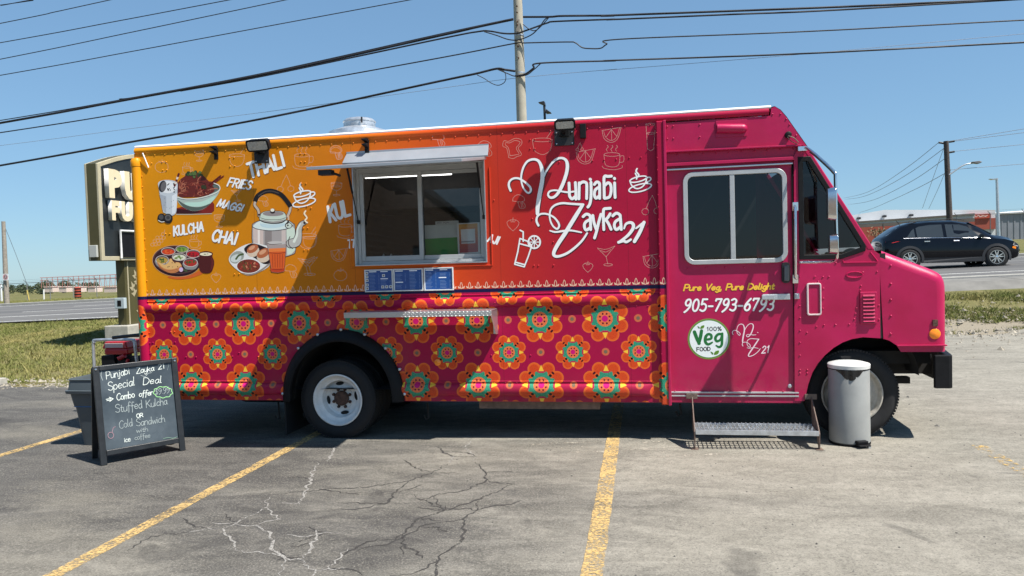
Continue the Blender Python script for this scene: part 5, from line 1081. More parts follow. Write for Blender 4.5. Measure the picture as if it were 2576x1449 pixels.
d.stroke([(1290, 604), (1482, 452)], 26, sr(88, 18, 18), 0); d.stroke([(1316, 618), (1534, 452)], 20, sr(112, 26, 24), 0); d.stroke([(742, 812), (880, 842), (1050, 838), (1250, 796), (1420, 730), (1474, 670), (1450, 610), (1372, 574)], 15, sr(226, 226, 214), 4)
d.poly([(430, 640), (425, 570), (480, 532), (600, 520), (744, 560), (752, 700), (742, 950), (724, 1085), (640, 1128), (540, 1082), (508, 1060), (478, 900)], sr(196, 202, 206), 3); d.poly([(445, 760), (560, 800), (560, 1080), (512, 1050), (480, 900)], sr(168, 174, 180)); d.poly([(660, 790), (745, 740), (738, 950), (715, 1080), (660, 1100)], sr(224, 228, 230))
d.ell(590, 640, 150, 105, sr(232, 232, 230), 0, 24); d.ell(500, 630, 62, 100, sr(40, 36, 38), 14); d.ell(514, 630, 46, 84, sr(104, 100, 100), 14)
for i in range(9): d.ell(rg.uniform(560, 720), rg.uniform(570, 730), rg.uniform(8, 30), rg.uniform(8, 20), sr(52, 50, 52), rg.uniform(0, 180), 9)
for i in range(10): d.ell(rg.uniform(520, 700), rg.uniform(820, 1040), 6, 6, sr(120, 120, 122), 0, 6)
for i in range(5): d.stroke([(705+i*14, 618-i*40), (719+i*14, 578-i*40)], 34, sr(92, 24, 26) if i % 2 == 0 else sr(232, 214, 196), 0)
d.ell(482, 1165, 68, 76, sr(26, 24, 25), 0); d.ell(476, 1150, 40, 44, sr(78, 76, 76), 0); d.stroke([(430, 1205), (480, 1232), (530, 1226)], 12, sr(228, 228, 220)); d.ell(594, 1176, 78, 84, sr(30, 28, 29), 0); d.ell(592, 1160, 52, 54, sr(96, 94, 92), 0); d.ell(592, 1160, 30, 30, sr(64, 62, 62), 0)
d.build('noodle_bowl_picture', M['print'], BODY, label='printed bowl of noodles with chopsticks and cookie milkshake')
d = Decal(T1, side)
d.poly([(640, 1290), (900, 1360), (1250, 1330), (1600, 1200), (1560, 1100), (1200, 1260)], sr(208, 96, 36), 4); d.ell(890, 862, 668, 432, sr(204, 150, 104), 4, 40); d.ell(890, 862, 652, 418, sr(42, 18, 24), 4, 40); d.ell(884, 836, 626, 372, sr(96, 62, 58), 4, 40); d.ell(884, 832, 606, 352, sr(54, 28, 36), 4, 40)
for cx, cy, rx, ry, c, sp_ in ((660, 596, 196, 108, (206, 62, 28), (226, 98, 40)), (1036, 534, 178, 98, (132, 158, 72), (70, 120, 40)), (1340, 664, 200, 112, (186, 28, 38), (120, 30, 30)), (960, 748, 198, 108, (222, 222, 196), (120, 140, 70)), (496, 828, 180, 122, (186, 150, 70), (60, 96, 40)), (1266, 898, 198, 124, (176, 46, 38), (70, 90, 40))):
    if cy > 800: d.poly([(cx-rx, cy), (cx-rx*.75, cy+ry*1.35), (cx, cy+ry*1.6), (cx+rx*.75, cy+ry*1.35), (cx+rx, cy)], sr(140, 140, 136), 4)
    d.ell(cx, cy, rx, ry, sr(206, 190, 180)); d.ell(cx, cy, rx*.9, ry*.86, sr(92, 84, 80)); d.ell(cx, cy+ry*.14, rx*.86, ry*.70, sr(*c))
    for i in range(9): d.ell(cx+rg.uniform(-.55, .55)*rx, cy+ry*.14+rg.uniform(-.4, .4)*ry, rg.uniform(14, 44), rg.uniform(10, 26), sr(*sp_), rg.uniform(0, 180), 8)
d.poly([(366, 890), (560, 966), (676, 880), (690, 810), (750, 796), (806, 880), (960, 900), (1030, 990), (1000, 1080), (900, 1160), (760, 1190), (600, 1150), (440, 1050)], sr(206, 132, 78), 4); d.poly([(380, 890), (560, 962), (680, 880), (700, 816), (750, 804), (806, 886), (950, 906), (1010, 980), (900, 1050), (700, 1090), (520, 1040)], sr(226, 178, 112), 4)
d.stroke([(390, 960), (520, 1080), (700, 1122), (900, 1090), (1010, 1020)], 10, sr(150, 84, 50)); d.stroke([(440, 1040), (600, 1140), (800, 1160), (940, 1110)], 9, sr(140, 74, 44))
for i in range(9): d.ell(rg.uniform(560, 960), rg.uniform(900, 1030), rg.uniform(8, 20), rg.uniform(8, 16), sr(104, 62, 38), 0, 8)
d.ell(1012, 1094, 56, 62, sr(214, 184, 214)); d.ell(1130, 1120, 62, 28, sr(72, 84, 52), 20)
d.poly([(1506, 640), (1512, 730), (1480, 860), (1490, 1000), (1556, 1160), (1700, 1198), (1832, 1160), (1900, 1000), (1908, 860), (1862, 740), (1866, 640), (1690, 592)], sr(78, 24, 24), 4); d.ell(1682, 674, 166, 46, sr(240, 228, 196)); d.ell(1660, 676, 40, 12, sr(110, 110, 80)); d.ell(1730, 668, 26, 9, sr(110, 110, 80)); d.poly([(1820, 760), (1880, 860), (1870, 1000), (1810, 1120), (1836, 980), (1840, 860)], sr(104, 36, 32), 4)
d.build('thali_platter_picture', M['print'], BODY, label='printed thali platter with six bowls, flatbread and brown cup')
d = Decal(K1, side); ol = sr(48, 30, 28)
body = [(484, 650), (500, 606), (600, 566), (780, 600), (970, 560), (1060, 606), (1088, 650), (1098, 980), (1046, 1046), (900, 1078), (600, 1060), (490, 900)]
d.stroke(body, 16, ol, 3, True); d.poly(body, sr(168, 160, 156), 3); d.poly([(490, 660), (560, 690), (640, 700), (640, 1050), (500, 900)], sr(208, 188, 178)); d.poly([(560, 690), (590, 695), (590, 900), (560, 900)], sr(236, 224, 214)); d.poly([(660, 700), (760, 706), (760, 1060), (660, 1060)], sr(140, 130, 126)); d.poly([(970, 690), (1060, 650), (1088, 680), (1096, 980), (1040, 1040), (980, 1056)], sr(208, 222, 204)); d.poly([(900, 700), (960, 695), (960, 880), (900, 880)], sr(204, 188, 180))
d.poly([(488, 646), (600, 564), (780, 600), (968, 560), (1064, 620), (980, 678), (760, 706), (560, 684)], sr(216, 228, 222), 3); d.poly([(600, 600), (760, 620), (960, 600), (900, 650), (760, 670), (620, 650)], sr(192, 214, 218), 3); d.stroke([(486, 650), (560, 684), (760, 706), (980, 678), (1064, 622)], 9, ol)
lid = [(590, 500), (640, 440), (780, 424), (920, 440), (962, 492), (960, 545), (900, 590), (780, 602), (650, 584), (592, 548)]; d.stroke(lid, 14, ol, 3, True); d.poly(lid, sr(200, 212, 196), 3); d.ell(780, 462, 150, 36, sr(146, 134, 132)); d.poly([(610, 545), (780, 575), (945, 545), (900, 588), (780, 600), (650, 582)], sr(160, 156, 150), 2); d.stroke([(596, 520), (680, 545), (780, 550), (880, 545), (956, 520)], 7, ol); d.stroke([(592, 556), (660, 586), (780, 602), (900, 588), (960, 552)], 14, sr(34, 26, 24)); d.ell(772, 440, 34, 22, ol); d.ell(772, 416, 34, 28, ol); d.ell(770, 412, 28, 23, sr(236, 232, 214))
for s in ([(526, 290), (516, 340), (566, 410), (578, 490)], [(1030, 370), (1016, 430), (986, 500)]): d.stroke(s, 46, ol); d.stroke(s, 34, sr(198, 178, 160))
d.ell(578, 478, 16, 16, ol); d.ell(1000, 630, 52, 46, ol); d.ell(1002, 632, 42, 36, sr(204, 214, 200)); d.ell(990, 630, 12, 12, ol); d.stroke([(996, 490), (1000, 560), (980, 600)], 24, ol); d.stroke([(996, 490), (1000, 545)], 24, sr(214, 180, 150))
hd = [(520, 288), (556, 212), (650, 150), (760, 138), (880, 182), (960, 262), (1032, 362)]; d.stroke(hd, 64, sr(24, 20, 21), 6, cap=False); d.stroke([(570, 210), (660, 152), (760, 140), (860, 170)], 14, sr(78, 68, 64))
sp_ = [(1030, 890, 120), (1110, 866, 124), (1142, 780, 92), (1152, 680, 72), (1184, 612, 62), (1228, 588, 56)]; d.stroke([(x, y, q+16) for x, y, q in sp_], 0, ol, 6); d.stroke(sp_, 0, sr(186, 184, 176), 6); d.stroke([(1080, 860, 40), (1120, 770, 30), (1130, 680, 24), (1170, 606, 18)], 0, sr(222, 228, 214), 5); d.ell(1232, 586, 20, 28, ol, 20); d.stroke([(1244, 424), (1226, 462), (1262, 520), (1236, 560), (1268, 590)], 22, sr(244, 228, 196))
d.stroke([(1020, 790), (1000, 850), (1010, 920), (1060, 960)], 10, ol)
d.poly([(146, 1110), (200, 1020), (330, 930), (480, 884), (640, 908), (744, 960), (744, 1180), (600, 1290), (450, 1344), (330, 1310), (190, 1200)], sr(228, 226, 222), 3); d.poly([(330, 1310), (450, 1344), (600, 1290), (744, 1180), (744, 1150), (600, 1262), (450, 1316)], sr(150, 136, 126), 3)
d.poly([(366, 960), (470, 888), (620, 922), (730, 990), (734, 1160), (640, 1180), (520, 1100), (410, 1040)], sr(34, 18, 20), 3)
for cx, cy, r_ in ((486, 985, 1.), (640, 1050, 1.15)): d.ell(cx+8, cy+18, 92*r_, 76*r_, sr(216, 194, 170), -30); d.ell(cx, cy-20*r_, 88*r_, 52*r_, sr(180, 100, 62), -30); d.ell(cx-10, cy-34*r_, 50*r_, 24*r_, sr(216, 156, 118), -30)
d.ell(262, 1086, 108, 82, sr(156, 160, 150), -30); d.ell(250, 1100, 80, 52, sr(206, 212, 206), -20); d.stroke([(250, 1110), (290, 1060), (350, 1040)], 26, sr(72, 88, 46)); d.ell(430, 1212, 176, 108, sr(236, 234, 230)); d.ell(430, 1212, 166, 98, sr(122, 50, 34))
for i in range(34): d.ell(430+rg.uniform(-120, 120), 1212+rg.uniform(-66, 66), rg.uniform(8, 26), rg.uniform(7, 16), sr(*rg.choice([(160, 70, 48), (84, 40, 26), (200, 130, 96), (96, 80, 40), (178, 52, 44)])), rg.uniform(0, 180), 7)
gl = [(692, 886), (966, 872), (958, 1000), (936, 1290), (850, 1306), (760, 1296), (716, 1010)]; d.stroke(gl, 12, sr(92, 30, 20), 0, True); d.poly(gl, sr(168, 152, 146)); d.ell(830, 880, 134, 26, sr(196, 190, 184)); d.stroke([(700, 886), (760, 902), (900, 892)], 7, ol); d.poly([(716, 962), (960, 950), (954, 1040), (936, 1288), (850, 1304), (762, 1294), (722, 1040)], sr(214, 92, 34)); d.poly([(716, 962), (960, 950), (957, 1000), (720, 1010)], sr(232, 124, 58)); d.poly([(730, 1250), (940, 1246), (936, 1288), (850, 1304), (762, 1294)], sr(190, 64, 28))
for x in (770, 806, 842, 878, 914): d.stroke([(x, 1045), (x+2-(x-842)*.06, 1230)], 9, sr(168, 56, 24), 0)
d.stroke([(716, 1020), (850, 1030), (956, 1016)], 9, sr(150, 50, 24)); d.stroke([(760, 1252), (850, 1262), (930, 1250)], 8, sr(150, 46, 22))
d.build('kettle_and_tray_picture', M['print'], BODY, label='printed tea kettle with glass of tea and tray of buns')
# plain amber side marker among the flowers
c0 = W(*C8(1008, 1055)); mb = MB(); mb.lathe([(.034, 0), (.034, -.010), (.026, -.016), (0, -.018)], c0, (0, 1, 0), 20); mb.build('side_marker', M['orange_lens'], BODY, smooth=40)
# ================================================================== THINGS ON AND ABOUT THE TRUCK
# --- three menu sheets in frames under the window
M['menu_blue'] = mat('menu_blue', sr(20, 74, 142), .3, var=.12, vs_=5, coat=.5); M['acrylic'] = mat('clear_frame', (.62, .64, .64), .25, var=.1, vs_=20, coat=.3)
def menu(pts, label, cols, heads, pics, seed):
    P = [W(*C8(*p)) for p in pts]; x0, x1 = (P[0].x+P[3].x)/2, (P[1].x+P[2].x)/2; z0, z1 = (P[2].z+P[3].z)/2, (P[0].z+P[1].z)/2; yv = -.006
    t = thing('menu_board', ((x0+x1)/2, yv, z0), label, 'menu', 'menu boards under the serving window')
    ring('frame', [(x0, z0), (x1, z0), (x1, z1), (x0, z1)], [(x0+.012, z0+.012), (x1-.012, z0+.012), (x1-.012, z1-.012), (x0+.012, z1-.012)], yv-.018, yv-.002, M['acrylic'], t, .002)
    mb = MB(); mb.box(x0+.0125, x1-.0125, yv-.009, yv-.004, z0+.0125, z1-.0125); sh = mb.build('menu_sheet', M['menu_blue'], t)
    w_, h_ = x1-x0, z1-z0; d = Decal(ID, lambda u, v, h: (x0+u*w_, yv-.0095-h*.1, z0+v*h_)); rg = random.Random(seed)
    for cx, top in cols:
        v = top
        while v > .10:
            if not any(abs(v-hv) < .06 and abs(cx-hx) < .1 for hx, hv in heads): d.poly([(cx, v), (cx+rg.uniform(.14, .26), v), (cx+.2, v+.012), (cx, v+.012)], sr(130, 158, 200)); d.poly([(cx+.32, v), (cx+.36, v), (cx+.36, v+.012), (cx+.32, v+.012)], sr(120, 150, 194))
            v -= .062
    for hx, hv in heads: d.poly([(hx, hv), (hx+.26, hv), (hx+.26, hv+.04), (hx, hv+.04)], sr(236, 240, 244))
    for px_, pv in pics: d.poly([(px_, pv), (px_+.10, pv), (px_+.10, pv+.12), (px_, pv+.12)], sr(226, 226, 222)); d.ell(px_+.05, pv+.06, .03, .035, sr(120, 96, 70))
    d.build('menu_print', M['print'], sh)
menu([(245, 88), (540, 80), (552, 312), (258, 326)], 'leftmost of three blue menu boards, with small food photos down its left edge', [(.16, .80), (.56, .56)], [(.16, .88), (.56, .88), (.56, .56)], [(.03, .10), (.03, .26), (.03, .46), (.03, .62), (.03, .78), (.62, .66), (.58, .16), (.72, .16), (.86, .16)], 1)
menu([(548, 80), (856, 70), (864, 306), (556, 314)], 'middle of three blue menu boards, plain text in two columns under serving window', [(.06, .76), (.54, .80)], [(.06, .88), (.54, .88), (.06, .38)], [], 2)
menu([(864, 70), (1170, 58), (1182, 298), (874, 310)], 'rightmost of three blue menu boards, fewest lines of text, darkest blue', [(.06, .80), (.54, .74)], [(.06, .88), (.54, .88), (.50, .54)], [], 3)
# --- papers inside the serving window
yv = .122
p = [W(*C2(*q), yv) for q in ((1165, 865), (1342, 855), (1350, 1098), (1176, 1108))]; o_ = thing('payment_flyer', p[3], 'white edged flyer with yellow to red print taped inside right window pane', 'flyer')
mb = MB(); mb.slab([q+Vector((0, -.001, 0)) for q in p], [q+Vector((0, .001, 0)) for q in p]); SH = mb.build('paper', mat('white_paper', (.75, .75, .73), .8), o_)
d = Decal(C2, lambda px, py, h: (lambda q: (q.x, yv-.001-h*.3, q.z))(W(px, py, yv)))
for i in range(8):
    t0, t1 = i/8, (i+1)/8; c_ = [a+(b-a)*t0 for a, b in zip((214, 150, 40), (170, 28, 70))]; y0, y1 = 872+t0*222, 872+t1*222; d.poly([(1180+t0*8, y0), (1326+t0*6, y0-9), (1326+t1*6, y1-9), (1180+t1*8, y1)], sr(*c_))
d.poly([(1196, 912), (1306, 906), (1310, 1018), (1202, 1024)], sr(228, 226, 224)); d.poly([(1200, 1004), (1300, 998), (1300, 1008), (1200, 1014)], sr(150, 140, 140))
d.build('flyer_print', M['print'], SH)
p = [W(*C2(*q), .20) for q in ((915, 880), (1190, 870), (1196, 1132), (925, 1136))]; o_ = thing('window_card', p[3], 'white and green card standing behind the right window pane', 'card')
mb = MB(); mb.slab(p, [q+Vector((0, .004, 0)) for q in p]); SH = mb.build('card_sheet', mat('card_white', (.7, .72, .68), .7, var=.06), o_)
mb = MB(); g = [W(*C2(*q), .198) for q in ((918, 985), (1192, 970), (1196, 1130), (925, 1135))]; mb.slab(g, [q+Vector((0, .0015, 0)) for q in g]); mb.build('green_panel', mat('card_green', sr(20, 150, 62), .6, var=.1), SH)
p = [W(*C2(*q), .19) for q in ((998, 850), (1178, 842), (1180, 872), (1000, 882))]; mb = MB(); mb.slab(p, [q+Vector((0, .002, 0)) for q in p]); SH2 = mb.build('paper_strip', mat('strip_paper', (.6, .6, .56), .8), o_)
d = Decal(C2, lambda px, py, h: (lambda q: (q.x, .189-h*.3, q.z))(W(px, py, .19))); d.stroke([(1016, 868), (1018, 856), (1028, 866), (1030, 854), (1044, 858), (1040, 866)], 2.4, sr(60, 56, 54)); d.stroke([(1060, 862), (1072, 856), (1080, 864), (1092, 856), (1106, 862)], 2.4, sr(60, 56, 54)); d.build('hand_lettering', M['print'], SH2)
# crumpled foil stuff and a dark bag on the inner counter
rg = random.Random(9); mb = MB(); c0 = W(*C2(650, 820), .42); vv = []
for i in range(90):
    c = Vector((rg.uniform(wx0+.2, wx1-.15), rg.uniform(.32, .5), 1.70+abs(rg.gauss(0, .10)))); a = [c+Vector((rg.uniform(-.03, .03), rg.uniform(-.03, .03), rg.uniform(-.03, .03))) for _ in range(3)]; mb.add(a, [(0, 1, 2)])
mb.build('crumpled_foil', mat('foil', (.75, .75, .76), .18, metal=1.), kind='stuff', label='crumpled silver foil scraps on counter behind serving window', cat='foil', normals=False)
c0 = W(*C2(790, 1060), .38); bm = bmesh.new(); bmesh.ops.create_icosphere(bm, subdivisions=3, radius=.12)
for v in bm.verts: n = v.co.normalized(); v.co *= 1+.22*math.sin(9*n.x+4*n.z)*math.sin(7*n.y+2)+.1*math.sin(17*n.z+5*n.x); v.co.z *= 1.15
bm.transform(Matrix.Translation((c0.x, .38, 1.66+.10))); me = bpy.data.meshes.new('dark_bag'); bm.to_mesh(me); bm.free(); me.shade_smooth(); me.materials.append(M['black_plastic']); o_ = bpy.data.objects.new('dark_bag', me); COL.objects.link(o_); tag(o_, 'crumpled black bag on counter inside left window pane', 'bag')
# odds and ends along the inner counter
zc0 = 1.66
for i, (u, yy) in enumerate(((.60, .30), (.665, .33), (.73, .31))):
    x = wx0+u*(wx1-wx0); t = thing('cup_stack', (x, yy, zc0), ('left', 'middle', 'right')[i] + ' one of three stacks of paper cups behind the right window pane', 'cups', 'paper cup stacks'); k_ = 5+2*i
    for j in range(k_): mb = MB(); mb.lathe([(.028, j*.03), (.040, j*.03+.075), (.042, j*.03+.078), (.038, j*.03+.074)], (x, yy, zc0), n=14); mb.build('cup', bpy.data.materials.get('paper_cup') or mat('paper_cup', (.62, .60, .56), .7), t, smooth=40)
for i, (u, c_, lab) in enumerate(((.14, (.45, .04, .02), 'red squeeze bottle standing behind the left window pane'), (.20, (.50, .34, .04), 'yellow squeeze bottle standing behind the left window pane'))):
    x = wx0+u*(wx1-wx0); t = thing('squeeze_bottle', (x, .30, zc0), lab, 'bottle', 'squeeze bottles'); mb = MB(); mb.lathe([(0, 0), (.036, 0), (.038, .02), (.038, .15), (.022, .18)], (x, .30, zc0), n=16); mb.build('bottle_body', mat('squeeze_plastic_'+('a', 'b')[i], c_, .4), t, smooth=40); mb = MB(); mb.lathe([(.024, .181), (.022, .20), (.006, .25), (0, .252)], (x, .30, zc0), n=12); mb.build('nozzle', bpy.data.materials.get('paper_cup'), t, smooth=40)
x = wx0+.90*(wx1-wx0); t = thing('napkin_box', (x, .40, zc0), 'pale cardboard box on the counter at the right end of the serving window', 'box'); mb = MB(); mb.box(x-.09, x+.09, .33, .50, zc0, zc0+.36); mb.build('carton', mat('carton', (.45, .40, .33), .8, var=.08), t, bevel=.004); mb = MB(); mb.box(x-.091, x+.091, .40, .42, zc0+.3, zc0+.361); mb.build('tape', mat('tape', (.5, .45, .3), .4), t)
# --- A-frame chalkboard
BD = crop(200, 1250, 750, 1533)
BL, BR = G(*BD(492, 1388)), G(*BD(1376, 1222)); BL.z = base(BL.x)+.005; BR.z = base(BR.x)+.005
uu = (BR-BL); wB = uu.length; uu.normalize(); nf = Vector((uu.y, -uu.x, 0)).normalized()
if nf.dot(CAM-BL) < 0: nf = -nf
lean = Vector((0, 0, 1))*.985 - nf*.172; hB = 1.0
tl = onplane(*BD(418, 345), BL, uu.cross(lean)); hB = (tl-BL).dot(lean)/lean.dot(lean)
AB = thing('chalkboard_sign', (BL+BR)/2 - nf*.16, 'black framed A-frame chalkboard covered in white chalk handwriting beside rear corner', 'chalkboard')
def bp(u, v, o=0.): return BL + uu*u + lean*v + nf*o            # point on the front board
M['slate'] = mat('slate_board', (.034, .045, .054), .26, var=.25, vs_=2.0, bump=.02, bs=30, col2=(.085, .104, .118))  # paler mottling painted in for chalk smudges and the sky's reflection
M['bframe'] = mat('black_wood_frame', (.010, .012, .014), .45, var=.3, vs_=14)
def bar(u0, u1, v0, v1, t=.03, front=True):
    mb = MB(); f_ = (lambda u, v, o: bp(u, v, o)) if front else (lambda u, v, o: BL + uu*u + (Vector((0, 0, .985)) + nf*.172)*v - nf*(.35+o)); P = [f_(u, v, o) for o in (0, t) for u, v in ((u0, v0), (u1, v0), (u1, v1), (u0, v1))]
    mb.slab(P[:4], P[4:]); return mb
for r_ in ((0, .055, 0, hB), (wB-.055, wB, 0, hB), (.0555, wB-.0555, hB-.045, hB), (.0555, wB-.0555, .085, .135)): bar(*r_).build('frame_rail', M['bframe'], AB, bevel=.004)
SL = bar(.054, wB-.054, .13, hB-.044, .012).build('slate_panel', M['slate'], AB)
for r_ in ((0, .05, 0, hB-.02), (wB-.05, wB, 0, hB-.02), (.0505, wB-.0505, .08, .13)): bar(*r_, .03, False).build('rear_rail', M['bframe'], AB, bevel=.004)
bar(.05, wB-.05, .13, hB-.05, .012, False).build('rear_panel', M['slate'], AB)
pl0 = bp(0, 0, .0125); pn = uu.cross(lean).normalized()
if pn.dot(nf) < 0: pn = -pn
d = Decal(BD, lambda px, py, h: tuple(onplane(px, py, pl0, pn) + pn*(h-.001)), step=.000012, base=.0015); ch = sr(204, 212, 206); dim = sr(146, 156, 156)
fit(d, 'Punjabi', 556, 478, 800, 424, 76, 6.5, ch, .12, 10, 4); fit(d, 'Zayka', 868, 420, 1052, 388, 60, 6.5, ch, .12, 8, 4); fit(d, '21', 1098, 378, 1160, 366, 52, 6.5, ch, .1, 16)
d.stroke([(505, 395), (498, 440), (515, 490)], 7, dim); d.stroke([(560, 375), (640, 360), (700, 368), (780, 350), (900, 345), (1000, 325), (1100, 310), (1180, 300), (1205, 330), (1190, 385)], 4, sr(110, 122, 124)); d.stroke([(915, 440), (960, 450), (990, 420), (1025, 412)], 6, dim)
fit(d, 'Special', 575, 598, 850, 545, 88, 6.5, ch, .16, 8, 4); fit(d, 'Deal', 938, 538, 1130, 516, 74, 6.5, ch, .16, 10, 3)
d.stroke([(552, 690), (600, 682)], 8, ch); d.stroke([(560, 704), (605, 696)], 8, ch); d.stroke([(585, 668), (625, 684), (590, 712)], 8, ch, 0)
fit(d, 'Combo', 664, 702, 850, 668, 70, 7.2, ch, .12, 8, 3); fit(d, 'offer', 896, 664, 1040, 642, 58, 7.2, ch, .16, 6, 3); fit(d, '$9.99', 1068, 642, 1216, 618, 58, 5.0, dim, .1, 12)
d.stroke([(1145+97*math.cos(a)*(1+.06*math.sin(9*a)), 615+57*math.sin(a)*(1+.08*math.sin(9*a))) for a in [2*math.pi*i/36 for i in range(36)]], 7, sr(150, 206, 140), 2, True)
fit(d, 'Stuffed', 652, 832, 930, 780, 84, 6.5, dim, .12, 8, 4); fit(d, 'Kulcha', 972, 778, 1190, 742, 76, 6.5, dim, .12, 8, 3); fit(d, 'OR', 872, 884, 938, 872, 40, 7.2, ch, .05, 12)
fit(d, 'Cold', 690, 998, 828, 970, 80, 5.8, dim, .14, 8, 3); fit(d, 'Sandwich', 868, 972, 1166, 926, 76, 5.8, dim, .12, 6, 3); fit(d, 'with', 866, 1040, 988, 1026, 50, 5.0, dim, .12, 6, 3); fit(d, 'ice', 742, 1140, 806, 1128, 54, 5.8, ch, .1, 6); fit(d, 'coffee', 850, 1116, 1012, 1088, 50, 5.0, dim, .1, 6, 3)
d.stroke([(600+30*math.cos(a), 1066+32*math.sin(a)) for a in [.52*i for i in range(12)]], 6, sr(150, 120, 130), 2, True); d.stroke([(612, 1036), (626, 990), (648, 975)], 6, sr(150, 120, 130)); d.stroke([(1160, 1150), (1190, 1130), (1220, 1142), (1250, 1120), (1285, 1132)], 9, sr(70, 170, 90)); d.stroke([(1150, 1100), (1200, 1090), (1250, 1096), (1292, 1082)], 5, sr(120, 150, 130))
d.build('chalk_writing', M['chalk'], SL, kind='stuff', label='white chalk handwriting with a green cloud round the price')
for u in (.0, wB-.05):
    p = bp(u+.025, hB-.03, .03); mb = MB(); mb.lathe([(.01, 0), (.01, .008), (0, .01)], p, nf, 8); mb.build('hinge_bolt', M['chrome'], AB)
# --- grey tub behind the chalkboard
tb = G(*BD(292, 1176)); tb.z = base(tb.x)+.005
TB = thing('waste_tub', (tb.x+.18, tb.y+.2, tb.z), 'tall grey plastic bin with open top and blue cord, behind the chalkboard', 'bin')
M['tub'] = mat('slate_grey_plastic', (.070, .086, .096), .5, var=.12, vs_=6)
topz = .66; cx, cy = tb.x+.17, tb.y+.21
lv = [(0, .165, .20), (.05, .17, .205), (.42, .205, .25), (.43, .215, .26), (.56, .235, .28), (.57, .265, .31), (.60, .27, .315), (.605, .25, .295), (.70, .235, .285), (.715, .245, .295), (.725, .235, .285), (.70, .222, .272), (.30, .19, .23)]
mb = MB(); V = []
for z, hx, hy in lv: V += [(cx+q[0], cy+q[1], tb.z+z*1.0) for q in rrect(-hx, hx, -hy, hy, .05, 4)]
k = 20; mb.add(V, [(i*k+j, i*k+(j+1) % k, (i+1)*k+(j+1) % k, (i+1)*k+j) for i in range(len(lv)-1) for j in range(k)]+[tuple(range(k))]); mb.build('tub_body', M['tub'], TB, smooth=35)
mb = MB(); mb.tube([(cx+q[0], cy+q[1], tb.z+.425) for q in rrect(-.212, .212, -.257, .257, .05, 4)], .006, 6, closed=True); mb.build('blue_cord', mat('blue_cord', sr(50, 100, 150), .6), TB)
mb = MB(); mb.slab([(cx+q[0], cy+q[1], tb.z+.58) for q in rrect(-.2, .2, -.24, .24, .05, 4)], [(cx+q[0]*.8, cy+q[1]*.8, tb.z+.64+.02*math.sin(9*q[0])) for q in rrect(-.2, .2, -.24, .24, .05, 4)]); mb.build('bag_liner', M['black_plastic'], TB)
# --- generator on its steel frame behind the tub
gY = 1.35; ga, gb = W(*BD(415, 70), gY), W(*BD(850, 68), gY); gz0 = base(ga.x)+.005; gt = (ga.z+gb.z)/2; gx0_, gx1_ = ga.x, gb.x
GN = thing('generator', ((gx0_+gx1_)/2, gY+.2, gz0), 'red portable generator in a silver tube frame behind the truck', 'generator')
for y in (gY, gY+.46):
    mb = MB(); r_ = .05; mb.tube(catmull([(gx0_, y, gz0+.03), (gx0_, y, gt-r_*2), (gx0_+.015, y, gt-.03), (gx0_+r_, y, gt), (gx1_-r_, y, gt), (gx1_-.015, y, gt-.03), (gx1_, y, gt-r_*2), (gx1_, y, gz0+.03), (gx0_+.02, y, gz0+.03)], 4), .019, 8); mb.build('tube_hoop', M['galv'], GN, smooth=50)
mb = MB()
for x in (gx0_, gx1_):
    for z in (gz0+.03, gz0+.25): mb.tube([(x, gY, z), (x, gY+.46, z)], .016, 8)
mb.build('cross_tube', M['galv'], GN, smooth=50)
M['gred'] = mat('generator_red', sr(176, 16, 34), .35, var=.08, coat=.4)
za, zb = W(*BD(640, 85), gY+.05).z, W(*BD(640, 185), gY+.05).z; xa, xb = W(*BD(505, 130), gY+.05).x, W(*BD(770, 130), gY+.05).x
mb = MB(); mb.slab([(xa, gY+.04, zb+.03), (xb, gY+.04, zb+.03), (xb-.02, gY+.04, za), (xa+.05, gY+.04, za)], [(xa, gY+.42, zb+.03), (xb, gY+.42, zb+.03), (xb-.02, gY+.42, za), (xa+.05, gY+.42, za)]); mb.box(xa+.03, xb, gY+.05, gY+.41, zb-.05, zb+.03); TK = mb.build('fuel_tank', M['gred'], GN, bevel=.02)
mb = MB(); mb.box(xa+.06, xb-.05, gY+.034, gY+.042, zb+.045, za-.02); mb.build('tank_decal', mat('silver_decal', (.55, .45, .45), .3), TK)
mb = MB(); mb.box(gx0_+.06, gx0_+.26, gY+.05, gY+.4, gz0+.26, zb-.06); EN = mb.build('air_filter', M['black_plastic'], GN, bevel=.015)
mb = MB(); mb.box(gx0_+.27, gx1_-.05, gY+.08, gY+.4, gz0+.08, zb-.10); mb.build('engine_block', M['chassis'], GN, bevel=.02)
mb = MB(); mb.tube([(gx0_+.32, gY+.06, zb-.1), (gx0_+.42, gY+.05, zb-.06)], .03, 8); mb.tube([(gx0_+.30, gY+.05, gz0+.30), (gx0_+.46, gY+.05, zb-.11)], .02, 8); mb.build('fuel_hose', M['gred'], GN, smooth=50)
mb = MB(); mb.box(gx0_+.05, gx1_-.05, gY+.1, gY+.38, gz0+.03, gz0+.25); mb.build('control_panel', M['chassis'], GN, bevel=.01)
# tow-bar rack sticking out behind the truck
a = W(*C7(0, 20), .9)
ra_, rb_ = W(*BD(622, 46), 1.0), W(*BD(928, 12), 1.0); mb = MB(); mb.tube([rb_, ra_], .022, 6); mb.tube([rb_+Vector((0, .9, 0)), ra_+Vector((0, .9, 0))], .022, 6); mb.box(XR-.08, XR-.031, .3, 2.1, .50, .62); mb.build('rear_rack', M['black_metal'], TR)
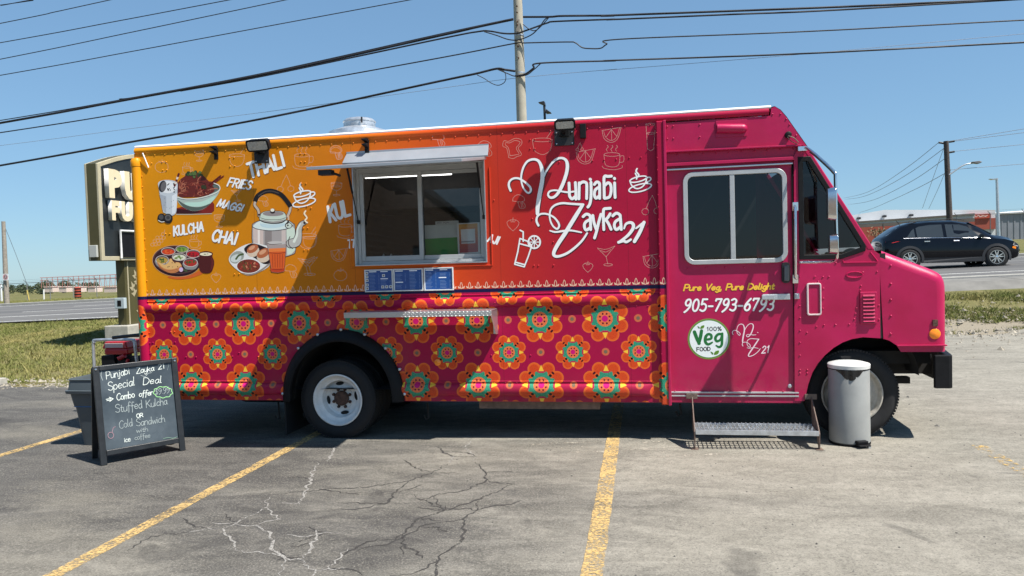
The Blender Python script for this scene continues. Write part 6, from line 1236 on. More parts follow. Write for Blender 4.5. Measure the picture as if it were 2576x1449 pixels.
# --- pedal bin
bc = G(2136, 1126); bz = base(bc.x)+.005; BX, BY, BRr = W(2136, 1010, bc.y+.17).x, bc.y+.17, .172
PB = thing('pedal_bin', (BX, BY, bz), 'dull white cylindrical pedal bin standing before the front wheel', 'bin')
ztop = W(2136, 930, BY-.17).z-bz
M['binw'] = mat('dusty_white_enamel', (.25, .255, .245), .5, var=.06, vs_=5, col2=(.285, .29, .278), bump=.03, bs=60)
mb = MB(); mb.lathe([(0, .012), (BRr-.012, .012), (BRr, .025), (BRr, ztop-.02), (BRr-.004, ztop-.012), (BRr-.012, ztop-.012), (BRr-.012, .1)], (BX, BY, bz), n=48); mb.build('bin_body', M['binw'], PB, smooth=35)
mb = MB(); mb.lathe([(BRr+.004, ztop-.004), (BRr+.006, ztop+.028), (BRr-.002, ztop+.036), (BRr*.7, ztop+.050), (BRr*.3, ztop+.056), (0, ztop+.057)], (BX, BY, bz), n=48); LD = mb.build('bin_lid', mat('white_lid', (.60, .60, .58), .45, var=.06, vs_=14), PB, smooth=40)
mb = MB(); mb.lathe([(BRr+.002, .0), (BRr+.003, .016), (BRr-.01, .016)], (BX, BY, bz), n=40); mb.build('base_ring', M['black_plastic'], PB, smooth=40)
mb = MB(); a0 = -math.pi/2-.12; top = []; bot = []
for i in range(21):
    t = i/20; a = a0-.75+1.5*t; dpt = .016+.082*math.sin(math.pi*min(1, t*1.05))**1.6; rr = BRr+.006+.004*math.sin(i*1.3)
    top.append((BX+rr*math.cos(a), BY+rr*math.sin(a), bz+ztop-.004)); bot.append((BX+(rr-.003)*math.cos(a), BY+(rr-.003)*math.sin(a), bz+ztop-dpt))
mb.add(top+bot, [(i, i+1, 22+i, 21+i) for i in range(20)]); mb.build('bag_fold', mat('black_bin_bag', (.008, .008, .010), .22, bump=.5, bs=40), PB, normals=False)
mb = MB(); mb.lathe([(BRr+.003, ztop-.012), (BRr+.004, ztop-.003)], (BX, BY, bz), n=40); mb.build('bag_rim', M['black_plastic'], PB)
a = -math.pi/2+.30; pc_ = Vector((BX+(BRr+.02)*math.cos(a), BY+(BRr+.02)*math.sin(a), bz)); Mx = Matrix.Translation(pc_) @ Matrix.Rotation(a+math.pi/2, 4, 'Z')
mb = MB(); mb.box(-.055, .055, -.055, .02, .018, .032, 0, Mx); mb.box(-.05, .05, -.02, .03, .032, .06, 0, Mx); mb.build('pedal', M['black_plastic'], PB, bevel=.008)
mb = MB(); mb.box(.03, .054, -.05, -.02, .0, .03, 0, Mx); mb.build('pedal_pad', M['galv'], PB, bevel=.003)
# ================================================================== BACKGROUND
# --- brick building behind the photographer (shows in the window glass)
M['brick'] = None
def brick_mat():
    m, b, vec, x, y, z = newmat('brown_brick', .9); bt = X_.nt.nodes.new('ShaderNodeTexBrick'); cb = X_.nt.nodes.new('ShaderNodeCombineXYZ')
    X_.nt.links.new((y*1.).v, cb.inputs[0]); X_.nt.links.new(z.v, cb.inputs[1]); X_.nt.links.new(cb.outputs[0], bt.inputs['Vector'])
    bt.inputs['Scale'].default_value = 1.; bt.inputs['Brick Width'].default_value = .42; bt.inputs['Row Height'].default_value = .2; bt.inputs['Mortar Size'].default_value = .014
    bt.inputs['Color1'].default_value = (.12, .085, .06, 1); bt.inputs['Color2'].default_value = (.17, .12, .085, 1); bt.inputs['Mortar'].default_value = (.22, .2, .17, 1)
    X_.nt.links.new(bt.outputs[0], b.inputs['Base Color']); return m
M['brick'] = brick_mat()
bl = thing('brick_building', (-20, -34, base(-20)), 'brown brick building mirrored in the serving window glass', 'building')
mb = MB(); q = [(-8.3, -13), (-16.5, -60), (-40, -58), (-34, -13)]; mb.slab([(x, y, base(x)-.2) for x, y in q], [(x, y, 5.4) for x, y in q]); WL = mb.build('wall', M['brick'], bl)
mb = MB(); q2 = [(-8.15, -12.85), (-16.3, -60.2), (-40.2, -58.2), (-34.2, -12.85)]; mb.slab([(x, y, 5.401) for x, y in q2], [(x, y, 5.75) for x, y in q2]); mb.build('parapet', M['black_metal'], bl)
for i in range(3):
    t = .25+.25*i; x, y = -8.3-8.2*t, -13-47*t; mb = MB(); mb.box(x-.02, x+.06, y-1.2, y+1.2, base(x)+.6, 2.6); wo = mb.build('window', M['black_plastic'], bl); mb = MB(); mb.box(x+.062, x+.072, y-1.1, y+1.1, base(x)+.7, 2.5); mb.build('pane', M['carglass'], wo)
# --- pylon sign on the verge
M['olive'] = mat('olive_painted_metal', (.070, .060, .020), .45, var=.08, vs_=3); M['tan'] = mat('tan_trim', (.42, .37, .25), .5, var=.08, vs_=4); M['signblack'] = mat('black_sign_face', (.014, .017, .018), .42, var=.3, vs_=2); M['cream'] = mat('cream_letter_face', (.70, .58, .38), .5, var=.05)
sx_, sy0, sy1, sz0, sz1 = -12.40, 8.0, 11.6, 2.08, 4.32; sxb = -12.76
PS = thing('pylon_sign', (-12.6, 10, terr(-12.6, 10)), 'black and tan pylon sign with raised cream letters, behind the truck', 'sign')
def topz_(y): t = (y-sy0)/(sy1-sy0); return sz1 + .42*math.sin(math.pi*t)
ys = [sy0+(sy1-sy0)*i/20 for i in range(21)]
ou = [(y, topz_(y)) for y in ys] + [(sy1, sz0), (sy0, sz0)]
mb = MB(); mb.slab([(sxb+.06, y, z) for y, z in ou], [(sx_-.06, y, z) for y, z in ou]); mb.build('cabinet', M['olive'], PS)
for x0, x1 in ((sx_-.059, sx_), (sxb, sxb+.059)):
    mb = MB(); inn = [(y, topz_(y)-.10) for y in [sy0+.1+(sy1-sy0-.2)*i/20 for i in range(21)]] + [(sy1-.1, sz0+.1), (sy0+.1, sz0+.1)]; n_ = len(ou)
    V = [(x0, y-.0, z) for y, z in ou]+[(x0, y, z) for y, z in inn]+[(x1, y, z) for y, z in ou]+[(x1, y, z) for y, z in inn]; F = []
    for i in range(n_): j = (i+1) % n_; F += [(i, j, n_+j, n_+i), (2*n_+i, 3*n_+i, 3*n_+j, 2*n_+j), (i, 2*n_+i, 2*n_+j, j), (n_+i, n_+j, 3*n_+j, 3*n_+i)]
    mb.add(V, F).build('cabinet_trim', M['tan'], PS, bevel=.01)
mb = MB(); inn2 = [(y, z-.002) for y, z in inn]; mb.slab([(sx_-.055, y, z) for y, z in inn2], [(sx_-.03, y, z) for y, z in inn2]); FC = mb.build('sign_face', M['signblack'], PS)
def letters3d(s, y0, z0, h, gap, m, mside, parent, bold=.05, depth=.09):
    y = y0
    for ch in s:
        cu = bpy.data.curves.new('t', 'FONT'); cu.body = ch; cu.size = h*1.38; cu.extrude = depth/2; cu.offset = bold; cu.resolution_u = 3
        to = bpy.data.objects.new('t', cu); COL.objects.link(to); bpy.context.view_layer.update(); me = bpy.data.meshes.new_from_object(to.evaluated_get(bpy.context.evaluated_depsgraph_get())); bpy.data.objects.remove(to)
        xs = [v.co.x for v in me.vertices]; x0_, w_ = min(xs), max(xs)-min(xs)
        for v in me.vertices: v.co = Vector((sx_-.03+.02+depth/2+v.co.z, y+(v.co.x-x0_)*.95, z0+v.co.y))
        me.materials.clear(); me.materials.append(m); me.materials.append(mside); me.update()
        for p in me.polygons: p.material_index = 0 if abs(p.normal.x) > .7 else 1
        o = bpy.data.objects.new('letter', me); COL.objects.link(o); setparent(o, parent); tag(o, 'raised cream letter ' + ch); y += w_*.95+gap
M['letside'] = mat('white_letter_return', (.75, .74, .70), .5)
letters3d('PU', 8.20, 3.60, .60, .09, M['cream'], M['letside'], FC, .055, .12); letters3d('FUR', 8.28, 3.06, .42, .06, M['cream'], M['letside'], FC, .036, .10)
fzt = 2.75; mb = MB(); mb.box(sx_-.028, sx_+.03, sy0+.62, sy1-.3, sz0+.08, fzt); mb.build('reader_panel', M['black_plastic'], FC)
mb = MB(); mb.tube([(sx_+.05, sy0+.58, sz0+.05), (sx_+.05, sy0+.58, fzt+.04), (sx_+.05, sy1-.3, fzt+.04)], .028, 6); mb.build('reader_rail', M['rim'], FC)
mb = MB(); mb.box(sxb+.07, sx_-.09, sy0-.06, sy0, sz0+.08, sz0+.36); mb.build('junction_box', mat('grey_box', (.42, .43, .40), .5), PS, bevel=.01)
zc_ = terr(-12.6, 9.6); mb = MB(); mb.box(-12.74, -12.50, 8.85, 11.2, zc_+.35, sz0); CO = mb.build('column', M['olive'], PS, bevel=.01)
mb = MB(); mb.box(-12.499, -12.485, 8.93, 8.96, zc_+.36, sz0-.02); mb.build('gold_edge', M['tan'], CO)
rg = random.Random(12)
for i in range(9):
    yy, zz = 9.08+rg.uniform(0, .45), .75+.145*i; mb = MB(); mb.add([(-12.494, yy+a*.1, zz+b*.1) for a, b in ((0, 0), (.9, 1.2), (1.4, 2.2), (.7, 1.5), (-.3, 2.4), (-.1, 1.1), (-1., .9))], [(0, 1, 2, 3), (0, 3, 4, 5), (0, 5, 6)]); mb.build('bird_motif', mat('gold_film', (.36, .31, .19), .4) if i == 0 else bpy.data.materials['gold_film'], CO, normals=False)
mb = MB(); mb.box(-12.95, -12.30, 8.62, 11.5, zc_-.3, zc_+.35); mb.build('concrete_foot', M['concrete'], PS, bevel=.02)
mb = MB(); mb.box(-12.70, -12.44, 8.70, 8.80, .92, 1.18); LM = mb.build('flood_lamp', mat('pale_lamp_casing', (.40, .46, .48), .5), PS, bevel=.01); mb = MB(); mb.box(-12.62, -12.52, 8.695, 8.705, .98, 1.12); mb.build('lamp_opening', M['black_plastic'], LM)
# wheel stop at the picture's left edge
ws = G(4, 968); mb = MB(); pr = [(-.09, 0), (.09, 0), (.06, .12), (-.06, .12)]; mb.slab([(ws.x-1.7, ws.y+a, ws.z+b) for a, b in pr], [(ws.x+.05, ws.y+a, ws.z+b) for a, b in pr]); mb.build('wheel_stop', M['concrete'], bevel=.015, label='grey concrete wheel stop at the left edge by the grass', cat='wheel stop')
# --- concrete utility pole with its cables
PY = 13.0; PCc = crop(1650, 0, 2300, 1962); A1 = crop(0, 0, 1000, 2070); RC = crop(2300, 0, 3840, 2576)
pt, pb = W(*PCc(880, 0), PY), W(*PCc(925, 1350), PY); dirp = (pt-pb).normalized(); bs_ = pb - dirp*((pb.z-terr(pb.x, PY)+.3)/dirp.z); tp_ = pt + dirp*3.2
UP = thing('utility_pole', (bs_.x, PY, terr(bs_.x, PY)), 'tall pale concrete utility pole rising behind the truck roof', 'utility pole')
mb = MB(); mb.tube([bs_, pb, pt, tp_], [.185, .140, .122, .10], 24); mb.build('pole_shaft', M['pole_concrete'], UP, smooth=50)
for y_ in (405, 830):
    p = W(*PCc(898 if y_ < 500 else 910, y_), PY); mb = MB(); mb.lathe([(.135, -.02), (.135, .02)], p, dirp, 20); mb.build('band', M['galv'], UP)
for y_ in (90, 160, 265, 300, 540, 670):
    p = W(*PCc(878+.03*y_, y_), PY); p.y -= .135; mb = MB(); mb.lathe([(.022, 0), (.022, -.03), (.01, -.05), (0, -.05)], p, (0, 1, 0), 8); mb.build('bolt', M['rust'], UP)
mb = MB(); mb.box(0, .10, -.006, 0, -.16, .16, 0, Matrix.Translation(W(*PCc(862, 290), PY-.142))); TGp = mb.build('number_tag', M['greywood'], UP)
def cable(name, label, pts, r, m='cable', group='overhead cables', ext=(0, 0), Y=PY, ys=None):
    P = [W(*T(x, y), (ys[i] if ys else Y)) for i, (T, x, y) in enumerate(pts)]
    if ext[0]: P = [P[0] + (P[0]-P[1]).normalized()*ext[0] + Vector((0, 0, .004*ext[0]**1.3))] + P
    if ext[1]: P = P + [P[-1] + (P[-1]-P[-2]).normalized()*ext[1]]
    mb = MB(); mb.tube(catmull([tuple(p) for p in P], 8), r, 6); return mb.build(name, M[m], smooth=60, label=label, cat='cable', group=group)
yc = PY-.16
cable('overhead_cable', 'uppermost thick bundled cable left of the concrete pole', [(A1, 0, 955), (A1, 900, 790), (A1, 2070, 572), (PCc, 0, 402), (PCc, 420, 305), (PCc, 830, 218)], .034, ext=(14, 0), Y=yc)
cable('overhead_cable', 'thin strand riding on the uppermost left bundled cable', [(A1, 0, 935), (A1, 880, 785), (A1, 930, 768), (A1, 1100, 745), (A1, 2070, 562), (PCc, 0, 385), (PCc, 830, 208)], .014, ext=(14, 0), Y=yc)
cable('overhead_cable', 'second bundled cable left of the pole, looping beneath its bolts', [(A1, 1400, 706), (A1, 2070, 585), (PCc, 0, 440), (PCc, 430, 358), (PCc, 560, 352), (PCc, 720, 378), (PCc, 860, 378), (PCc, 960, 350), (PCc, 1100, 300), (PCc, 1220, 258), (PCc, 1320, 242), (PCc, 1962, 218), (RC, 0, 122), (RC, 750, 90), (RC, 1300, 68), (RC, 2576, -6)], .022, ext=(0, 14), Y=yc)
cable('overhead_cable', 'slack loop hanging under the pole between the two top bundles', [(PCc, 500, 358), (PCc, 640, 400), (PCc, 780, 448), (PCc, 900, 448), (PCc, 1040, 390), (PCc, 1130, 300), (PCc, 1200, 210), (PCc, 1300, 185)], .015, Y=yc-.01)
cable('overhead_cable', 'short crossed jumper cable right of the pole', [(PCc, 940, 275), (PCc, 1010, 330), (PCc, 1080, 345), (PCc, 1150, 290), (PCc, 1230, 200)], .013, Y=yc-.02)
cable('overhead_cable', 'thick top cable running right from the concrete pole', [(PCc, 940, 192), (PCc, 1250, 190), (PCc, 1400, 180), (PCc, 1962, 176), (RC, 0, 96), (RC, 1300, 48), (RC, 2400, 0)], .027, ext=(0, 14), Y=yc)
cable('overhead_cable', 'single cable with a dip right of the pole, third from the top', [(A1, 0, 1030), (A1, 1000, 872), (A1, 2070, 692), (PCc, 0, 655), (PCc, 840, 492), (PCc, 960, 486), (PCc, 1440, 475), (PCc, 1530, 484), (PCc, 1610, 538), (PCc, 1710, 550), (PCc, 1820, 545), (PCc, 1890, 500), (RC, 40, 246), (RC, 1200, 198), (RC, 2576, 126)], .017, ext=(14, 14), Y=yc)
cable('overhead_wire', 'faint thin wire crossing behind the pole low in the sky', [(A1, 0, 1130), (A1, 1000, 1000), (A1, 2070, 868), (PCc, 0, 1000), (PCc, 850, 885), (PCc, 1962, 785), (RC, 0, 437), (RC, 1150, 343), (RC, 2576, 212)], .0055, 'thin_wire', ext=(14, 14), Y=yc+.3)
cable('overhead_cable', 'lowest thick cable left of the pole, just above the sign', [(A1, 0, 1285), (A1, 1000, 1105), (A1, 2070, 915), (PCc, 0, 918), (PCc, 400, 835), (PCc, 640, 778), (PCc, 740, 790), (PCc, 850, 805)], .030, ext=(14, 0), Y=yc)
cable('overhead_cable', 'small closed loop of cable left of the pole', [(PCc, 420, 848), (PCc, 500, 888), (PCc, 580, 940), (PCc, 660, 965), (PCc, 730, 930), (PCc, 745, 865), (PCc, 720, 805), (PCc, 640, 780)], .011, Y=yc-.01)
cable('overhead_cable', 'lowest thick cable running right above the truck cab', [(PCc, 850, 860), (PCc, 965, 838), (PCc, 1060, 770), (PCc, 1130, 715), (PCc, 1962, 688), (RC, 0, 379), (RC, 1150, 338), (RC, 2576, 266)], .024, ext=(0, 14), Y=yc)
cable('overhead_cable', 'short splice cable dropping beside the pole at right', [(PCc, 640, 780), (PCc, 760, 830), (PCc, 850, 862), (PCc, 975, 850), (PCc, 1060, 790), (PCc, 1140, 718)], .014, Y=yc-.01)
for lab, a, b in (('shortest wire cutting the top left corner of the sky', (0, 40), (235, 0)), ('second wire from the top left corner', (0, 182), (850, 0)), ('third wire from the top left corner', (0, 332), (1775, 0)), ('fourth wire from the top left corner', (0, 460), (2070, 30)), ('fifth wire from the top left corner, lowest of the upper set', (0, 585), (2070, 205))):
    cable('power_line', lab, [(A1, *a), (A1, (a[0]+b[0])/2, (a[1]+b[1])/2+2), (A1, *b)], .0125, group='upper power lines', ext=(14, 12), Y=yc)
# twin floodlight pole peeping over the roof
fy = 30.; MI = {}
fp = W(1378, 297, fy); FP = thing('floodlight_pole', (fp.x, fy, terr(fp.x, fy)), 'twin headed floodlight pole peeping over the truck roof', 'lamp post')
mb = MB(); t_ = W(*PCc(1180, 1195), fy); mb.tube([(fp.x, fy, terr(fp.x, fy)), t_], [.09, .06], 10); mb.build('pole_shaft', M['black_metal'], FP, smooth=50)
for a, b, c_ in (((1115, 1165), (1185, 1150), (1195, 1200)), ((1205, 1240), (1262, 1280), (1200, 1285))):
    P = [W(*PCc(*q), fy) for q in (a, b, c_)]; mb = MB(); mb.slab([p+Vector((0, -.2, 0)) for p in P], [p+Vector((0, .2, 0)) for p in P]); mb.build('lamp_head', M['black_metal'], FP, bevel=.02)
# --- wooden pole with street lamp beyond the road, right
RB = crop(3050, 480, 3840, 2008); WY = 33.
wt, wb = W(*RB(1265, 125), WY), W(*RB(1300, 905), WY); dw = (wt-wb).normalized(); wb0 = wb - dw*((wb.z-terr(wb.x, WY)+.2)/dw.z)
WP = thing('street_light_pole', (wb0.x, WY, terr(wb0.x, WY)), 'dark wooden pole with curved street lamp arm behind the black car', 'utility pole')
mb = MB(); mb.tube([wb0, wb, wt], [.16, .145, .115], 14); mb.build('pole_shaft', M['wood'], WP, smooth=50)
mb = MB(); mb.tube(catmull([W(*RB(x, y), WY-.1) for x, y in ((1292, 448), (1340, 415), (1400, 372), (1460, 344), (1530, 334))], 5), .035, 8); mb.build('lamp_arm', M['galv'], WP, smooth=50)
P = [W(*RB(x, y), WY-.1) for x, y in ((1500, 325), (1575, 315), (1600, 326), (1575, 342), (1515, 336))]; mb = MB(); mb.slab([p+Vector((0, -.16, 0)) for p in P], [p+Vector((0, .16, 0)) for p in P]); mb.build('lamp_head', mat('lamp_grey', (.16, .16, .16), .5), WP, bevel=.03)
for x, y, dx in ((1195, 138, 1), (1345, 125, -1), (1345, 225, -1), (1305, 400, -1)):
    a, b = W(*RB(x, y), WY), W(*RB(x+dx*50, y+8), WY); mb = MB(); mb.tube([a, b], .05, 6); mb.tube([b, W(*RB(1268+.04*y, y+14), WY)], .02, 5); mb.build('insulator', M['black_metal'], WP)
for lab, pts in (('highest wire sloping down left from the wooden pole', ((1195, 138), (900, 372), (600, 570), (440, 636), (290, 668))), ('second wire sloping down left from the wooden pole', ((1250, 190), (900, 440), (600, 605), (440, 662), (300, 680))), ('third wire sloping down left from the wooden pole', ((1255, 290), (950, 500), (620, 668), (450, 715), (330, 728))), ('lowest wire sloping down left from the wooden pole', ((1258, 430), (1000, 570), (720, 700), (560, 768), (440, 806)))):
    cable('power_line', lab, [(RB, *p) for p in pts], .015, 'thin_wire', 'wires on the wooden pole', ys=[WY, 41, 56, 72, 100])
for lab, pts in (('left steel guy wire of the wooden pole', ((1240, 200), (1140, 480), (1040, 765))), ('right steel guy wire of the wooden pole', ((1248, 440), (1180, 600), (1100, 770)))): cable('guy_wire', lab, [(RB, *p) for p in pts], .010, 'thin_wire', 'guy wires', ys=[WY, 38, 44])
for lab, pts in (('top wire leaving the wooden pole to the right', ((1345, 118), (2008, 8))), ('second wire leaving the wooden pole to the right', ((1340, 126), (2008, 44))), ('third wire leaving the wooden pole to the right', ((1345, 222), (2008, 156))), ('lowest wire leaving the wooden pole to the right', ((1300, 400), (1450, 386), (2008, 342)))): cable('power_line', lab, [(RB, *p) for p in pts], .012, 'thin_wire', 'wires on the wooden pole', ext=(0, 10), Y=WY)
# slim steel lamp post
ly = 58.; a, b = W(*RB(1748, 478), ly), W(*RB(1766, 1015), ly); LP = thing('lamp_post', (b.x, ly, terr(b.x, ly)), 'slim grey steel lamp post at far right before the grey shed', 'lamp post')
mb = MB(); mb.tube([(b.x, ly, terr(b.x, ly)), b, a], [.15, .13, .09], 10); mb.build('pole_shaft', M['galv'], LP, smooth=50); P = [W(*RB(x, y), ly) for x, y in ((1676, 486), (1745, 482), (1745, 492), (1700, 494))]; mb = MB(); mb.slab([p+Vector((0, -.2, 0)) for p in P], [p+Vector((0, .2, 0)) for p in P]); mb.build('lamp_head', M['galv'], LP)
# --- warehouses
M['clad'] = mat('pale_metal_cladding', (.58, .59, .60), .6, var=.05, vs_=.3); M['clad2'] = mat('light_grey_panel', (.40, .40, .39), .7, var=.06, vs_=.4); M['redpaint'] = mat('warehouse_red', (.30, .055, .030), .7, var=.12, vs_=.6); M['greyband'] = mat('grey_band', (.10, .085, .075), .8, var=.2, vs_=.5); M['shed'] = mat('corrugated_grey', (.20, .215, .24), .6, var=.1, vs_=.6); M['whiteroof'] = mat('white_roof_sheet', (.62, .62, .60), .5)
by = 96.
def Wb(x, y, Y=by): return W(*RB(x, y), Y)
gl_ = terr(Wb(900, 1000).x, by)-.3
WH1 = thing('warehouse', (Wb(900, 1000).x, by, gl_), 'long white warehouse with red base and red sign beyond the road', 'building')
pf = [Wb(-500, 900), Wb(380, 830), Wb(680, 780), Wb(1735, 780)]; mb = MB(); V0 = [(p.x, by, p.z) for p in pf]+[(pf[-1].x, by, gl_), (pf[0].x, by, gl_)]; mb.slab(V0, [(x, y+40, z) for x, y, z in V0]); mb.build('wall', M['clad'], WH1)
x0, x1 = Wb(-500, 900).x, Wb(1432, 840).x; za = Wb(430, 882).z; zb = Wb(1430, 820).z
mb = MB(); f_ = [(x0, by-3.2, za-.6), (x1, by-3.2, zb-.1), (x1, by-3.2, gl_), (x0, by-3.2, gl_)]; mb.slab(f_, [(x, by-.01, z) for x, y, z in f_]); mb.build('front_block', M['clad2'], WH1)
mb = MB(); zr1, zr2 = Wb(700, 962).z, Wb(1400, 905).z; f_ = [(x0, by-3.25, zr1), (x1, by-3.25, zr2), (x1, by-3.25, gl_), (x0, by-3.25, gl_)]; mb.slab(f_, [(x, by-3.201, z) for x, y, z in f_]); mb.build('red_base', M['redpaint'], WH1)
f_ = [(x0, by-3.24, zr1+.35), (x1, by-3.24, zr2+.45), (x1, by-3.24, zr2+.01), (x0, by-3.24, zr1+.01)]; mb = MB(); mb.slab(f_, [(x, by-3.201, z) for x, y, z in f_]); mb.build('grey_band', M['greyband'], WH1)
f_ = [(x0, by-3.3, za-.6), (x1, by-3.3, zb-.1), (x1, by-3.3, zb-.3), (x0, by-3.3, za-.8)]; mb = MB(); mb.slab(f_, [(x, by-3.21, z) for x, y, z in f_]); mb.build('eaves_trim', M['greyband'], WH1)
for i, x in enumerate((670, 915, 1168)): p = Wb(x, 900, by-3.22); mb = MB(); mb.box(p.x-.06, p.x+.06, by-3.28, by-3.2, gl_, za-.55+(zb-za)*.3*i); mb.build('downpipe', M['greyband'], WH1)
ra, rb = Wb(1440, 868, by-.2), Wb(1735, 962, by-.2); mb = MB(); mb.box(ra.x, rb.x, by-.25, by-.01, rb.z, ra.z); mb.build('red_band', M['redpaint'], WH1)
sa, sb = Wb(1478, 822, by-.4), Wb(1692, 858, by-.4); mb = MB(); mb.box(sa.x, sb.x, by-.45, by-.02, sb.z, sa.z); SG = mb.build('red_sign', mat('sign_red', (.42, .05, .02), .5), WH1)
d = Decal(RB, lambda px, py, h: (lambda q: (q.x, by-.46-h, q.z))(W(px, py, by-.46))); d.stroke([(1520, 846), (1540, 836), (1550, 848), (1575, 832), (1590, 846), (1615, 834), (1640, 840), (1660, 832)], 5, sr(220, 200, 190)); d.stroke([(1575, 848), (1650, 845)], 3, sr(210, 190, 180), 0); d.build('sign_script', M['print'], SG)
for x, y in ((438, 858), (682, 838), (938, 828)): p = Wb(x, y, by-.5); mb = MB(); mb.box(p.x-.18, p.x+.18, by-.6, by-.02, p.z-.16, p.z+.1); mb.build('wall_lamp', M['black_metal'], WH1)
sy_ = 101.; g2 = terr(Wb(1900, 1000, sy_).x, sy_)-.3; WH2 = thing('grey_shed', (Wb(1900, 1000, sy_).x, sy_, g2), 'grey corrugated shed with white roof at the right edge', 'building')
pa, pb2, pc2 = Wb(1772, 822, sy_), Wb(2008, 812, sy_), Wb(2008, 778, sy_); xe = pb2.x+18
mb = MB(); mb.box(pa.x, xe, sy_, sy_+25, g2, pa.z+.02); SW2 = mb.build('wall', M['shed'], WH2)
for i in range(34): x = pa.x+.25+i*.75; mb = MB(); mb.box(x, x+.16, sy_-.06, sy_-.001, g2, pa.z-.02); mb.build('wall_rib', M['shed'], SW2)
mb = MB(); f_ = [(pa.x-.3, sy_-.3, pa.z), (xe, sy_-.3, pa.z+.2), (xe, sy_+12, pc2.z+.9), (pa.x-.3, sy_+12, pa.z+.35)]; mb.slab(f_, [(x, y, z+.15) for x, y, z in f_]); mb.build('roof', M['whiteroof'], WH2)
# chain-link fence at right
def chain_fence(name, label, pts, h, m, arm=True, mesh=True, seed=0):
    F = thing(name, pts[0], label, 'fence'); T = [p+Vector((0, 0, h)) for p in pts]
    for p, t in zip(pts, T):
        mb = MB(); mb.tube([p-Vector((0, 0, .2)), t], .035, 6)
        if arm: mb.tube([t, t+Vector((-.25, -.1, .28))], .025, 5)
        mb.build('post', m, F, smooth=50)
    mb = MB(); mb.tube(T, .022, 6); mb.build('top_rail', m, F)
    if arm:
        for q in (.5, 1.): mb = MB(); mb.tube([t+Vector((-.25, -.1, .28))*q for t in T], .008, 4); mb.build('barbed_strand', m, F)
    if mesh:
        mb = MB()
        for a, b, ta, tb_ in zip(pts, pts[1:], T, T[1:]):
            L = (b-a).length; k = int(L/.2)
            for i in range(-int(h/.2), k):
                for s_ in (1, -1):
                    u0, u1 = i*.2, i*.2+h; v0, v1 = 0., h
                    if u0 < 0: v0 = -u0; u0 = 0
                    if u1 > L: v1 -= (u1-L); u1 = L
                    if v1 <= v0: continue
                    if s_ < 0: v0, v1 = h-v0, h-v1
                    p, q = a+(b-a)*(u0/L)+Vector((0, 0, v0)), a+(b-a)*(u1/L)+Vector((0, 0, v1)); e_ = Vector((0, 0, .0025)); mb.add([p-e_, q-e_, q+e_, p+e_], [(0, 1, 2, 3)])
        mb.build('wire_mesh', m, F, kind='stuff', normals=False)
    return F
M['fencegrey'] = mat('dull_fence_steel', (.14, .15, .16), .6, metal=.3)
ry = 62.; chain_fence('chain_link_fence', 'grey chain-link fence before the shed at the right edge', [Vector((x, ry, terr(x, ry))) for x in [26+2.6*i for i in range(12)]], 2.3, M['fencegrey'], True, True)
# --- left: airport fence, antenna rows, posts, trees
fyl = 50.; M['fencelight'] = mat('weathered_fence_steel', (.22, .22, .21), .6, metal=.3)
chain_fence('chain_link_fence', 'airport chain-link fence with angled barbed arms across the far field', [Vector((x, fyl, terr(x, fyl)-.05)) for x in [-64+2.35*i for i in range(17)]], 1.75, M['fencelight'], True, True)
ay = 112.; LC = crop(0, 1020, 560, 1193); M['ilsred'] = mat('faded_red_lattice', (.40, .17, .15), .7, var=.1)
AR = thing('antenna_array', W(*LC(640, 100), ay), 'long red lattice antenna array behind the airport fence', 'antenna')
zb_ = lambda x: W(*LC(x, 128), ay).z
for i in range(16):
    x = 330+42*i; a, b = W(*LC(x, 128), ay), W(*LC(x+4, 44-i*1.6), ay); mb = MB(); mb.tube([a, b], .055, 5); mb.build('mast', M['ilsred'], AR)
    c_ = W(*LC(x+26, 128), ay); mb = MB(); mb.tube([W(*LC(x+6, 60-i*1.6), ay), c_], .028, 4); mb.build('brace', M['ilsred'], AR)
for y0, y1 in ((46, 18), (66, 44)): mb = MB(); mb.tube([W(*LC(320, y0), ay), W(*LC(960, y1), ay)], .055, 5); mb.build('beam', M['ilsred'], AR)
M['palehut'] = mat('pale_hut', (.62, .50, .44), .7, var=.1)
for i, (x, w_) in enumerate(((350, 70), (470, 60), (590, 40), (700, 60), (830, 100))):
    a, b = W(*LC(x, 122), ay+6), W(*LC(x+w_, 140), ay+6); mb = MB(); mb.box(a.x, b.x, ay+6, ay+8, b.z-.5, a.z); mb.box(a.x-.1, b.x+.1, ay+5.9, ay+8.1, a.z, a.z+.12); mb.build('equipment_hut', M['palehut'], label='low pale hut at the foot of the antenna, number %s from the left' % ('one', 'two', 'three', 'four', 'five')[i], cat='hut', group='huts under the antenna')
# traffic barrel
bp_ = Vector((-36.6, 40., 0)); q = W(196, 745, 44.); bx, bgz = q.x, terr(q.x, 44.)
TBb = thing('traffic_barrel', (bx, 44., bgz), 'orange and black striped traffic barrel in the far field', 'barrel'); hh = 1.02
M['barrel'] = mat('barrel_orange', (.36, .06, .03), .6); prof = [(.26, 0), (.26, .1), (.24, .1), (.235, hh*.95), (.1, hh), (0, hh)]
mb = MB(); mb.lathe(prof, (bx, 44., bgz), n=16); mb.build('barrel_shell', M['barrel'], TBb, smooth=40)
for i in range(4): z = bgz+.16+i*.22; mb = MB(); mb.lathe([(.246, z), (.246, z+.10)], (bx, 44., 0), n=16); mb.build('dark_band', M['black_plastic'], TBb)
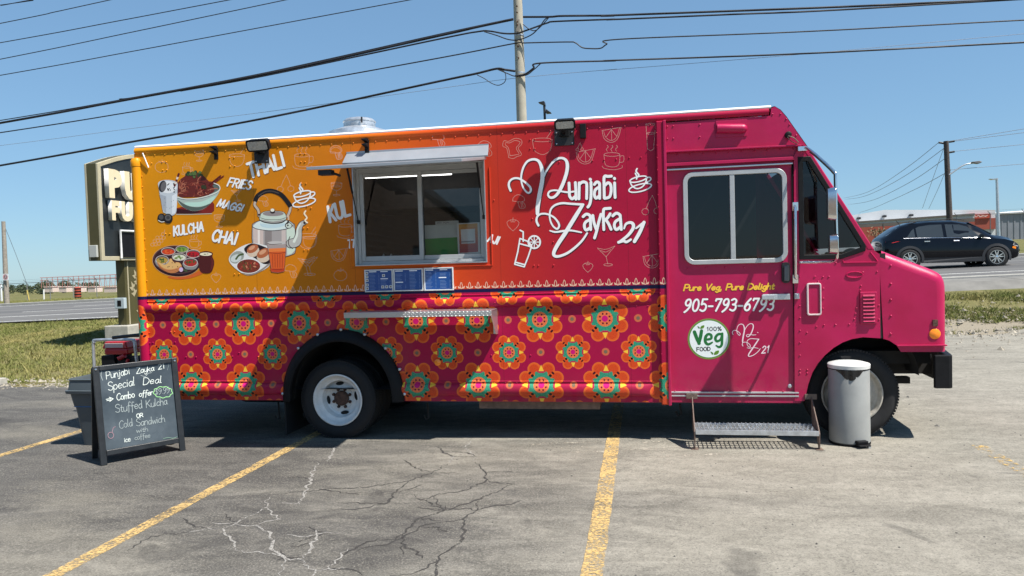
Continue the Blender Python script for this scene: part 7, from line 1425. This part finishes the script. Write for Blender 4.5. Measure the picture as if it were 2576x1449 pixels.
# marker posts
for lab, px_, y0, y1, dx, m_ in (('leaning yellow marker post by the fence', 74, 748, 731, -6, mat('yellow_post', (.42, .33, .09), .7)), ('short white marker post by the fence', 110, 744, 729, 0, mat('white_post', (.7, .7, .66), .7))):
    a, b = W(px_, y0, 47.), W(px_+dx, y1, 47.); mb = MB(); mb.tube([Vector((a.x, 47., terr(a.x, 47.)-.1)), b], .055, 6); mb.tube([b, b+Vector((0, 0, .04))], .06, 6); mb.build('marker_post', m_, label=lab, cat='post', group='marker posts')
# left wooden pole with sign and stay wire
lp = G(17, 757); lY = 30.; lpb = W(17, 757, lY); lpt = W(8.5, 557, lY); gx = terr(lpb.x, lY)
LPo = thing('wooden_pole', (lpb.x, lY, gx), 'grey wooden pole at the far left edge carrying a parking sign', 'utility pole'); mb = MB(); mb.tube([(lpb.x+.02, lY, gx-.2), lpb, lpt], [.15, .145, .10], 12); mb.build('pole_shaft', M['greywood'], LPo, smooth=50)
cable('guy_wire', 'thin stay wire slanting from the left wooden pole', [(ID, 10, 565), (ID, 40, 640), (ID, 68, 715)], .012, 'thin_wire', 'guy wires', ys=[lY, 31, 32])
sc_ = W(14.3, 697, lY-.17); NS = thing('no_parking_sign', sc_, 'small white no parking sign with red ring on the left pole', 'sign'); hs = .19
mb = MB(); mb.box(sc_.x-hs, sc_.x+hs, lY-.19, lY-.175, sc_.z-hs, sc_.z+hs); PLs = mb.build('sign_plate', mat('sign_white', (.72, .72, .70), .5), NS)
d = Decal(ID, lambda u, v, h: (sc_.x+u, lY-.19-h*3, sc_.z+v)); d.ell(0, 0, .09, .09, sr(30, 30, 32)); d.ell(0, .0, .04, .05, sr(225, 225, 222)); d.stroke([(.135*math.cos(a), .135*math.sin(a)) for a in [2*math.pi*i/20 for i in range(20)]], .03, sr(186, 40, 40), 2, True); d.stroke([(-.09, .09), (.09, -.09)], .026, sr(186, 40, 40), 0); d.build('sign_symbol', M['print'], PLs)
a = W(0, 726, 70.); mb = MB(); 
for x in (0, 1.0): mb.box(a.x-1.6+x*1.6, a.x-1.45+x*1.6, 70, 70.15, terr(a.x, 70.)-.1, a.z+.6)
for z in (.1, .55): mb.box(a.x-1.6, a.x+.15, 69.98, 70.13, a.z+z-.07, a.z+z+.07)
mb.build('white_gantry', mat('white_steel', (.7, .7, .72), .5), label='white steel gantry at the far left edge beyond the fence', cat='gantry')
# trees
M['leaf'] = None
def leaf_mat():
    m, b, vec, x, y, z = newmat('dark_foliage', .8); n = xnoise(vec, .8, 4); X_.nt.links.new(xmix(xramp(n, .35, .65), (.030, .048, .020), (.070, .088, .036)), b.inputs['Base Color']); return m
M['leaf'] = leaf_mat(); M['bark'] = mat('bark', (.06, .045, .035), .9, var=.3); M['dryleaf'] = mat('dry_foliage', (.20, .15, .08), .9, var=.4, vs_=3)
def tree(name, label, loc, h, rw, n, group, leaf='leaf', cat='tree', seed=0, trunkh=.35, lf=.05):
    rg = np.random.default_rng(seed); T = thing(name, loc, label, cat, group); loc = Vector(loc)
    mb = MB(); mb.tube([loc-Vector((0, 0, .2)), loc+Vector((.02*h, 0, h*trunkh)), loc+Vector((0, 0, h*.75))], [.05*h, .035*h, .01*h], 7)
    for i in range(4): a = rg.uniform(0, 6.28); mb.tube([loc+Vector((0, 0, h*trunkh*(.8+.3*i/4))), loc+Vector((rw*.6*math.cos(a), rw*.6*math.sin(a), h*.7))], [.02*h, .006*h], 5)
    mb.build('trunk', M['bark'], T, smooth=50)
    cl = [(rg.uniform(-.6, .6)*rw, rg.uniform(-.6, .6)*rw, h*rg.uniform(trunkh+.1, .85), rg.uniform(.28, .5)*rw) for _ in range(9)]; mb = MB()
    for i in range(n):
        c = cl[i % 9]; v = rg.normal(size=3); v /= np.linalg.norm(v); r_ = c[3]*rg.uniform(.55, 1.1); p = loc+Vector((c[0]+v[0]*r_, c[1]+v[1]*r_, c[2]+v[2]*r_*.8)); s_ = lf*h*rg.uniform(.5, 1.1)
        e1 = Vector(rg.normal(size=3)).normalized()*s_; e2 = Vector(rg.normal(size=3)).normalized()*s_*.7; mb.add([p-e1, p+e2, p+e1, p-e2], [(0, 1, 2, 3)])
    mb.build('crown', M[leaf], T, normals=False)
ty = 165.
names = ('leftmost', 'second', 'third', 'fourth', 'fifth', 'sixth', 'seventh', 'eighth', 'ninth', 'tenth')
for i, (x, t, w_) in enumerate(((60, 118, 60), (105, 112, 55), (150, 106, 60), (190, 104, 60), (262, 92, 62), (318, 92, 60), (352, 98, 50), (486, 92, 38), (582, 96, 46), (682, 98, 36))):
    b = W(*LC(x, 165 if i < 7 else 128), ty); tpz = W(*LC(x, t-10), ty).z; h = max(2.5, tpz-b.z+.6); rw = w_*.3149/1860*235*1.15
    tree('distant_tree', 'round dark green tree on the left skyline, %s from the left edge' % names[i], (b.x, ty+(i % 3)*4, tpz-h), h*1.0, rw, 800, 'trees on the left skyline', seed=i, trunkh=.12, lf=.10)
sh = W(*RB(640, 1010), 45.); tree('dry_shrub', 'brown dry shrub between the truck windscreen and black car', (sh.x, 45., terr(sh.x, 45.)), max(.8, W(*RB(640, 935), 45.).z-terr(sh.x, 45.)), .9, 500, None, 'dryleaf', 'shrub', 77, .15)
# ================================================================== CARS ON THE ROAD
ST = [(0, .46, .80, .96, .70, .56), (.05, .36, .90, 1.06, .80, .62), (.16, .31, .98, 1.13, .86, .64), (.42, .26, 1.02, 1.33, .89, .62), (.62, .23, 1.025, 1.46, .90, .61), (.95, .21, 1.015, 1.56, .905, .615), (1.5, .20, .99, 1.60, .905, .63), (2.2, .20, .975, 1.60, .905, .63), (2.65, .20, .965, 1.52, .905, .62), (3.0, .20, .955, 1.36, .90, .63), (3.25, .21, .95, 1.20, .895, .66), (3.45, .22, .94, 1.07, .89, .68), (3.72, .24, .915, 1.03, .88, .66), (3.98, .27, .84, .96, .86, .60), (4.14, .32, .73, .86, .80, .52), (4.23, .42, .60, .70, .68, .42)]
def st_at(x):
    for a, b in zip(ST, ST[1:]):
        if a[0] <= x <= b[0]: t = (x-a[0])/(b[0]-a[0]); return [p+(q-p)*t for p, q in zip(a, b)]
    return list(ST[-1])
def yside(x, z):
    _, zs, zb, zt, w, wt = st_at(x)
    if z <= zb: return w*(.97 if z > zb-.05 else 1.)
    t = min(1, (z-zb)/max(.02, zt-.06-zb)); return w*.97+(wt-w*.97)*t
def car(name, label, loc, s, paint, clad, group='cars on the road'):
    C = thing(name, loc, label, 'car', group); L = Vector(loc)
    pt = lambda x, y, z: L + Vector((x-2.18, y, z))*s
    mb = MB(); V = []; n = 0
    for x, zs, zb, zt, w, wt in ST:
        half = [(.5*w, zs-.02), (w*.92, zs), (w, zs+.14), (w*1.0, (zs+zb)/2), (w*.995, zb-.06), (w*.97, zb), (w*.97+(wt-w*.97)*.5, zb+(zt-.06-zb)*.5), (wt, zt-.06), (wt*.82, zt-.005), (wt*.4, zt+.012)]
        sec = half + [(-y, z) for y, z in half[::-1]]; n = len(sec); V += [pt(x, -y, z) for y, z in sec]
    k = len(ST); mb.add(V, [(i*n+j, i*n+(j+1) % n, (i+1)*n+(j+1) % n, (i+1)*n+j) for i in range(k-1) for j in range(n)]+[tuple(range(n)), tuple((k-1)*n+j for j in range(n))])
    BD_ = mb.build('body', paint, C, smooth=32)
    def panel(nm, poly, m, off, parent, thick=.006, side=(-1, 1)):
        for sg in side:
            P = [pt(x, sg*(yside(x, z)+off), z) for x, z in poly]; Q = [pt(x, sg*(yside(x, z)+off-thick), z) for x, z in poly]; mb = MB(); mb.slab(P, Q); mb.build(nm, m, parent)
    blk = M['black_plastic']
    for nm, poly in (('rear_quarter_window', [(.74, 1.075), (.99, 1.07), (.99, 1.36), (.90, 1.28)]), ('rear_door_window', [(1.05, 1.06), (1.5, 1.05), (1.86, 1.045), (1.86, 1.47), (1.5, 1.47), (1.15, 1.42), (1.05, 1.37)]), ('front_door_window', [(1.96, 1.04), (2.4, 1.03), (2.95, 1.015), (2.8, 1.22), (2.62, 1.38), (2.4, 1.45), (1.96, 1.47)])):
        panel(nm, poly, M['carglass'], .012, BD_)
    panel('window_trim', [(.62, 1.03), (1.5, 1.02), (2.4, 1.0), (3.02, .985), (3.02, 1.0), (2.4, 1.015), (1.5, 1.035), (.62, 1.045)], M['chrome'], .012, BD_)
    panel('sill_cladding', [(.35, .24), (1.2, .215), (3.0, .215), (3.1, .36), (2.2, .37), (1.2, .37), (.4, .5)], clad, .010, BD_, .02)
    panel('door_gap', [(1.90, .38), (1.915, .38), (1.915, 1.03), (1.90, 1.03)], blk, .003, BD_); panel('door_gap', [(3.0, .40), (3.012, .40), (3.012, .95), (3.0, .95)], blk, .003, BD_)
    for x in (1.25, 2.15): panel('door_handle', [(x, .90), (x+.17, .90), (x+.17, .93), (x, .93)], M['chrome'], .03, BD_, .02)
    panel('tail_light', [(.06, .86), (.30, .90), (.50, .945), (.28, .965), (.08, .94)], mat(name+'_tail', (.45, .02, .015), .2, coat=.6), .012, BD_); panel('head_light', [(3.94, .72), (4.10, .66), (4.14, .74), (3.97, .79)], M['clear_lens'], .014, BD_); panel('turn_signal', [(3.92, .62), (4.04, .58), (4.04, .66), (3.94, .68)], M['orange_lens'], .014, BD_)
    P = [pt(x, y, z) for x, y, z in ((.19, -.55, 1.13), (.19, .55, 1.13), (.56, .50, 1.40), (.56, -.50, 1.40))]; P = [p+Vector((-.02, 0, .01))*s for p in P]; mb = MB(); mb.slab(P, [p+Vector((.02, 0, -.01))*s for p in P]); mb.build('rear_window', M['carglass'], BD_)
    P = [pt(x, y, z) for x, y, z in ((3.42, -.58, 1.10), (3.42, .58, 1.10), (2.72, .52, 1.51), (2.72, -.52, 1.51))]; P = [p+Vector((.015, 0, .015))*s for p in P]; mb = MB(); mb.slab(P, [p+Vector((-.01, 0, -.02))*s for p in P]); mb.build('windscreen', M['carglass'], BD_)
    for sg in (-1, 1):
        mb = MB(); mb.tube([pt(.85, sg*.56, 1.50), pt(1.15, sg*.57, 1.60), pt(2.3, sg*.57, 1.645), pt(2.6, sg*.56, 1.60)], .014*s, 6); mb.build('roof_rail', blk, BD_, smooth=50)
        mb = MB(); c = pt(2.98, sg*.99, 1.04); mb.slab([c+Vector(v)*s for v in ((-.08, 0, -.06), (.08, 0, -.05), (.07, 0, .06), (-.06, 0, .07))], [c+Vector((v[0]*.7, -sg*.12, v[2]*.8))*s for v in ((-.08, 0, -.06), (.08, 0, -.05), (.07, 0, .06), (-.06, 0, .07))]); mb.build('door_mirror', paint, BD_, bevel=.02)
    mb = MB(); mb.tube([pt(.80, 0, 1.48), pt(.66, 0, 1.68)], .008*s, 5); mb.build('aerial', blk, BD_)
    for x in (.80, 3.45):
        for sg in (-1, 1):
            w = yside(x, .6); n_ = 22; ro, ri = .445, .365; V = []
            for i in range(n_+1):
                a = rad(-16+212*i/n_); V += [pt(x+ro*math.cos(a), sg*(yside(min(4.2, max(.05, x+ro*math.cos(a))), .6)+.012), max(.2, .335+ro*math.sin(a))), pt(x+ri*math.cos(a), sg*(w+.022), max(.2, .335+ri*math.sin(a))), pt(x+ri*math.cos(a), sg*(w-.1), max(.2, .335+ri*math.sin(a)))]
            mb = MB(); mb.add(V, [(3*i+j, 3*i+3+j, 3*i+4+j, 3*i+1+j) for i in range(n_) for j in (0, 1)]); mb.build('arch_cladding', clad, BD_, smooth=40)
            mb = MB(); mb.lathe([(.37*s, 0), (0, 0)], pt(x, sg*(w+.004), .345), (0, sg, 0), 24); mb.build('wheel_well', M['chassis'], BD_)
            T = bpy.data.objects.new('wheel', None); T.location = pt(x, sg*w, .335); COL.objects.link(T); setparent(T, C)
            c = pt(x, sg*(w-.19), .335); mb = MB(); mb.lathe([(r*s, h*s) for r, h in ((.20, .205), (.225, .215), (.30, .212), (.325, .195), (.335, .16), (.335, .02), (.30, 0))], c, (0, sg, 0), 32); mb.build('tyre', M['rubber'], T, smooth=40)
            mb = MB(); mb.lathe([(r*s, h*s) for r, h in ((.205, .20), (.222, .212), (.228, .222), (.215, .222), (.205, .19), (.0, .185))], c, (0, sg, 0), 32, mis=[0, 0, 0, 0, 1]); mb.build('rim', [M['chrome'], M['chassis']], T, smooth=40)
            c2 = pt(x, sg*(w-.19+.205), .335)
            for i in range(5):
                for da in (-.16, .16):
                    a = rad(90+72*i)+da; a2 = rad(90+72*i)+da*1.5; r0, r1 = .04*s, .212*s; u0, u1 = Vector((math.cos(a), 0, math.sin(a))), Vector((math.cos(a2), 0, math.sin(a2))); t0 = Vector((-math.sin(a), 0, math.cos(a)))*.018*s
                    mb = MB(); mb.slab([c2+u0*r0-t0, c2+u1*r1-t0*.8, c2+u1*r1+t0*.8, c2+u0*r0+t0], [q+Vector((0, -sg*.02, 0))*s for q in (c2+u0*r0-t0, c2+u1*r1-t0*.8, c2+u1*r1+t0*.8, c2+u0*r0+t0)]); mb.build('spoke', M['chrome'], T)
            mb = MB(); mb.lathe([(.05*s, -.01*s), (.05*s, .008*s), (0, .012*s)], c2, (0, sg, 0), 12); mb.build('hub_cap', M['chrome'], T, smooth=40)
    mb = MB(); mb.slab([pt(4.16, y, .60) for y in (-.5, .5)]+[pt(4.21, y, .42) for y in (.5, -.5)], [pt(4.245, y, .60) for y in (-.5, .5)]+[pt(4.255, y, .42) for y in (.5, -.5)]); mb.build('grille', blk, BD_)
    return C
cY = 21.3; f0, r0 = W(*RB(1750, 1320), cY), W(*RB(920, 1320), cY); sc = (f0.x-r0.x)/2.65
cx = (f0.x-3.45*sc)+2.18*sc; yc2 = cY+.9*sc
PNT = mat('deep_blue_black_paint', (.0025, .003, .0055), .10, spec=.38)
car('suv_car', 'shiny black compact SUV driving right on the road beyond the hood', (cx, yc2, road_z(cx, cY)), sc, PNT, mat('grey_cladding', (.020, .021, .024), .6))
px_ = W(*RB(590, 1060), 25.4).x; car('suv_car', 'white car on the far lane mostly hidden behind truck windscreen', (px_-2.2, 26.3, road_z(px_, 25.4)), 1.0, mat('white_car_paint', (.7, .7, .7), .25, coat=1.), M['black_plastic'])
